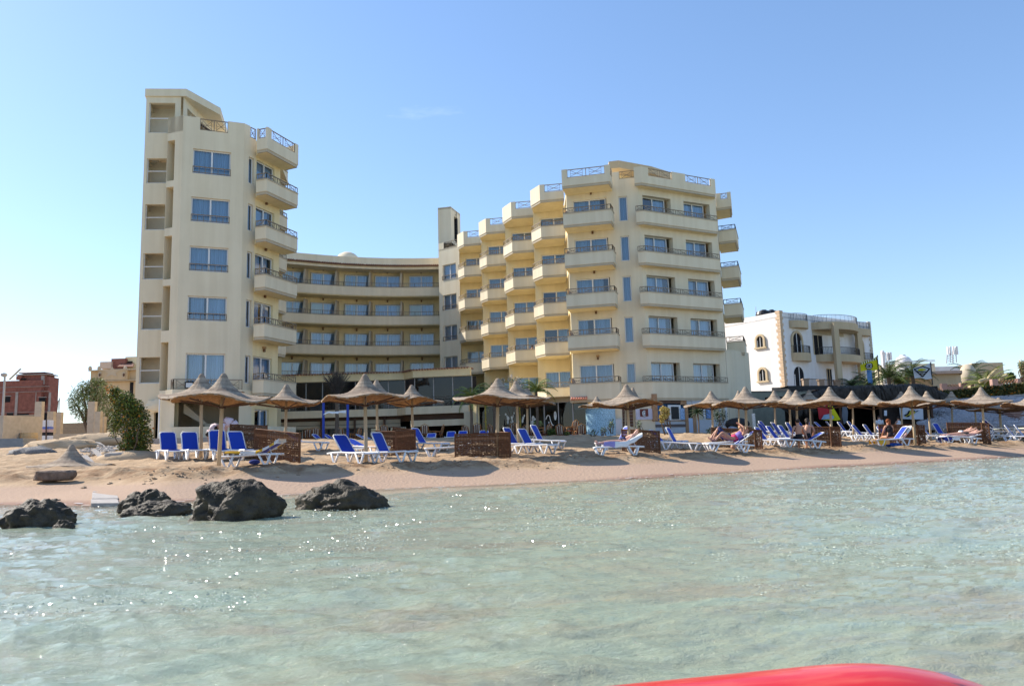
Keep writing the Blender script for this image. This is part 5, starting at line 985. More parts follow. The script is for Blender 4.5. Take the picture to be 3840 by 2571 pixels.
ox, oy = sx(3745, 1680) * 46.0, 46.0
for k in (1, 2): lounger(3745, FY[3745], -10, 45, ['', 'middle lounger of the stack right of the last windbreak', 'top lounger of the stack right of the last windbreak'][k], zoff=.2 * k)
# towels
def towel(name, label, cx_, Y, rz, cols, seg, w_=.62, cat='towel', drop=.22):
    """cloth over a lounger: seg = list of (x, z) profile along the lounger, draped at both sides"""
    mb = MB(); r_ = math.radians(rz); x0 = sx(cx_, 1680) * Y; zg = gz(x0, Y); pr = []
    for i in range(len(seg) - 1):
        for k in range(4): f = k / 4; pr.append((seg[i][0] * (1 - f) + seg[i + 1][0] * f, seg[i][1] * (1 - f) + seg[i + 1][1] * f))
    pr.append(seg[-1]); ysx = [-w_ / 2 - .02, -w_ / 2, -.15, 0, .15, w_ / 2, w_ / 2 + .02]; rr = random.Random(int(cx_))
    V = []
    for (u, z) in pr:
        for j, y in enumerate(ysx): dz = -drop * rr.uniform(.6, 1.2) if j in (0, 6) else rr.uniform(0, .02); V.append((x0 + u * math.cos(r_) - y * math.sin(r_), Y + u * math.sin(r_) + y * math.cos(r_), zg + z + dz))
    n = len(ysx)
    for i in range(len(pr) - 1):
        for j in range(n - 1): mb.f.append((i * n + j, (i + 1) * n + j, (i + 1) * n + j + 1, i * n + j + 1)); mb.m.append((i // 2 + (j // 2 if len(cols) > 2 else 0)) % len(cols))
    mb.v = V; return tag(part(name, mb, cols, smooth=True), label, cat)
ty, tw_, tp, to_, tb_, tpk = [mat(nm, c, rough=.95, var=.08) for nm, c in (('towel_yellow', (.72, .42, .04)), ('towel_white', (.78, .77, .74)), ('towel_purple', (.32, .28, .55)), ('towel_orange', (.75, .38, .16)), ('towel_navy', (.03, .05, .25)), ('towel_pink', (.75, .45, .38)))]
towel('towel', 'yellow and white towel spread over the sideways lounger under the nearest parasol', 950, FY[950], 176, [ty, tw_], [(.75, .40), (-.2, .39), (-.62, .55), (-.9, .74)], drop=.08)
towel('towel', 'orange and white striped towel on the lounger behind the pale blue one', 1368, FY[1368], -30, [to_, tw_], [(.85, .40), (-.2, .40), (-.85, .66)], drop=.1)
towel('towel', 'white towel with thin violet stripes hanging from the sunbather lounger', 2322, FY[2322], 178, [tw_, tw_, tp, tw_, tw_], [(.55, .40), (-.22, .39), (-.80, .68)], drop=.18)
towel('towel', 'pink and white towel over the raised back beside the person in black', 3350, FY[3350], 180, [tpk, tw_], [(-.15, .40), (-.3, .47), (-.78, .98)], drop=.12)
towel('towel', 'crumpled yellow towel on the foot of the lounger beside the person in black', 3350, FY[3350], 180, [ty, ty, to_], [(.95, .40), (.6, .43), (.3, .41)], drop=.25)
towel('towel', 'blue and white striped towel at the feet of the prone sunbathers', 3606, FY[3606], 180, [tb_, tw_], [(.98, .40), (.2, .38)], drop=.16)
towel('towel', 'pale checked towel hanging from the end of the lounger left of the prone sunbathers', 3545, 41.5, 180, [tw_, tp, tw_], [(.3, .42), (-.1, .42)], drop=.5)
towel('towel', 'folded white towel under the heads of the couple lying with bent knees', 2738, FY[2738], 176, [tw_, tp], [(-.6, .62), (-.85, .80)], drop=.05)
# ------------------------------------------------------------------ woven windbreaks
mwk = mat('wicker_brown', (.14, .068, .036), rough=.8, var=.45, scale=4, spec=.2, stretch=(1, 1, 14)); mwl = mat('wicker_light', (.26, .14, .075), rough=.8, var=.3, scale=4, stretch=(1, 1, 14))
def windbreak(label, panels):
    p0 = panels[0][0]; xx = sx(p0[0], 1680) * p0[1]; o = thing('wicker_windbreak', label, 'windbreak', (xx, p0[1], gz(xx, p0[1])), 'woven wicker windbreaks on the beach')
    for (a, b_) in panels:
        A = (sx(a[0], 1680) * a[1], a[1]); B = (sx(b_[0], 1680) * b_[1], b_[1]); L = math.hypot(B[0] - A[0], B[1] - A[1]); (ux, uy), (nx, ny), _ = nrm_in(A, B); za, zb = gz(*A) - .03, gz(*B) - .03
        ta, tb2 = zat(a[0], a[2], a[1]), zat(b_[0], b_[2], b_[1]); rr = random.Random(int(a[0])); ns = max(4, int(L / .05)); nr = 58; mb = MB()
        P = lambda u, v, d=0: (A[0] + ux * u + nx * d, A[1] + uy * u + ny * d, (za + (zb - za) * u / L) + v * ((ta - za) + ((tb2 - zb) - (ta - za)) * u / L))
        for i in range(nr):
            v = i / nr + rr.uniform(-.004, .004); h_ = .0172; ph = i % 2; mi = 1 if 44 <= i <= 48 else 0
            for j in range(ns):
                if noise.noise(Vector((L * j / ns * 9, v * 30, a[0]))) > (.62 if i > 38 else .50) or rr.random() < .012: continue
                u0, u1 = L * j / ns, L * (j + 1) / ns; s1 = .016 if (j + ph) % 2 else -.016; s2 = -s1; dv = rr.uniform(-.003, .003)
                mb.quad(P(u0, v, s1 * -1), P(u1, v + dv, s2 * -1), P(u1, v + h_ + dv, s2 * -1), P(u0, v + h_, s1 * -1), mi)
        part('weave', mb, [mwk, mwl], o)
        st_ = MB()
        for j in range(ns + 1):
            if j % 2 == 0: st_.bar(P(L * j / ns, 0), P(L * j / ns, 1 + rr.uniform(-.01, .02)), .014)
        part('stakes', st_, mwk, o)
        tp_ = MB(); tp_.tube([P(L * j / 8, 1.0 + rr.uniform(-.006, .006)) for j in range(9)], .022, 5); tp_.bar(P(0.01, -.05), P(.01, 1.03), .05); tp_.bar(P(L - .01, -.05), P(L - .01, 1.03), .05); part('border', tp_, mwk, o)
windbreak('two-panel wicker windbreak at the left, its front panel slanting towards the water', [((862, 28.3, 1592), (1000, 27.2, 1597)), ((955, 26.3, 1607), (1125, 24.6, 1625))])
windbreak('bowed wicker windbreak right of the deep blue lounger', [((1474, 31.6, 1601), (1558, 30.6, 1612)), ((1410, 29.6, 1615), (1485, 29.2, 1618)), ((1485, 29.2, 1618), (1556, 29.9, 1612))])
windbreak('flat rectangular wicker windbreak in the middle of the beach', [((1706, 27.3, 1628), (1912, 27.6, 1622)), ((1866, 29.5, 1619), (1914, 27.9, 1621))])
windbreak('wicker windbreak at the head of the striped-towel lounger', [((2334, 31.6, 1610), (2392, 31.0, 1611)), ((2388, 29.9, 1612), (2476, 30.2, 1617))])
windbreak('L-shaped wicker windbreak behind the couple lying with bent knees', [((2672, 34.8, 1603), (2836, 34.2, 1611)), ((2833, 33.3, 1611), (2860, 33.1, 1613))])
windbreak('L-shaped wicker windbreak right of the seated bare-backed pair', [((3032, 37.2, 1600), (3120, 36.8, 1601)), ((3119, 35.4, 1600), (3156, 35.2, 1600))])
windbreak('L-shaped wicker windbreak behind the person in black', [((3302, 38.4, 1592), (3450, 38.0, 1593)), ((3446, 37.0, 1593), (3474, 36.8, 1594))])
windbreak('L-shaped wicker windbreak behind the two prone sunbathers', [((3560, 42.0, 1585), (3692, 41.6, 1585)), ((3690, 40.6, 1585), (3718, 40.4, 1587))])
# ------------------------------------------------------------------ people
skin = mat('skin_tanned', (.50, .26, .17), rough=.5, var=.08); skin2 = mat('skin_light', (.62, .36, .27), rough=.5, var=.08); hairm = mat('hair_dark', (.03, .018, .012), rough=.6, var=.2); hairb = mat('hair_brown', (.14, .07, .03), rough=.6, var=.2)
def person(label, loc, rz, J, skinm, clothes=(), hair=hairm, hairs=1.0, scale=1.0):
    """J: joint positions in local metres; body is one skinned surface. clothes: (name, material, list of segments (joint, joint, r0, r1))"""
    names = ['pel', 'spi', 'che', 'nec', 'hed', 'top', 'shl', 'ell', 'wrl', 'hal', 'shr', 'elr', 'wrr', 'har', 'hil', 'knl', 'anl', 'tol', 'hir', 'knr', 'anr', 'tor']
    E_ = [('pel', 'spi'), ('spi', 'che'), ('che', 'nec'), ('nec', 'hed'), ('hed', 'top'), ('che', 'shl'), ('shl', 'ell'), ('ell', 'wrl'), ('wrl', 'hal'), ('che', 'shr'), ('shr', 'elr'), ('elr', 'wrr'), ('wrr', 'har'), ('pel', 'hil'), ('hil', 'knl'), ('knl', 'anl'), ('anl', 'tol'), ('pel', 'hir'), ('hir', 'knr'), ('knr', 'anr'), ('anr', 'tor')]
    RR = dict(pel=(.135, .11), spi=(.125, .10), che=(.15, .11), nec=(.055, .055), hed=(.082, .092), top=(.07, .075), shl=(.06, .06), ell=(.04, .04), wrl=(.026, .03), hal=(.03, .018), hil=(.09, .09), knl=(.058, .058), anl=(.038, .04), tol=(.038, .028))
    o = thing('person', label, 'person', loc, None, rz=rz, world=False); o.scale = (scale,) * 3
    me = bpy.data.meshes.new('body'); me.from_pydata([J[k] for k in names], [(names.index(a), names.index(b_)) for a, b_ in E_], []); me.materials.append(skinm)
    bo = bpy.data.objects.new('body', me); C.objects.link(bo); bo.parent = o; sm = bo.modifiers.new('skin', 'SKIN'); sm.use_smooth_shade = True; ss_ = bo.modifiers.new('sub', 'SUBSURF'); ss_.levels = 1; ss_.render_levels = 2
    for i, k in enumerate(names): kk = k if k in RR else k[:-1] + 'l'; me.skin_vertices[0].data[i].radius = RR[kk]; me.skin_vertices[0].data[i].use_root = (i == 0)
    V = lambda k: Vector(J[k])
    for h in ('l', 'r'):
        f = MB(); d = (V('ha' + h) - V('wr' + h)).normalized(); s_ = d.cross(Vector((0, 0, 1))); s_ = s_.normalized() if s_.length > .1 else Vector((1, 0, 0))
        for k in range(4): b0 = V('ha' + h) + s_ * (.027 - .018 * k); f.tube([b0, b0 + d * .04, b0 + d * (.075 - .008 * abs(k - 1.3)) + Vector((0, 0, -.012))], [.009, .008, .006], 5)
        b0 = V('wr' + h) + d * .03 + s_ * .02; f.tube([b0, b0 + d * .03 + s_ * .025, b0 + d * .055 + s_ * .03], [.011, .009, .007], 5); part('fingers', f, skinm, o)
    hd = MB(); ax = (V('top') - V('hed')).normalized(); c = V('hed') + ax * .055; fwd = Vector(J.get('face', (0, -1, 0))); fwd = (fwd - ax * fwd.dot(ax)).normalized(); sd = ax.cross(fwd)
    hd.ell(c + fwd * .088 - ax * .02, (.016, .016, .022), 6, 5)
    for q in (-1, 1): hd.ell(c + sd * .083 * q - ax * .01, (.014, .014, .026), 6, 5)
    part('face_features', hd, skinm, o); ey = MB()
    for q in (-1, 1): ey.ell(c + fwd * .082 + sd * .03 * q + ax * .012, (.010, .010, .008), 6, 4)
    part('eyes', ey, Mt['black'], o)
    hr = MB(); hr.ell(c - fwd * .022 + ax * .035, (.10 * hairs, .10 * hairs, .095 * hairs), 12, 8)
    if hairs > 1: hr.ell(c - fwd * .085 - ax * .06, (.07, .07, .11), 8, 6)
    part('hair', hr, hair, o, smooth=True)
    for nm, mt_, segs in clothes:
        m_ = MB()
        for a, b_, r0, r1 in segs: m_.tube([V(a), V(a).lerp(V(b_), .5), V(b_)], [r0, (r0 + r1) / 2 * 1.02, r1], 12)
        part(nm, m_, mt_, o, smooth=True)
    return o
def lying(knee=0.0, side=1, prone=False, back=0.35, arm='side'):
    """lying along +x (feet) on a lounger top at z=.42, head towards -x on the raised back"""
    k = knee; hb = .20 * back
    J = dict(pel=(0, 0, .52), spi=(-.16, 0, .53 + hb * .5), che=(-.36, 0, .56 + hb * 1.5), nec=(-.52, 0, .60 + hb * 2.3), hed=(-.60, 0, .63 + hb * 2.8), top=(-.73, 0, .68 + hb * 3.2), face=(.3, 0, 1) if not prone else (0, 1, -.3))
    for s_, q in (('l', .1), ('r', -.1)):
        kk = k if s_ == 'l' else max(0, k - .12)
        J['hi' + s_] = (.06, q, .50); J['kn' + s_] = (.50 - kk * .35, q * 1.1, .49 + kk); J['an' + s_] = (.93 - kk * .75, q * 1.1, .46); J['to' + s_] = (1.0 - kk * .75, q * 1.3, .58 if not prone else .40)
        J['sh' + s_] = (-.42, q * 1.9, .57 + hb * 1.6)
        if arm == 'up': J['el' + s_] = (-.40, q * 2.9, .86 + hb); J['wr' + s_] = (-.28, q * 1.2, 1.0 + hb); J['ha' + s_] = (-.24, q * .8, 1.04 + hb)
        elif arm == 'head': J['el' + s_] = (-.62, q * 3.6, .66 + hb * 2); J['wr' + s_] = (-.76, q * 1.8, .66 + hb * 3); J['ha' + s_] = (-.80, q * 1.0, .67 + hb * 3)
        else: J['el' + s_] = (-.2, q * 2.5, .50 + hb * .3); J['wr' + s_] = (.05, q * 2.3, .49); J['ha' + s_] = (.13, q * 2.3, .48)
    return J
def lpos(px, Y, dz=0): x = sx(px, 1680) * Y; return (x, Y, gz(x, Y) + dz)
PI = math.pi
bik = mat('bikini_pink', (.65, .05, .15)); bik2 = mat('swimsuit_navy', (.02, .03, .10)); blk = mat('swim_black', (.012, .012, .014)); wht = mat('shirt_white_pink', (.78, .66, .72), var=.05, rough=.9); shw = mat('shirt_white', (.72, .74, .78), var=.05); purp = mat('swimwear_purple', (.22, .15, .45), var=.4, scale=20)
person('sunbather lying on the striped white towel with legs stretched to the left', lpos(2332, FY[2322], -.05), math.radians(178), lying(.03, back=.42), skin2, [('swimwear', bik2, [('pel', 'spi', .15, .14), ('pel', 'hil', .13, .12)])], hairb, scale=.93)
person('person in pink and purple swimwear reading on the front lounger with one knee bent', lpos(2750, FY[2738]), math.radians(176), lying(.30, back=.38, arm='up'), skin, [('swimwear', bik, [('pel', 'spi', .15, .14)]), ('bikini_top', purp, [('spi', 'che', .145, .165)])], hairb, 1.1)
m_ = MB(); P = lpos(2793, FY[2738]); m_.box(P[0] - .18, P[1] - .15, P[2] + .98, P[0] + .16, P[1] + .1, P[2] + 1.02); tag(part('magazine', m_, mat('magazine_orange', (.6, .35, .2), var=.4, scale=12)), 'open magazine held up by the person in pink and purple swimwear', 'magazine')
person('person on the rear lounger with both knees raised high and dark shorts', lpos(2728, FY[2722]), math.radians(176), lying(.46, back=.3), skin, [('shorts', bik2, [('pel', 'spi', .155, .14), ('hil', 'knl', .12, .085), ('hir', 'knr', .12, .085)])])
def sitting(lean=0.0, arms='rest', legs='down', turn=1):
    J = dict(pel=(0, 0, .50), spi=(-.01, lean * .3, .68), che=(0, lean, .90), nec=(0, lean * 1.3, 1.06), hed=(0, lean * 1.6, 1.15), top=(0, lean * 1.8, 1.29), face=(0, 1, 0))
    for s_, q in (('l', -1), ('r', 1)):
        J['hi' + s_] = (.10 * q, .05, .49); J['kn' + s_] = (.14 * q, .46, .50); J['an' + s_] = (.15 * q, .50, .10); J['to' + s_] = (.16 * q, .64, .05)
        J['sh' + s_] = (.18 * q, lean, 1.0)
        if arms == 'down': J['el' + s_] = (.27 * q, lean * .5 - .03, .74); J['wr' + s_] = (.32 * q, -.02, .50); J['ha' + s_] = (.34 * q, .04, .44)
        else: J['el' + s_] = (.25 * q, lean + .08, .76); J['wr' + s_] = (.17 * q, .33, .64); J['ha' + s_] = (.14 * q, .40, .60)
    return J
person('bare-backed person with short dark hair sitting with their back to the sea', lpos(3000, FY[3012] - .1, -.06), 0.0, sitting(.04, 'down'), skin, [('swim_shorts', blk, [('pel', 'spi', .15, .135), ('hil', 'knl', .12, .085), ('hir', 'knr', .12, .085)])])
person('bare-shouldered person with tied dark hair sitting close beside the bare-backed one', lpos(3033, FY[3012] + .3, -.04), -.5, sitting(.10), skin, [('swimwear', blk, [('pel', 'spi', .15, .13)])], hairm, 1.12)
person('person with auburn hair in a black sleeveless top seated by the windbreak', lpos(3343, FY[3350] + .6, -.02), .2, sitting(.05), skin, [('black_top', blk, [('pel', 'spi', .155, .14), ('spi', 'che', .14, .17), ('che', 'nec', .165, .07)])], mat('hair_auburn', (.20, .06, .02)), 1.1)
person('sunbather in black trunks lying face up on the front lounger by the last windbreak', lpos(3625, FY[3606], -.04), math.radians(180), lying(0.02, back=.14, arm='head'), skin2, [('swim_trunks', blk, [('pel', 'spi', .15, .13), ('pel', 'hil', .13, .12), ('pel', 'hir', .13, .12)])])
person('sunbather lying on their front on the rear lounger by the last windbreak', lpos(3606, FY[3590], .06), math.radians(180), lying(0.0, prone=True, back=.2, arm='head'), skin2, [('swimwear', shw, [('pel', 'spi', .15, .13)])], hairb)
def bending():
    J = dict(pel=(0, 0, .92), spi=(-.12, -.02, 1.06), che=(-.38, -.02, 1.10), nec=(-.54, 0, 1.00), hed=(-.60, 0, .93), top=(-.69, 0, .82), face=(-.3, 0, -1))
    for s_, q in (('l', -1), ('r', 1)):
        J['hi' + s_] = (.02, .1 * q, .88); J['kn' + s_] = (.03, .12 * q, .48); J['an' + s_] = (.06, .12 * q, .08); J['to' + s_] = (-.08, .13 * q, .04)
        J['sh' + s_] = (-.40, .19 * q, 1.04); J['el' + s_] = (-.42, .22 * q, .78); J['wr' + s_] = (-.40, .18 * q, .54); J['ha' + s_] = (-.40, .16 * q, .46)
    return J
tr_ = mat('trousers_black', (.012, .012, .016), rough=.9)
cl = lambda: [('shirt', wht, [('pel', 'spi', .15, .165), ('spi', 'che', .165, .19), ('che', 'nec', .18, .09), ('shl', 'ell', .09, .065), ('shr', 'elr', .09, .065)]), ('trousers', tr_, [('pel', 'hil', .15, .13), ('pel', 'hir', .15, .13), ('hil', 'knl', .13, .09), ('hir', 'knr', .13, .09), ('knl', 'anl', .09, .07), ('knr', 'anr', .09, .07)])]
P = lpos(880, 29.0); person('attendant in a pale pink shirt and black trousers bending over a lounger', (P[0] + .02, P[1], zat(860, 1567, 29.0) - 1.24), 0.1, bending(), skin, cl())
P = lpos(815, 30.0); person('second attendant in a pale pink shirt stooping lower beside the first one', (P[0] + .12, P[1], zat(806, 1592, 30.0) - 1.24), 1.2, bending(), skin, cl())
def standing():
    J = dict(pel=(0, 0, .95), spi=(0, 0, 1.12), che=(0, 0, 1.34), nec=(0, 0, 1.50), hed=(0, 0, 1.58), top=(0, 0, 1.72), face=(-.4, -1, 0))
    for s_, q in (('l', -1), ('r', 1)):
        J['hi' + s_] = (.1 * q, 0, .9); J['kn' + s_] = (.11 * q, -.02, .5); J['an' + s_] = (.12 * q, .02, .08); J['to' + s_] = (.13 * q, -.12, .04); J['sh' + s_] = (.19 * q, 0, 1.44); J['el' + s_] = (.26 * q, .02, 1.16); J['wr' + s_] = (.25 * q, -.12, .94); J['ha' + s_] = (.24 * q, -.17, .88)
    return J
P = lpos(3306, 55.0); person('person in white clothes standing in the shade at the hut doorway', (P[0], 55.0, zat(3306, 1560, 55) - 1.72), 0, standing(), skin, [('shirt', shw, [('pel', 'spi', .16, .16), ('spi', 'che', .16, .19), ('che', 'nec', .18, .09), ('shl', 'ell', .09, .07), ('shr', 'elr', .09, .07)]), ('trousers', shw, [('hil', 'knl', .13, .1), ('hir', 'knr', .13, .1), ('knl', 'anl', .1, .09), ('knr', 'anr', .1, .09)])])
P = lpos(3380, 53.0); person('person in a white shirt sitting in the shade below the bird banner', (P[0], 53.0, zat(3380, 1563, 53) - 1.29), .3, sitting(.02), skin, [('shirt', shw, [('pel', 'spi', .16, .16), ('spi', 'che', .16, .19), ('che', 'nec', .18, .09)])])
P = (sx(1994, 1305) * 64.6, 64.6, LD[1] - .75 + 0); person('person with bare shoulders leaning on a first-floor balcony of the stepped wing', (P[0], 64.6, zat(1975, 1296, 64.6) - 1.29), -.3, sitting(.12), skin, [('white_top', shw, [('pel', 'spi', .16, .15), ('spi', 'che', .15, .16)])])
# ------------------------------------------------------------------ terrace chairs and tables
mcane = mat('cane_orange', (.42, .19, .07), rough=.6, var=.25); mstr1 = mat('cushion_maroon', (.12, .03, .03), rough=.9); mstr2 = mat('cushion_cream', (.62, .55, .45), rough=.9)
def chair_meshes():
    f = MB()
    for x, y in ((-.25, -.22), (.25, -.22), (-.22, .22), (.22, .22)): f.tube([(x * 1.1, y * 1.15, 0), (x, y, .4), (x, y * .9, .42)], .022, 6)
    f.tube([(-.3, -.25, .42), (.3, -.25, .42)], .022, 6); f.tube([(-.3, -.25, .62), (-.34, .05, .66), (-.28, .28, .62), (-.24, .38, 1.0), (0, .42, 1.12), (.24, .38, 1.0), (.28, .28, .62), (.34, .05, .66), (.3, -.25, .62)], .026, 6)
    for q in (-1, 1): f.tube([(.28 * q, -.25, .4), (.3 * q, -.25, .62)], .02, 5); f.tube([(.27 * q, .2, .4), (.29 * q, .2, .64)], .02, 5)
    f.tube([(-.26, .26, .4), (.26, .26, .4)], .022, 6); [f.bar((-.2 + .1 * j, .26, .4), (-.2 + .1 * j, .385, .98), .015) for j in range(5)]
    s_ = MB(); s_.box(-.26, -.26, .42, .26, .24, .48)
    b_ = MB()
    for j in range(7): x0 = -.245 + .07 * j; b_.add([(x0, .20, .48), (x0 + .07, .20, .48), (x0 + .07, .33, 1.05 - abs(j - 3) * .03), (x0, .33, 1.05 - abs(j - 3) * .03), (x0, .25, .48), (x0 + .07, .25, .48), (x0 + .07, .38, 1.05 - abs(j - 3) * .03), (x0, .38, 1.05 - abs(j - 3) * .03)], [(0, 1, 2, 3), (7, 6, 5, 4), (0, 3, 7, 4), (1, 5, 6, 2), (3, 2, 6, 7)], j % 2)
    return f.mesh('frame', mcane, smooth=True), s_.mesh('seat_cushion', mstr1), b_.mesh('striped_cushion', [mstr1, mstr2])
CF, CSm, CBm = chair_meshes()
def chair(px, Y, rz, label, py_top=None):
    x = sx(px, 1640) * Y; z = gz(x, Y); 
    if py_top: z = zat(px, py_top, Y) - 1.12
    o = thing('cane_armchair', label, 'armchair', (x, Y, z), 'cane armchairs with striped cushions', rz=math.radians(rz), world=False)
    part('frame', CF, None, o); part('seat_cushion', CSm, None, o); part('striped_cushion', CBm, None, o)
for a in [(1168, 54, 200, 'striped armchair in the shaded group of three, left', 1604), (1182, 53, 200, 'striped armchair in the shaded group of three, right', 1602), (1155, 55, 190, 'striped armchair in the shaded group of three, rear', 1606),
          (1232, 55, 110, 'striped armchair turned sideways left of the palm trunk', 1606), (1275, 53, 180, 'large striped armchair seen from behind at the palm trunk', 1602), (1332, 55, 250, 'striped armchair turned sideways right of the second blue post', 1604),
          (1443, 55, 180, 'dark armchair behind the bowed windbreak', 1592), (1595, 54, 180, 'striped armchair seen from behind below the restaurant', 1590), (1643, 55, 260, 'armchair facing left below the restaurant', 1592),
          (1752, 55, 160, 'striped armchair left of the large one behind the middle windbreak', 1594), (1790, 53, 180, 'large striped armchair behind the middle windbreak', 1586), (1850, 54, 140, 'dark armchair in front of the cafe entrance', 1590),
          (1920, 53, 200, 'dark armchair in front of the cafe window', 1585), (1957, 52, 130, 'armchair with dark red stripes near the cafe table', 1588), (1980, 53, 160, 'armchair with pink stripes near the cafe table', 1592), (2045, 51, 230, 'sunlit orange armchair right of the plant', 1588),
          (2105, 50.5, 160, 'sunlit orange armchair left of the small table', 1590), (2148, 51.5, 215, 'sunlit orange armchair with a tall striped cushion', 1575), (2176, 50, 190, 'sunlit orange armchair at the right end by the shower', 1588)]: chair(*a)
def table(px, Y, py, label):
    P = at(px, py, Y); o = thing('cane_table', label, 'table', (P[0], Y, P[2] - .74), None, world=False); m_ = MB(); m_.box(-.4, -.4, .7, .4, .4, .75); part('tabletop', m_, mcane, o)
    for x in (-.33, .33):
        for y in (-.33, .33): m_ = MB(); m_.bar((x, y, 0), (x, y, .7), .05); part('leg', m_, mcane, o)
table(2018, 52, 1603, 'cane table carrying the pale flowers before the cafe'); table(2132, 51, 1599, 'cane table between the sunlit orange armchairs'); table(1300, 55, 1625, 'low table between the sideways armchairs by the blue posts'); table(1617, 55, 1616, 'table between the armchairs below the restaurant')
for k in range(5, 0, -1):
    o = thing('cane_armchair', 'cane armchair at the left end of the wide corner balcony on the %s floor' % ['', 'first', 'second', 'third', 'fourth', 'fifth'][k], 'armchair', (4.75, 57.45, LD[k] - .62), 'cane armchairs with striped cushions', rz=math.radians(60), world=False); part('frame', CF, None, o); part('seat_cushion', CSm, None, o); part('striped_cushion', CBm, None, o)
# blue posts with a white cloth
bpst = mat('post_blue', (.015, .05, .35), rough=.5)
o = thing('blue_goal_posts', 'two tall blue posts with a sagging white cloth strip tied between them', 'posts', (-10.5, 46, 2.2))
for px, pt in ((1213, 1510), (1304, 1510)):
    P = at(px, pt, 46); m_ = MB(); m_.tube([(sx(px, 1655) * 46, 46, 1.9), (P[0], 46, P[2])], .075, 8); part('post', m_, bpst, o)
m_ = MB(); q = [(1213, 1553), (1222, 1548), (1232, 1544), (1250, 1546), (1270, 1544), (1297, 1540)]; pts = [at(px, py, 45.9) for px, py in q]
for i in range(len(q) - 1): a, c = pts[i], pts[i + 1]; m_.quad((a[0], a[1] - .02, a[2] - .04), (c[0], c[1] - .02, c[2] - .05 - .02 * i), (c[0], c[1] + .05, c[2] + .05), (a[0], a[1] + .05, a[2] + .04))
part('white_cloth', m_, tw_, o)
# ------------------------------------------------------------------ plants
def leaves(mb, pts, size, r_, mi=(0,), asp=2.2, droop=0.3):
    for p in pts:
        d = Vector((r_.gauss(0, 1), r_.gauss(0, 1), r_.gauss(0, .7) - droop)).normalized(); a = d * size * r_.uniform(.6, 1.4); s_ = d.cross(Vector((r_.gauss(0, 1), r_.gauss(0, 1), r_.gauss(0, 1)))).normalized() * (a.length / asp); p = Vector(p)
        mb.add([p, p + a * .5 + s_ * .5, p + a, p + a * .5 - s_ * .5], [(0, 1, 2, 3)], r_.choice(mi))
def clump_pts(r_, centers, n):
    out = []
    for c, rad, w_ in centers:
        for _ in range(int(n * w_)):
            d = Vector((r_.gauss(0, 1), r_.gauss(0, 1), r_.gauss(0, 1))).normalized() * (r_.random() ** .45); out.append((c[0] + d.x * rad[0], c[1] + d.y * rad[1], c[2] + d.z * rad[2]))
    return out
def bush(name, label, cat, base, centers, n, size, mats, mi, seed, stems=6, group=None, asp=2.2, droop=.3, trunk=.05):
    r_ = random.Random(seed); o = thing(name, label, cat, base, group); m_ = MB()
    for _ in range(stems):
        c, rad, _w = r_.choice(centers); e = Vector((c[0] + r_.gauss(0, rad[0] * .4), c[1] + r_.gauss(0, rad[1] * .4), c[2] + rad[2] * r_.uniform(-.2, .7))); s_ = Vector(base) + Vector((r_.gauss(0, .12), r_.gauss(0, .1), -.1)); md = s_.lerp(e, .5) + Vector((r_.gauss(0, .15), r_.gauss(0, .15), .15)); m_.tube([s_, md, e], [trunk, trunk * .6, trunk * .2], 5)
    part('trunk' if cat == 'tree' else 'stem', m_, Mt['trunk'], o, smooth=True); m_ = MB(); leaves(m_, clump_pts(r_, centers, n), size, r_, mi, asp, droop); f_ = part('crown' if cat == 'tree' else 'foliage', m_, mats, o); return o
def cpt(px, py, Y, rx, rz, w_, ry=None): P = at(px, py, Y); k = Y / FPX; return ((P[0], P[1], P[2]), (rx * k, (ry or rx) * k, rz * k), w_)
Yb = 29.5; bx = sx(508, 1710) * Yb
bush('flowering_bush', 'tall green flowering bush with yellow blossoms growing beside the stair tower door', 'bush', (bx, Yb, gz(bx, Yb)),
     [cpt(430, 1475, Yb, 25, 30, .35), cpt(460, 1500, Yb, 45, 40, 1.0), cpt(500, 1530, Yb, 38, 40, 1.0), cpt(525, 1570, Yb, 38, 50, 1.1), cpt(480, 1600, Yb, 30, 60, .6), cpt(445, 1560, Yb, 30, 50, .5), cpt(430, 1600, Yb, 25, 45, .3), cpt(500, 1660, Yb, 45, 50, 1.0), cpt(540, 1640, Yb, 35, 50, .8), cpt(530, 1690, Yb, 35, 25, .6), cpt(465, 1680, Yb, 25, 30, .3)], 1500, .085, [Mt['leaf'], Mt['leafd'], Mt['leafy'], Mt['orange']], (0, 0, 0, 0, 0, 1, 1, 1, 0, 2, 0, 2), 3, stems=16, trunk=.03)
r_ = random.Random(8); m_ = MB(); P_ = clump_pts(r_, [cpt(415, 1460, Yb, 22, 25, .35), cpt(430, 1500, Yb, 22, 40, .3), cpt(490, 1640, Yb, 40, 60, .45), cpt(550, 1630, Yb, 25, 40, .25), cpt(500, 1560, Yb, 50, 60, .25)], 110); leaves(m_, P_, .09, r_, (0,), 1.3); tag(part('blossom', m_, Mt['orange']), 'x', 'x')
bl = bpy.data.objects['blossom']; del bl['label']; del bl['category']; bl.parent = bpy.data.objects['flowering_bush']; bl.data.transform(Matrix.Translation((-bx, -Yb, -gz(bx, Yb))))
m_ = MB(); m_.ell((bx - .1, Yb - .1, gz(bx, Yb) - .1), (1.3, .9, .38), 24, 8, fn=lambda d: 1 + .12 * noise.noise(d * 3)); o = part('sand_mound', m_, Mt['drysand'], smooth=True); o['kind'] = 'structure'
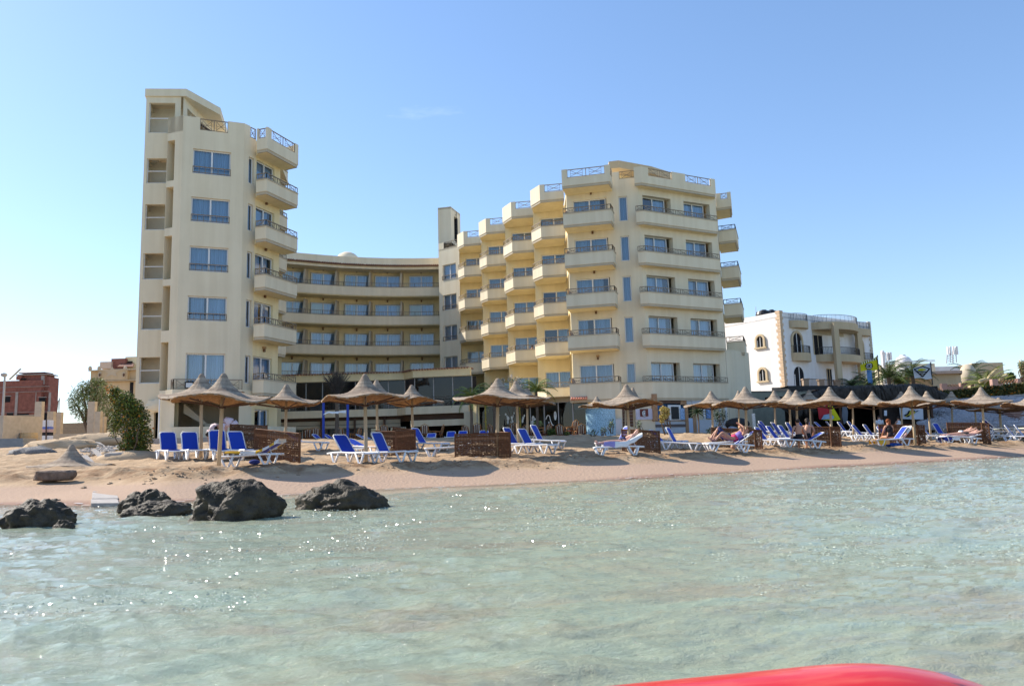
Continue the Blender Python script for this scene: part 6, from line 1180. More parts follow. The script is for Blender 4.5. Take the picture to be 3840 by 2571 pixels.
# feathery tree behind on the left
Yt = 62
bush('feathery_tree', 'loose feathery green tree standing between the block wall and the beige building', 'tree', (float(at(350, 1600, Yt)[0]), Yt, 2.4),
     [cpt(330, 1450, Yt, 38, 30, 1), cpt(300, 1480, Yt, 38, 40, 1), cpt(275, 1515, Yt, 22, 40, .6), cpt(345, 1500, Yt, 50, 45, 1.3), cpt(310, 1545, Yt, 32, 36, .8), cpt(390, 1470, Yt, 45, 40, 1), cpt(415, 1530, Yt, 55, 60, 1.3), cpt(370, 1430, Yt, 28, 18, .5), cpt(400, 1590, Yt, 60, 35, 1.0)], 800, .26, [Mt['leafl'], Mt['leaf'], mat('leaf_brownish', (.17, .14, .07), var=.3)], (0, 0, 0, 1, 2), 13, stems=14, asp=6, droop=.8, trunk=.16)
# palms
def frond(mb, base, d, L, r_, leaf=.35, curl=1.0, mi=0, n=16, stiff=.5):
    d = Vector(d).normalized(); p = Vector(base); pts = [p.copy()]; h = Vector((d.x, d.y, 0)); h = h.normalized() if h.length > .01 else Vector((1, 0, 0)); el = math.asin(max(-1, min(1, d.z)))
    for i in range(n):
        e = el - curl * (i / n) ** 1.5 * 1.6; p = p + (h * math.cos(e) + Vector((0, 0, math.sin(e)))) * L / n; pts.append(p.copy())
    mb.tube(pts, [.03 * (1 - i / (n + 1)) + .006 for i in range(n + 1)], 4, mi); side = h.cross(Vector((0, 0, 1)))
    for i in range(2, n + 1):
        t_ = (pts[i] - pts[i - 1]).normalized(); ll = leaf * math.sin(math.pi * min(.97, .12 + .85 * i / n)) ** .6
        for q in (-1, 1):
            for k2 in range(2):
                b0 = pts[i - 1].lerp(pts[i], .5 * k2); tip = b0 + (side * q * stiff + t_ * .75 + Vector((0, 0, -.28 + r_.uniform(-.12, .12)))).normalized() * ll * r_.uniform(.8, 1.1); wv = t_ * .022 * (L / 2.2)
                mb.add([b0 - wv, b0 + wv, tip], [(0, 1, 2)], mi)
def palm(name, label, base, ztop, n, L, seed, m, th=.14, leaf=.4, curl=1.0, elmin=-.1, elmax=1.3, lean=(0, 0), dead=0, cat='palm tree', trunk=True, stiff=.6):
    r_ = random.Random(seed); o = thing(name, label, cat, base, None); top = Vector((base[0] + lean[0], base[1] + lean[1], ztop))
    if trunk: m_ = MB(); m_.tube([base, Vector(base).lerp(top, .5) + Vector((.03, 0, 0)), top], [th, th * .85, th * .9], 9); part('trunk', m_, Mt['trunk'], o)
    ga = 2.39996
    for k in range(n):
        a = k * ga; e = elmax - (elmax - elmin) * (k / n); m_ = MB(); frond(m_, top, (math.cos(a) * math.cos(e), math.sin(a) * math.cos(e), math.sin(e)), L * r_.uniform(.8, 1.1), r_, leaf, curl, stiff=stiff); part('frond', m_, Mt['dry'] if k >= n - dead else m, o)
    return o
Ph = at(1251, 1470, 50); palm('dried_palm', 'grey dried palm with drooping dead fronds standing before the restaurant', (sx(1262, 1655) * 50, 50, 2.1), Ph[2] - .3, 34, 1.6, 5, Mt['dry'], leaf=.55, elmin=1.0, elmax=1.5, curl=.12, dead=34, stiff=.3)
P = at(1758, 1500, 44); palm('small_palm', 'small palm with yellow green fronds left of the wide middle parasol', (sx(1768, 1640) * 44, 44, 2.0), P[2] + .1, 24, 1.35, 6, Mt['palml'], th=.09, leaf=.4, curl=1.0, elmin=-.3)
P = at(1850, 1470, 52); palm('small_palm', 'green palm tuft showing left of the tip of the wide middle parasol', (P[0], 52, 2.1), P[2] - .2, 14, 1.7, 7, Mt['palml'], th=.1, leaf=.45, elmin=.3)
P = at(2010, 1455, 50); palm('small_palm', 'bright green palm rising above the shaded parasol before the stepped balconies', (P[0], 50, 2.1), P[2] - .2, 22, 1.5, 8, Mt['palml'], th=.1, leaf=.5, elmin=.0)
for i_, (px, Yq, pb, pt, lab) in enumerate(((1823, 50, 1620, 1500, 'slim post wound with yellow flowers left of the wide parasol pole'), (1952, 50, 1600, 1525, 'slim post wound with yellow flowers before the cafe glass'))):
    m_ = MB(); a = at(px, pb, Yq); c = at(px - 4, pt, Yq); m_.tube([a, c], .05, 6); o = tag(part('flower_post', m_, Mt['leafy']), lab, 'post'); r_ = random.Random(px); l_ = MB(); leaves(l_, [tuple(Vector(a).lerp(Vector(c), r_.random())) for _ in range(120)], .09, r_, (0, 1, 1), 1.5); part('climbing_leaves', l_, [Mt['orange'], Mt['leaf']], o)
bush('white_flower_shrub', 'pale flowering branches above the cafe beside the second parasol tip', 'shrub', (sx(1945, 1640) * 51, 51, 2.1), [cpt(1915, 1420, 51, 14, 12, .4), cpt(1940, 1425, 51, 16, 14, .4), cpt(1955, 1440, 51, 14, 10, .3), cpt(1885, 1425, 51, 10, 12, .25)], 200, .14, [mat('petal_pale', (.6, .5, .42)), Mt['leafl']], (0, 0, 1), 21, stems=14, trunk=.025)
bush('potted_flower', 'bouquet of pale green blooms on the cane table before the cafe', 'plant', tuple(map(float, at(2018, 1602, 52))), [cpt(2018, 1586, 52, 18, 9, 1)], 330, .10, [mat('bloom_lime', (.38, .42, .16)), Mt['leafl']], (0, 0, 1), 22, stems=4, trunk=.02, asp=1.4)
for i_, (px, py, Yq, rx, rz, n, lab, ms_) in enumerate([(2070, 1620, 50.5, 22, 14, 500, 'low dark green plant with tiny flowers between the orange armchair and the flower table', 'leaf'), (2125, 1625, 50, 12, 8, 160, 'low leafy plant at the foot of the orange armchairs', 'leaf'), (2225, 1618, 47, 12, 14, 60, 'thin green plant climbing at the left foot of the shower drum', 'leafl'), (2262, 1612, 47, 14, 14, 70, 'thin green plant in front of the middle of the shower drum', 'leafl'), (2292, 1592, 46, 12, 28, 120, 'wispy tall shrub at the right edge of the shower drum', 'leafl'), (2395, 1590, 46, 12, 16, 70, 'thin twiggy shrub with a pink flower before the dartboard wall', 'leafl'),
        (2685, 1612, 50, 38, 14, 600, 'low dark shrub before the pale bar wall', 'leafd'), (2700, 1560, 51, 28, 34, 420, 'dark slender olive-like shrub before the bar windows', 'leafd')]):
    b0 = at(px, min(py + rz, 1632), Yq); bush('shrub', lab, 'shrub', tuple(map(float, b0)), [cpt(px, py, Yq, rx, rz, 1)], n, .11, [Mt[ms_], Mt['leafd']], (0, 0, 1), 30 + i_, stems=7, trunk=.02)
bush('ornamental_tree', 'small tree with hanging yellow blossoms before the bar hatch', 'tree', (sx(2507, 1640) * 50, 50, 1.9), [cpt(2490, 1535, 50, 17, 14, 1), cpt(2486, 1560, 50, 15, 14, .8), cpt(2503, 1545, 50, 10, 20, .6), cpt(2482, 1575, 50, 9, 10, .4)], 420, .10, [mat('blossom_pale_yellow', (.55, .43, .14)), Mt['leafy']], (0, 0, 0, 1), 41, stems=8, trunk=.035, asp=1.5, droop=.9)
palm('dracaena', 'spiky dark green dracaena before the bar windows', (sx(2622, 1640) * 51, 51, 1.9), float(at(2620, 1545, 51)[2]), 34, .75, 42, Mt['leafd'], th=.05, leaf=.10, curl=.5, elmin=-.6, cat='palm')
# right hand garden: palms, hedge, banana, agave behind the hut
Yp = 74
for i_, (px, py, n, L, m_, lab, el) in enumerate([(3330, 1395, 26, 3.0, 'palm', 'broad bushy palm behind the hut between the two flags', -.05), (3420, 1390, 22, 2.8, 'palm', 'palm crown behind the kite flag', 0.0), (3260, 1425, 18, 2.3, 'leafd', 'dark shrubby palm behind the yellow flag', .1), (3370, 1420, 22, 2.6, 'palml', 'sunlit palm with an orange fruit cluster between the flags', .1), (3195, 1430, 14, 1.8, 'leafd', 'low dark palm between the villa balustrade and the yellow flag', .2)]):
    P = at(px, py, Yp + i_); palm('fan_palm', lab, (P[0], Yp + i_, 5.0), P[2] - .5, n, L, 50 + i_, Mt[m_], leaf=.75, elmin=el, th=.2, curl=.9)
P = at(3640, 1395, 96); palm('date_palm', 'tall dark date palm with arching fronds standing behind the round roof', (P[0], 96, 5.5), P[2] - .6, 26, 3.6, 60, Mt['leafd'], leaf=.8, elmin=-.15, th=.25, curl=1.1)
for i_, (px, py, lab) in enumerate([(3700, 1410, 'large sunlit banana-like clump with pale upright flower spikes, left part'), (3745, 1425, 'large sunlit banana-like clump, right part above the hedge')]):
    P = at(px, py, 70); palm('garden_palm', lab, (P[0], 70 + i_, 5.0), P[2] - .9, 22, 2.6, 70 + i_, Mt['palml'], leaf=.7, elmin=.2, th=.2, curl=.8)
m_ = MB(); sp_ = mat('flower_spike', (.55, .45, .25))
for a, c in (((3738, 1385), (3690, 1440)), ((3775, 1405), (3735, 1440)), ((3672, 1430), (3720, 1425))): A, B_ = at(*a, 69), at(*c, 69); m_.tube([A, Vector(A).lerp(Vector(B_), .5) + Vector((0, 0, .12)), B_], [.17, .15, .05], 7)
part('flower_spike', m_, sp_, bpy.data.objects['garden_palm'])
bush('garden_shrub', 'round dark green shrub at the right end of the sunlit clump', 'shrub', tuple(map(float, at(3790, 1440, 72))), [cpt(3785, 1415, 72, 18, 18, 1)], 900, .25, [Mt['leafd'], Mt['leaf']], (0, 1), 77, stems=4)
bush('garden_shrub', 'pale feathery bush at the right edge above the brick lattice', 'shrub', tuple(map(float, at(3838, 1440, 66))), [cpt(3838, 1390, 66, 12, 30, 1), cpt(3832, 1365, 66, 12, 14, .3)], 420, .25, [sp_, Mt['leafl']], (0, 0, 1), 78, stems=6)
# hedge on top of the stone bank
hz = mat('hedge_leaf', (.085, .095, .02), rough=.7, var=.4, scale=3, col2=(.15, .12, .03))
r_ = random.Random(9); HX = [(3505, 1492, 64), (3600, 1490, 62), (3700, 1492, 60), (3800, 1494, 58), (3900, 1496, 56.5)]; m_ = MB(); hl = MB()
def hp(f, dz): i = min(int(f * 4), 3); u = f * 4 - i; a, c = HX[i], HX[i + 1]; px = a[0] + (c[0] - a[0]) * u; Y = a[2] + (c[2] - a[2]) * u; P = at(px, 1478, Y); return P[0], Y
pts = [hp(k / 24, 0) for k in range(25)]; ztop = float(at(3700, 1450, 60)[2])
core = MB(); strip(core, pts, 1.5, 3.9, ztop - .25, off=.25)
for _ in range(15000):
    x, y = hp(r_.random(), 0); dd = r_.random(); z = ztop - r_.random() ** 1.3 * 1.7 + .12 * noise.noise(Vector((x * .7, y, 0))); y2 = y + (r_.uniform(-.15, .35) if z < ztop - .25 else r_.uniform(0, 1.8)); hl.v
    leaves(hl, [(x, y2, z)], .16, r_, (0,) * 14 + (1, 1, 1, 2), 1.6)
o = thing('hedge', 'long clipped flowering hedge on top of the stone bank at the right', 'hedge', (32, 62, 4)); part('inner_twigs', core, Mt['leafd'], o); part('foliage', hl, [hz, Mt['leafd'], Mt['orange'], ], o)
# stone bank and brick steps
cob = mat('cobble_bank', (.38, .35, .34), rough=.9, var=.3, scale=3, bump=.03); m_ = MB(); mb0 = MB()
A0, A1, B0, B1 = [Vector(v) for v in ((*hp(0, 0), 4.1), (*hp(1, 0), 4.1), (float(at(3440, 1630, 54)[0]), 54.5, 1.7), (float(at(3960, 1680, 48)[0]), 48.5, 1.7))]
mb0.quad(B0, B1, A1, A0); bank = tag(part('stone_bank', mb0, cob), 'sloping pale cobble bank below the hedge at the right', 'retaining wall')
r_ = random.Random(12); st1 = MB(); st1.ell((0, 0, 0), (.26, .10, .17), 7, 4); CB = st1.mesh('cobble', mat('cobble_stone', (.42, .39, .39), var=.35, scale=1.5), smooth=True); n = 0; nrmb = (A0 - B0).cross(B1 - B0).normalized(); rest_ = MB()
for j in range(20):
    for i in range(62):
        u, v = (i + .5 * (j % 2) + r_.uniform(-.2, .2)) / 62, (j + .5 + r_.uniform(-.15, .15)) / 20
        if r_.random() < .12: continue
        p = B0.lerp(B1, u).lerp(A0.lerp(A1, u), v)
        if n < 290 and .08 < u < .8 and v > .15:
            c = bpy.data.objects.new('cobble', CB); C.objects.link(c); c.parent = bank; c.location = p; c.rotation_euler = (r_.uniform(-.3, .1), r_.uniform(-.4, .4), r_.uniform(-.2, .5) + .3); c.scale = (r_.uniform(.6, 1.1),) * 3; n += 1
        else: rest_.ell(p, (.2 * r_.uniform(.7, 1.1), .12, .13), 6, 4)
part('cobbles', rest_, CB.materials[0], bank, kind='stuff')
o = thing('brick_steps', 'striped brick terrace steps at the right edge below the hedge', 'steps', (33, 52, 2)); mbk = mat('brick_red_brown', (.25, .12, .09), var=.25, scale=4); mbl = mat('brick_joint_pale', (.42, .32, .27), var=.15)
for k in range(11):
    zz = 1.9 + .125 * k; P0 = at(3838 - k * 9.5, 1600, 50.5 + .35 * k); x0 = P0[0] + .0; m_ = MB(); m_.box(x0, 50.2 + .38 * k, zz - .03, 45, 50.9 + .38 * k, zz + .085); m_.box(x0 - .03, 50.16 + .38 * k, zz + .085, 45, 50.9 + .38 * k, zz + .12, 1); part('step', m_, [mbk, mbl], o)
m_ = MB(); m_.box(*[float(v) for v in (at(3803, 1500, 55)[0], 55, 4.0)], *[float(v) for v in (at(3850, 1480, 55)[0], 55.5, at(3803, 1483, 55)[2])]); part('pier', m_, Mt['concrete'], o)
m_ = MB(); lat = MB()
for (px0, px1, py0, py1, Yl) in ((3550, 3600, 1440, 1450, 72), (3740, 3812, 1423, 1440, 68)):
    A, B_ = at(px0, py1, Yl), at(px1, py0, Yl); nn = int((B_[0] - A[0]) / .28)
    for k in range(nn):
        x = A[0] + .28 * k; lat.bar((x, Yl, A[2]), (x + .28, Yl, B_[2]), .05); lat.bar((x + .28, Yl, A[2]), (x, Yl, B_[2]), .05)
    m_.box(A[0] - .1, Yl - .1, A[2] - 3, B_[0] + 8 * (px0 > 3700), Yl + .2, A[2]); m_.box(B_[0], Yl - .15, A[2] - .5, B_[0] + .6, Yl + .25, B_[2] + .1); m_.box(A[0] - .5, Yl - .15, A[2] - .5, A[0], Yl + .25, B_[2] + .1)
gw = thing('garden_wall', 'pinkish garden wall with brick lattice infill behind the hedge', 'wall', (40, 70, 5)); part('wall', m_, mat('wall_pink', (.45, .28, .23), var=.1), gw); part('lattice', lat, mat('lattice_brick', (.36, .17, .10)), gw)
# low buildings behind the garden
def blk(parent, nm, px0, px1, pyt, pyb, Y, dep, m_, lab=None, side=0):
    A, B_ = at(px0, pyb, Y), at(px1, pyt, Y); b_ = MB(); b_.prism([(A[0], Y), (B_[0], Y + side), (B_[0] + .1, Y + dep + side), (A[0], Y + dep)], A[2], [B_[2]] * 4); return part(nm, b_, Mt[m_] if isinstance(m_, str) else m_, parent, label=lab)
bg_ = thing('low_house', 'low beige flat-roofed house with a wide eaves slab behind the hedge', 'house', (44, 84, 5))
blk(bg_, 'wall', 3500, 3602, 1400, 1455, 84, 8, 'tan'); blk(bg_, 'wall', 3602, 3660, 1400, 1455, 84, 8, 'trim', side=3); blk(bg_, 'roof_slab', 3480, 3608, 1388, 1402, 83.4, 9, mat('eaves_pink', (.5, .36, .28))); blk(bg_, 'roof_slab', 3608, 3655, 1390, 1402, 83.5, 9, 'trim', side=3)
P = at(3628, 1385, 90); b_ = MB(); b_.ell((P[0], 90, P[2] - .6), (.85, 1, 1.25), 16, 8); part('vaulted_roof', b_, Mt['trim'], bg_, smooth=True)
bw_ = thing('far_house', 'pale far house with a white parapet and small dome seen right of the villa', 'house', (40, 110, 5))
blk(bw_, 'wall', 3310, 3505, 1362, 1450, 110, 10, 'cream'); blk(bw_, 'wall', 3495, 3600, 1372, 1450, 112, 10, 'white'); blk(bw_, 'wall', 3655, 3760, 1358, 1450, 115, 10, 'tan')
P = at(3388, 1362, 106); b_ = MB(); b_.tube([(P[0], 106, 5), (P[0], 106, P[2])], .95, 16); b_.ell((P[0], 106, P[2] + .05), (1.1, 1.1, 1.0), 16, 8); b_.tube([(P[0], 106, P[2] + .9), (P[0], 106, P[2] + 1.15)], .35, 10); part('dome', b_, Mt['white'], bw_, smooth=True)
r1 = MB(); A, B_ = at(3325, 1362, 109.8), at(3505, 1350, 109.8)
for k in range(44): x = A[0] + (B_[0] - A[0]) * k / 43; r1.bar((x, 109.8, A[2]), (x, 109.8, B_[2]), .05)
r1.bar((A[0], 109.8, B_[2]), (B_[0], 109.8, B_[2]), .06); part('railing', r1, Mt['steel'], bw_)
P = at(3312, 1350, 104); b_ = MB(); b_.tube([(P[0], 104, 5), (P[0], 104, P[2] + .9)], .22, 10); b_.ell((P[0], 104, P[2] + 1.0), (.25, .25, .35), 10, 6); tag(part('white_turret', b_, Mt['white']), 'thin white turret beside the flag pole right of the villa', 'turret')
def mast(px, y0, y1, Y, w_, lab):
    A, B_ = at(px, y1, Y), at(px, y0, Y); m_ = MB(); n = 7
    for q in ((-w_, -w_), (w_, -w_), (w_, w_), (-w_, w_)): m_.bar((A[0] + q[0], Y + q[1], A[2]), (B_[0] + q[0] * .8, Y + q[1] * .8, B_[2]), .12)
    for k in range(n): z = A[2] + (B_[2] - A[2]) * k / n; z2 = A[2] + (B_[2] - A[2]) * (k + 1) / n; m_.bar((A[0] - w_, Y, z), (A[0] + w_, Y, z2), .05); m_.bar((A[0] + w_, Y, z), (A[0] - w_, Y, z2), .05)
    o = tag(part('telecom_mast', m_, Mt['steel']), lab, 'mast')
    a_ = MB(); [a_.box(B_[0] + dx - .09, Y - .6, B_[2] - 1.4, B_[0] + dx + .09, Y - .3, B_[2] + .0) for dx in (-.95, -.55, .05, .45, .65)]; part('antenna_panel', a_, Mt['frame'], o)
mast(3568, 1300, 1360, 135, .55, 'lattice telecom mast with white panel antennas behind the low house'); mast(3322, 1322, 1368, 140, .4, 'smaller lattice mast between the white turret and the far house')
# thatched dive hut with banners, sail and flags
hut = thing('thatched_hut', 'dark open beach hut with a shaggy palm-leaf roof behind the right-hand parasols', 'hut', (25, 58, 2))
hb = mat('hut_dark_wood', (.035, .026, .022), rough=.9, var=.4); Yh = 57
xa, xb = float(at(3040, 1600, Yh)[0]), float(at(3500, 1600, Yh)[0]); zr = float(at(3300, 1440, Yh)[2]); zl = float(at(3300, 1490, Yh)[2])
b_ = MB(); b_.box(xa, Yh + 5, 1.5, xb + .3, Yh + 5.2, zr - .3); b_.box(xa, Yh + .5, zl + .1, xb + .3, Yh + 5, zl + .25); b_.box(xb - .1, Yh + .5, 1.5, xb + .2, Yh + 5, zl + .2); part('back_wall', b_, Mt['dark'], hut)
b_ = MB(); b_.box(float(at(3312, 1600, Yh)[0]), Yh + .3, 1.7, xb, Yh + .5, zl + .1); part('front_wall', b_, hb, hut)
for px in (3052, 3160, 3312, 3505): x = float(at(px, 1600, Yh)[0]); b_ = MB(); b_.tube([(x, Yh + .2, 1.6), (x, Yh + .2, zl + .1)], .1, 8); part('post', b_, Mt['brown'], hut)
r_ = random.Random(17); th_ = MB(); core = MB(); core.prism([(xa - 1.4, Yh - .2), (xb + .5, Yh - .2), (xb + .5, Yh + 5.5), (xa - 1.4, Yh + 5.5)], zl + .25, [zr - .8, zr - .25, zr - .1, zr - .4]); part('roof_core', core, hb, hut)
def roofz(x): f = (x - xa) / (xb - xa); return zr - .12 - 1.0 * max(0, .22 - f) * 2.5 - 1.3 * max(0, f - .93) * 3
for _ in range(5200):
    x = r_.uniform(xa - 1.2, xb + .8); y = r_.uniform(Yh - .3, Yh + 3.2); z = roofz(x) + r_.uniform(-.1, .12); l_ = r_.uniform(.5, 1.3); dx = r_.uniform(-.35, .35) + .25 * math.sin(x * 1.7); p = Vector((x, y, z)); q = Vector((x + dx * .5, y - .35, z - l_ * .35 + .05)); e = Vector((x + dx, min(y - .5, Yh - .15 + r_.uniform(-.25, .1)), z - l_ - (0.25 if y < Yh + .8 else 0)))
    th_.add([p + Vector((-.025, 0, 0)), p + Vector((.025, 0, 0)), q + Vector((.03, 0, 0)), q + Vector((-.03, 0, 0)), e], [(0, 1, 2, 3), (3, 2, 4)])
part('palm_thatch', th_, Mt['dry'], hut, kind='stuff')
b_ = MB(); A, B_ = at(2955, 1446, 58), at(3138, 1437, 58); b_.add([(A[0], 58, A[2]), (B_[0], 58, B_[2] - .15), (B_[0], 61, B_[2]), (A[0], 61, A[2])], [(0, 1, 2, 3)]); b_.add([(A[0], 57.98, A[2] - .5), (B_[0], 57.98, B_[2] - .3), (B_[0], 58, B_[2] - .15), (A[0], 58, A[2])], [(0, 1, 2, 3)]); part('side_awning', b_, Mt['black'], hut)
def flat(name, poly, Y, m_, parent=None, th=.03, label=None, cat=None):
    P = [at(px, py, Y) for px, py in poly]; n = len(P); mb = MB(); mb.add([(p[0], Y, p[2]) for p in P] + [(p[0], Y + th, p[2]) for p in P], [tuple(range(n)), tuple(range(n, 2 * n))[::-1]] + [(i, n + i, n + (i + 1) % n, (i + 1) % n) for i in range(n)])
    o = part(name, mb, m_, parent); return tag(o, label, cat) if label else o
yel = mat('flag_yellow', (.66, .62, .01), rough=.7, var=.06); red_ = mat('sail_red', (.45, .02, .03), rough=.6, var=.1); wfl = mat('flag_white', (.62, .64, .68), rough=.8, var=.05); blu2 = mat('flag_lightblue', (.12, .27, .52), rough=.8, var=.5, scale=1.5); lb = mat('logo_black', (.01, .01, .012))
s1 = flat('windsurf_sail', [(3065, 1520), (3100, 1515), (3150, 1572), (3072, 1572)], 55.5, red_, label='red sail with yellow and blue panels leaning in the hut shade', cat='sail')
flat('sail_panel', [(3105, 1520), (3122, 1522), (3152, 1572), (3140, 1576), (3085, 1574), (3128, 1566)], 55.4, yel, s1); flat('sail_panel', [(3080, 1572), (3090, 1555), (3115, 1550), (3128, 1562), (3125, 1570)], 55.3, mat('sail_blue', (.3, .42, .55), var=.3, scale=3), s1)
bn = flat('bird_banner', [(3372, 1521), (3461, 1522), (3463, 1572), (3378, 1570)], 56.8, wfl, label='white banner with a yellow and black bird emblem hung on the hut wall', cat='banner')
flat('bird_emblem', [(3392, 1557), (3402, 1553), (3408, 1542), (3420, 1536), (3430, 1540), (3433, 1547), (3424, 1553), (3412, 1556), (3400, 1562)], 56.75, mat('emblem_yellow', (.5, .42, .03)), bn)
for q in ([(3390, 1556), (3402, 1550), (3409, 1538), (3413, 1539), (3407, 1553), (3394, 1560)], [(3404, 1557), (3414, 1556), (3408, 1562), (3400, 1563)], [(3428, 1542), (3446, 1538), (3438, 1544)], [(3418, 1535), (3428, 1536), (3433, 1542), (3422, 1539)]): flat('bird_outline', q, 56.72, lb, bn)
flat('white_notice', [(3316, 1538), (3326, 1538), (3326, 1558), (3316, 1558)], 56.7, mat('notice_white', (.7, .72, .78)), label='small white notice hung on the hut front', cat='notice')
flat('surfboard', [(3160, 1500), (3172, 1510), (3180, 1545), (3178, 1580), (3165, 1590), (3158, 1560)], 56, mat('board_grey', (.14, .16, .19)), label='grey surfboard leaning upright inside the hut', cat='surfboard')
flat('white_board', [(2819, 1550), (2831, 1549), (2835, 1600), (2824, 1604)], 53, mat('plank_white', (.55, .6, .6)), label='white plank leaning beside the hotel corner', cat='plank')
# flags
def flag(lab, pole, poly, m_, Y):
    o = thing('flag', lab, 'flag', tuple(map(float, at(*pole[1], Y)))); b_ = MB(); b_.tube([at(*pole[1], Y), at(*pole[0], Y)], .035, 6); part('pole', b_, Mt['black'], o)
    NX, NY = 14, 6; mb = MB(); A, B_, C_, D = [Vector(at(px, py, Y)) for px, py in poly]
    for j in range(NY + 1):
        for i in range(NX + 1): u, v = i / NX, j / NY; p = A.lerp(B_, u).lerp(D.lerp(C_, u), v); mb.v.append((p.x, p.y + .10 * math.sin(u * 8 + v * 2) * (1 - u * .3), p.z + .04 * math.sin(u * 7)))
    for j in range(NY):
        for i in range(NX): mb.f.append((j * (NX + 1) + i, j * (NX + 1) + i + 1, (j + 1) * (NX + 1) + i + 1, (j + 1) * (NX + 1) + i)); mb.m.append(0)
    part('cloth', mb, m_, o, smooth=True); return o
Yf = 56
f1 = flag('yellow flag with a black link emblem and slanting lettering flying above the hut', ((3290, 1331), (3298, 1450)), [(3226, 1364), (3290, 1336), (3297, 1384), (3231, 1392)], yel, Yf)
flat('flag_emblem', [(3246, 1366), (3252, 1361), (3268, 1360), (3273, 1365), (3272, 1378), (3266, 1383), (3251, 1384), (3246, 1379)], Yf - .2, lb, f1, .01)
flat('flag_emblem', [(3250, 1366), (3255, 1364), (3266, 1363), (3269, 1366), (3268, 1378), (3264, 1380), (3253, 1381), (3249, 1378)], Yf - .22, wfl, f1, .01)
for q in ([(3252, 1367), (3267, 1366), (3267, 1370), (3252, 1371)], [(3251, 1374), (3266, 1373), (3266, 1377), (3251, 1378)], [(3243, 1370), (3250, 1369), (3250, 1372), (3243, 1373)], [(3268, 1371), (3275, 1370), (3275, 1373), (3268, 1374)], [(3256, 1368), (3260, 1368), (3264, 1376), (3260, 1376)]): flat('flag_emblem', q, Yf - .24, lb, f1, .01)
for k in range(16):
    px = 3228 + k * 4.1; py = 1368 - k * 1.35 - 3; q = [(px, py - 5), (px + 2.4, py - 5.6), (px + 2.4, py + 1.8), (px, py + 2.4)] if k % 3 else [(px, py - 5), (px + 2.6, py - 5.6), (px + 2.6, py - 2), (px + 1, py + 2.2), (px, py + 2.4)]; flat('flag_lettering', q, Yf - .2, wfl if k % 2 else lb, f1, .01)
f2 = flag('white flag with a black outlined diamond kite emblem flying above the hut', ((3490, 1357), (3497, 1442)), [(3424, 1382), (3490, 1361), (3495, 1420), (3433, 1418)], wfl, Yf)
for q in ([(3428, 1384), (3460, 1373), (3486, 1382), (3460, 1412)],):
    mb = MB(); P = [at(px, py, Yf - .25) for px, py in q] ; 
    for i in range(4): mb.bar(P[i], P[(i + 1) % 4], .07)
    mb.bar(at(3440, 1392, Yf - .25), at(3475, 1394, Yf - .25), .06); mb.bar(at(3448, 1400, Yf - .25), at(3470, 1401, Yf - .25), .05); part('flag_emblem', mb, lb, f2)
flat('flag_emblem', [(3440, 1385), (3452, 1381), (3470, 1383), (3474, 1386), (3460, 1390), (3445, 1390)], Yf - .26, mat('emblem_olive', (.42, .40, .02)), f2, .01)
f3 = flag('torn blue and white flag hanging below the yellow flag', ((3262, 1385), (3264, 1440)), [(3250, 1388), (3270, 1386), (3272, 1436), (3258, 1436)], blu2, Yf - .5)
# clutter under the parasols on the bar side
o = thing('covered_boat', 'dark covered boat stored behind the parasols beside the hotel corner', 'boat', tuple(map(float, at(2760, 1600, 54)))); b_ = MB(); P = at(2765, 1590, 54); b_.ell((P[0], 54, P[2]), (.85, .8, .45), 14, 8); part('cover', b_, Mt['black'], o, smooth=True); b_ = MB(); [b_.ell((P[0] + q, 53.6, P[2] - .45), (.42, .4, .36), 12, 8) for q in (-.42, .42)]; part('float', b_, mat('float_grey', (.3, .34, .4)), o, smooth=True)
for i_, (px, py, Y, s_, m_, lab) in enumerate([(1790, 1729, 27.1, (.09, .06, .03), tw_, 'white sandals box lying at the foot of the rectangular windbreak'), (1355, 1720, 25.6, (.16, .1, .05), Mt['black'], 'dark bag under the pale blue lounger'), (955, 1727, 24.2, (.18, .1, .08), tb_, 'dark beach bag under the towel lounger'), (3355, 1663, 36.6, (.4, .2, .1), mat('float_blue', (.03, .12, .5), var=.5, scale=8), 'blue and white inflatable under the lounger of the person in black'), (2752, 1693, 33.0, (.12, .1, .1), skin2, 'pale beach bag under the front lounger of the reclining couple')]):
    x = sx(px, 1700) * Y; b_ = MB(); b_.ell((x, Y, gz(x, Y) + s_[2]), s_, 10, 6); tag(part('beach_item', b_, m_, smooth=True), lab, 'bag')
# ------------------------------------------------------------------ left background
mbr = mat('red_brick', (.25, .10, .075), rough=.9, var=.25, scale=2.0); cg = Mt['concrete']
bb = thing('brick_building', 'unfinished red brick building with grey concrete frame at the far left', 'building', (-66, 112, 2)); YB = 112
def bf(nm, px0, px1, py0, py1, m_, d=0, th=.3): A, B_ = at(px0, py1, YB + d), at(px1, py0, YB + d); b_ = MB(); b_.box(A[0], YB + d, A[2], B_[0], YB + d + th, B_[2]); return part(nm, b_, m_, bb)
bf('wall', -80, 158, 1424, 1600, mbr, 0, 2.5); bf('wall', 158, 184, 1412, 1600, mbr, .6, 2.5); bf('upper_room', 72, 172, 1402, 1426, mbr, .5, 2.2); bf('roof_slab', 60, 180, 1400, 1407, cg, .2, 2.6); bf('roof_slab', 70, 168, 1394, 1400, mbr, .3, 2.2)
for y in (1448, 1467, 1543): bf('floor_band', -80, 182, y, y + 6, cg, -.12, .3)
for x in (52, 128): bf('concrete_column', x, x + (16 if x == 52 else 8), 1470, 1580, cg, -.1, .3)
bf('concrete_column', 153, 165, 1408, 1440, cg, .3, .3); bf('concrete_column', 178, 186, 1470, 1560, cg, .3, .4); bf('parapet', 60, 80, 1408, 1424, mbr, .0)
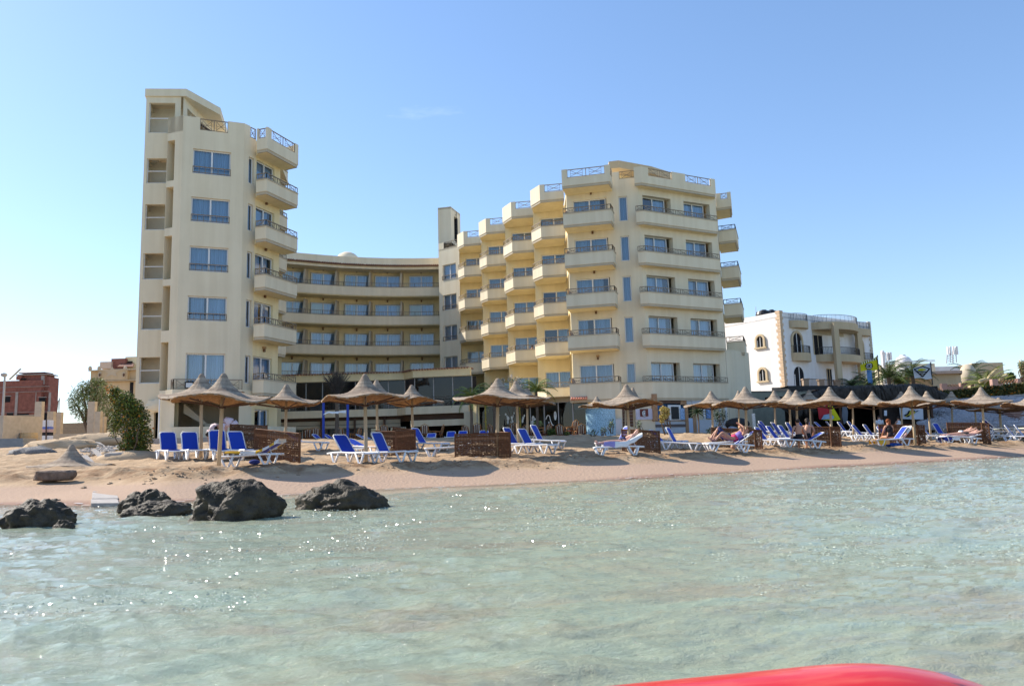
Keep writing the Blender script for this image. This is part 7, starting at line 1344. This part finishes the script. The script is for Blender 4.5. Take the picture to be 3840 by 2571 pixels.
for (a, c, y0, y1) in ((18, 39, 1486, 1508), (145, 170, 1490, 1515), (63, 108, 1549, 1566), (145, 178, 1549, 1582), (24, 50, 1547, 1560), (76, 97, 1418, 1424)): w_ = bf('window_opening', a, c, y0, y1, Mt['dark'], -.06, .1); 
for (a, c, y0, y1) in ((15, 42, 1483, 1486), (142, 173, 1487, 1490)): bf('lintel', a, c, y0, y1, cg, -.1, .2)
m_ = MB(); m_.bar(at(35, 1423, 111), at(78, 1382, 111), .25, .12); part('leaning_plank', m_, Mt['wood'], bb)
# individual brick courses read on the nearer side as relief
rr_ = random.Random(2); bc = MB(); A0_, B0_ = at(-80, 1600, YB), at(158, 1424, YB)
for k in range(int((B0_[2] - A0_[2]) / .25)): bc.box(A0_[0], YB - .03, A0_[2] + k * .25, B0_[0], YB, A0_[2] + k * .25 + .21)
part('brick_courses', bc, mbr, bb)
pe = thing('beige_building', 'ornate beige building with a balustraded parapet behind the feathery tree', 'building', (-42, 95, 2)); YE = 92
def ef(nm, px0, px1, py0, py1, m_, d=0, th=.3): A, B_ = at(px0, py1, YE + d), at(px1, py0, YE + d); b_ = MB(); b_.box(A[0], YE + d, A[2], B_[0], YE + d + th, B_[2]); return part(nm, b_, m_, pe)
ef('wall', 330, 560, 1385, 1620, Mt['tan'], 0, 8); ef('parapet_band', 368, 478, 1382, 1426, Mt['tan'], -.5, .5); ef('wall_facing', 330, 560, 1428, 1600, Mt['tan'], -.05); ef('cornice', 330, 560, 1384, 1387, Mt['trim'], -.6, .7); ef('ledge', 330, 560, 1424, 1428, Mt['trim'], -.6, .7)  # tan facing slab just proud of the wall, same colour as it
ef('roof_room', 374, 418, 1355, 1382, mat('wall_peach', (.6, .46, .36)), 3, 5); ef('brick_room', 416, 470, 1343, 1382, mbr, 3.4, 5); ef('plaster_room', 468, 560, 1335, 1390, Mt['yellow'], 4, 5); 
for x in (338, 372, 470): m_ = MB(); P = at(x, 1381, YE - .3); m_.ell(P, (.22, .22, .3), 8, 6); part('finial', m_, Mt['trim'], pe)
for x in (374, 464): ef('carved_panel', x - 6, x + 6, 1394, 1416, Mt['trim'], -.62, .1); m_ = MB(); P = at(x, 1405, YE - .68); m_.ell(P, (.12, .05, .22), 8, 6); part('carved_panel_boss', m_, Mt['brown'], pe)
m_ = MB(); P = at(420, 1395, YE - .55); n = 10; m_.add([(P[0] + (.85 if k % 2 else .38) * 1.25 * math.sin(k * math.pi / 5 + math.pi / 5), P[1], P[2] + (.85 if k % 2 else .38) * .8 * math.cos(k * math.pi / 5 + math.pi / 5)) for k in range(n)], [tuple(range(n))]); part('star_ornament', m_, Mt['trim'], pe)
m_ = MB()
for k in range(14): A, B_ = at(442 + k * 4.2, 1375, YE + 2), at(458 + k * 3.3, 1362, YE + 4); m_.bar(A, B_, .12)
part('pavilion_roof', m_, Mt['tile'], pe); ef('dark_opening', 482, 500, 1432, 1580, Mt['dark'], -.1); ef('window', 476, 496, 1354, 1362, Mt['dark'], 3.9, .1)
# block wall, posts, slab wall
lwc = mat('breeze_block', (.36, .29, .21), rough=.9, var=.15, scale=2)
for (px0, px1, py0, py1, Y, lab) in ((45, 130, 1553, 1625, 60, 'grey breeze block wall behind the barrels at the far left'), (140, 345, 1582, 1625, 62, 'long breeze block wall between the concrete posts')):
    A, B_ = at(px0, py1, Y), at(px1, py0, Y); o = tag(part('block_wall', (lambda b_: (b_.box(A[0], Y, 1.8, B_[0], Y + .2, B_[2] - .02), b_)[1])(MB()), mat('mortar', (.25, .22, .18)) if px0 == 45 else bpy.data.materials['mortar']), lab, 'wall'); bw = .4; rows_ = int((B_[2] - 2.2) / .2); bl_ = MB(); bl_.box(0, -.02, 0, .385, .0, .185); bmesh_ = bl_.mesh('block', lwc)
    for j in range(rows_):
        for i in range(int((B_[0] - A[0]) / bw)):
            c = bpy.data.objects.new('block', bmesh_); C.objects.link(c); c.parent = o; c.location = (A[0] + i * bw + (.2 if j % 2 else 0), Y - .003 - .01 * rr_.random(), B_[2] - .02 - .2 * (j + 1))
for px, py0, Y, w_, lab in ((137, 1505, 56, .5, 'tall concrete post with a stained foot left of the striped pillar'), (184, 1542, 57, .45, 'concrete post directly right of the striped pillar'), (195, 1550, 59, .35, 'narrow concrete post behind the one right of the striped pillar'), (216, 1545, 58, .32, 'thin concrete post with bare steel rods on top'), (337, 1505, 56, .5, 'tall concrete post below the feathery tree'), (362, 1542, 55, .4, 'concrete post between the tall one and the bush, left'), (379, 1562, 57, .35, 'shorter concrete post between the tall one and the bush, right'), (462, 1536, 54, .7, 'broad grey concrete pillar behind the bush')):
    A = at(px, 1640, Y); B_ = at(px, py0, Y); m_ = MB(); m_.prism([(A[0] - w_ / 2, Y), (A[0] + w_ / 2, Y), (A[0] + w_ / 2, Y + .35), (A[0] - w_ / 2, Y + .35)], 1.6, B_[2]); tag(part('concrete_post', m_, mat('post_render', (.46, .39, .31), var=.12) if px == 137 else (cg if px == 462 else bpy.data.materials['post_render'])), lab, 'post', 'concrete fence posts')
m_ = MB(); P = at(216, 1545, 58); [m_.bar((P[0] + q, 58.1, P[2] - .3), (P[0] + q * .4, 58.1, P[2] + 1.0 + q), .03) for q in (-.12, 0, .12)]; part('steel_rods', m_, Mt['brown'], bpy.data.objects['concrete_post.003'])
m_ = MB(); A, B_ = at(130, 1652, 54), at(450, 1620, 54); m_.box(A[0], 54, 1.4, B_[0], 54.3, B_[2]); m_.box(A[0] + 5.9, 53.95, 1.4, A[0] + 6.2, 54.0, B_[2] + .02); tag(part('low_concrete_wall', m_, mat('wall_sandy', (.50, .42, .32), var=.12)), 'long low sandy concrete wall below the concrete posts', 'wall')
m_ = MB(); A, B_ = at(-30, 1650, 50), at(52, 1555, 50); m_.box(A[0], 50, 1.2, B_[0] - 1.3, 50.3, B_[2]); m_.prism([(B_[0] - .65, 50), (B_[0] - 1.3, 50), (B_[0] - 1.0, 53), (B_[0] - .0, 53)], 1.2, B_[2]); tag(part('garden_pillar_wall', m_, bpy.data.materials['post_render']), 'tan rendered wall piece at the left edge above the steps', 'wall')
for k in range(5):
    if k == 0: stp = thing('concrete_steps', 'grey concrete steps at the left edge of the beach', 'steps', (-30, 44, 1))
    A, B_ = at(-60, 1682 - 8 * k, 44 + k), at(90 - 1 * k, 1674 - 8 * k, 44 + k); m_ = MB(); m_.box(A[0], 44 + k, A[2] - .3, B_[0], 45.4 + k, B_[2]); part('step', m_, mat('step_grey', (.26, .25, .24)) if k == 0 else bpy.data.materials['step_grey'], stp)
# striped pillar
o = thing('striped_pillar', 'square pillar painted in white, blue, pink, black and red bands', 'pillar', tuple(map(float, at(172, 1678, 42)))); cols = [('pw', (.78, .76, .76)), ('pb', (.16, .22, .55)), ('pp', (.65, .42, .35)), ('pk', (.02, .02, .022)), ('pw', 0), ('pr', (.16, .02, .03)), ('pw', 0)]; ycut = [1574, 1599, 1608, 1620, 1632, 1650, 1664, 1679]; cm = {}
for k in range(7):
    nm, cc = cols[k]; cm[nm] = cm.get(nm) or mat('paint_' + nm, cc, var=.05); A, B_ = at(159 - k * .5, ycut[k + 1], 42), at(185 - k * .4, ycut[k], 42); m_ = MB(); m_.box(A[0], 42, A[2], B_[0], 42.4, B_[2]); part('painted_band', m_, cm[nm], o)
m_ = MB(); m_.bar(at(172, 1680, 41.9), at(174, 1574, 41.9), .05); part('conduit', m_, Mt['brown'], o)
for i_, (px, py, Y, m_, lab) in enumerate([(75, 1630, 52, Mt['black'], 'black barrel between the rusty one and the cream one'), (54, 1640, 52, mbr, 'small rusty barrel at the left of the barrels'), (108, 1632, 51.5, mat('barrel_cream', (.5, .36, .2)), 'cream barrel beside the tall concrete post')]):
    A, B_ = at(px, py + 15, Y), at(px, py - 10, Y); b_ = MB(); r0 = [.42, .3, .5][i_]; h = B_[2] - A[2]; b_.tube([(A[0], Y, A[2] - .5), (A[0], Y, A[2] + h * .3), (A[0], Y, A[2] + h * .33), (A[0], Y, A[2] + h * .66), (A[0], Y, A[2] + h * .69), (A[0], Y, B_[2])], [r0, r0, r0 * 1.05, r0 * 1.05, r0, r0], 16); tag(part('barrel', b_, m_), lab, 'barrel')
A, B_ = at(14, 1600, 58), at(18, 1412, 58); o = thing('street_lamp', 'tall grey lamp post with a round head at the left edge', 'street lamp', tuple(map(float, A))); b_ = MB(); b_.tube([(A[0] - .1, 58, 1.5), tuple(B_)], [.12, .07], 8); part('post', b_, Mt['steel'], o); b_ = MB(); P = at(15, 1405, 58); b_.ell(P, (.2, .3, .16), 10, 6); part('lamp_head', b_, Mt['steel'], o)
# kerb, gravel, rubble, planks at the left
m_ = MB(); A, B_ = at(60, 1688, 40), at(235, 1682, 40); m_.box(A[0], 40, 1.2, B_[0], 40.5, A[2]); tag(part('brick_kerb', m_, mbr), 'low reddish brick kerb in front of the striped pillar', 'kerb')
gm = MB(); r_ = random.Random(3)
def heap(cx_, cy, cz, rx, ry, rz_, m_, nm, lab, cat, n=0):
    b_ = MB(); b_.ell((cx_, cy, cz), (rx, ry, rz_), 28, 12, fn=lambda d: 1 + .30 * noise.noise(d * 2.0 + Vector((cx_, 0, 0))) + .16 * noise.noise(d * 7)); o = part(nm, b_, m_, smooth=True); o['kind'] = 'stuff'; return o
xg = sx(125, 1690) * 34; heap(xg, 34, gz(xg, 34) - .05, 1.0, .5, .3, mat('gravel_grey', (.20, .19, .185), var=.5, scale=30, bump=.03, bscale=40), 'gravel_heap', '', '')
xg = sx(235, 1680) * 38; heap(xg, 38, gz(xg, 38) + .0, 1.8, 1.0, .42, Mt['drysand'], 'sand_heap', '', ''); xg = sx(370, 1670) * 40; heap(xg, 40, gz(xg, 40) + .1, 1.9, 1.0, .5, Mt['drysand'], 'sand_heap', '', '')
for i_, (px, py, px2, py2, Y, lab) in enumerate([(350, 1712, 380, 1735, 29, 'thin grey plank lying between the fallen canopy and the slab'), (365, 1652, 398, 1670, 38, 'grey plank resting on the sand heap'), (315, 1740, 350, 1735, 27, 'short board beside the fallen canopy')]): m_ = MB(); a, c = at(px, py, Y + 1), at(px2, py2, Y); m_.bar((a[0], a[1], gz(a[0], a[1]) + .25), (c[0], c[1], gz(c[0], c[1]) + .05), .18, .04); tag(part('plank', m_, mpl), lab, 'plank')
rub = MB()
for _ in range(260):
    px = r_.gauss(395, 38); Y = r_.uniform(30, 38); x = sx(px, 1690) * Y; s_ = r_.uniform(.03, .14); z = gz(x, Y); rub.ell((x, Y, z + s_ * .3), (s_, s_ * .8, s_ * .6), 6, 4, fn=lambda d: r_.uniform(.7, 1.2))
part('rubble', rub, mat('rubble_pale', (.5, .43, .36), var=.3), kind='stuff')
# seaweed and clods on the berm
cl_ = MB()
for _ in range(420):
    d0 = r_.gauss(3.6, .5); i = r_.choice([4, 5, 7, 8, 8, 9, 10, 10, 11, 11, 11, 12, 12, 12, 12]); f = r_.random(); a, c = SHORE[i], SHORE[i + 1]; L = np.hypot(*(c - a)); p = a + (c - a) * f + np.array([-(c - a)[1], (c - a)[0]]) / L * d0; s_ = r_.uniform(.015, .05) * (1.6 if r_.random() < .1 else 1); cl_.ell((p[0], p[1], gz(*p) + s_ * .2), (s_ * 1.3, s_, s_ * .6), 5, 4, fn=lambda d: r_.uniform(.6, 1.2))
part('sand_clods', cl_, mat('clod_brown', (.36, .25, .16), var=.3), kind='stuff')
# ------------------------------------------------------------------ red kayak in the foreground
mk = bpy.data.materials.new('kayak_red'); mk.use_nodes = True; b = mk.node_tree.nodes['Principled BSDF']; b.inputs['Base Color'].default_value = (.62, .02, .035, 1); b.inputs['Roughness'].default_value = .28; b.inputs['Coat Weight'].default_value = .3
t = mk.node_tree; n = t.nodes; ns = n.new('ShaderNodeTexNoise'); ns.inputs['Scale'].default_value = 6; ns.inputs['Detail'].default_value = 8; tcn = n.new('ShaderNodeTexCoord'); mpn = n.new('ShaderNodeMapping'); mpn.inputs['Scale'].default_value = (1, 6, 3); t.links.new(tcn.outputs['Object'], mpn.inputs[0]); t.links.new(mpn.outputs[0], ns.inputs['Vector']); r = n.new('ShaderNodeValToRGB'); r.color_ramp.elements[0].position = .45; r.color_ramp.elements[0].color = (.62, .018, .016, 1); r.color_ramp.elements[1].position = .75; r.color_ramp.elements[1].color = (.70, .10, .06, 1); t.links.new(ns.outputs['Fac'], r.inputs['Fac']); t.links.new(r.outputs[0], b.inputs['Base Color'])
ky = MB(); YK = 2.05; prof = [(1500, 2610), (1850, 2566), (2150, 2532), (2450, 2504), (2750, 2478), (3000, 2452), (3130, 2440), (3260, 2440), (3400, 2458), (3540, 2490), (3680, 2545), (3800, 2640)]
top = [at(px, py, YK) for px, py in prof]; NS = 16; rows = []
for i, p in enumerate(top):
    f = i / (len(top) - 1); wd = .34 * math.sin(math.pi * min(.93, .12 + .8 * f)) ** .7; hh = p[2] + .16; row = []
    for k in range(NS + 1):
        a = math.pi * 1.25 * k / NS - .35; row.append((p[0] + .02 * math.cos(a), YK + math.cos(a) * -wd * 1.0 + (-.12), p[2] - (1 - math.sin(a)) * hh * .62))
    rows.append(row)
for row in rows: ky.v.extend(row)
for i in range(len(rows) - 1):
    for k in range(NS): ky.f.append((i * (NS + 1) + k, (i + 1) * (NS + 1) + k, (i + 1) * (NS + 1) + k + 1, i * (NS + 1) + k + 1)); ky.m.append(0)
ky.f.append(tuple(range(NS + 1))); ky.m.append(0); ky.f.append(tuple(range((len(rows) - 1) * (NS + 1), len(rows) * (NS + 1)))[::-1]); ky.m.append(0)
kt = thing('red_kayak', 'bow of a glossy red kayak rising from the water at the bottom right', 'kayak', (float(top[6][0]), YK, 0.1)); hull = part('hull', ky, mk, kt, smooth=True)
sbm = hull.modifiers.new('smooth', 'SUBSURF'); sbm.levels = 1; sbm.render_levels = 2
sm_ = MB(); sm_.tube([(rows[i][6][0], rows[i][6][1] - .004, rows[i][6][2] - .004) for i in range(1, len(rows) - 1)], .006, 6); part('seam', sm_, mat('seam_dark_red', (.25, .01, .01), rough=.4), kt)
sb2 = MB(); q = [at(x, y, YK - .16) for x, y in ((3505, 2516), (3555, 2517), (3622, 2546), (3575, 2540))]; sb2.add([tuple(a) for a in q], [(0, 1, 2, 3)]); part('white_decal', sb2, tw_, kt)
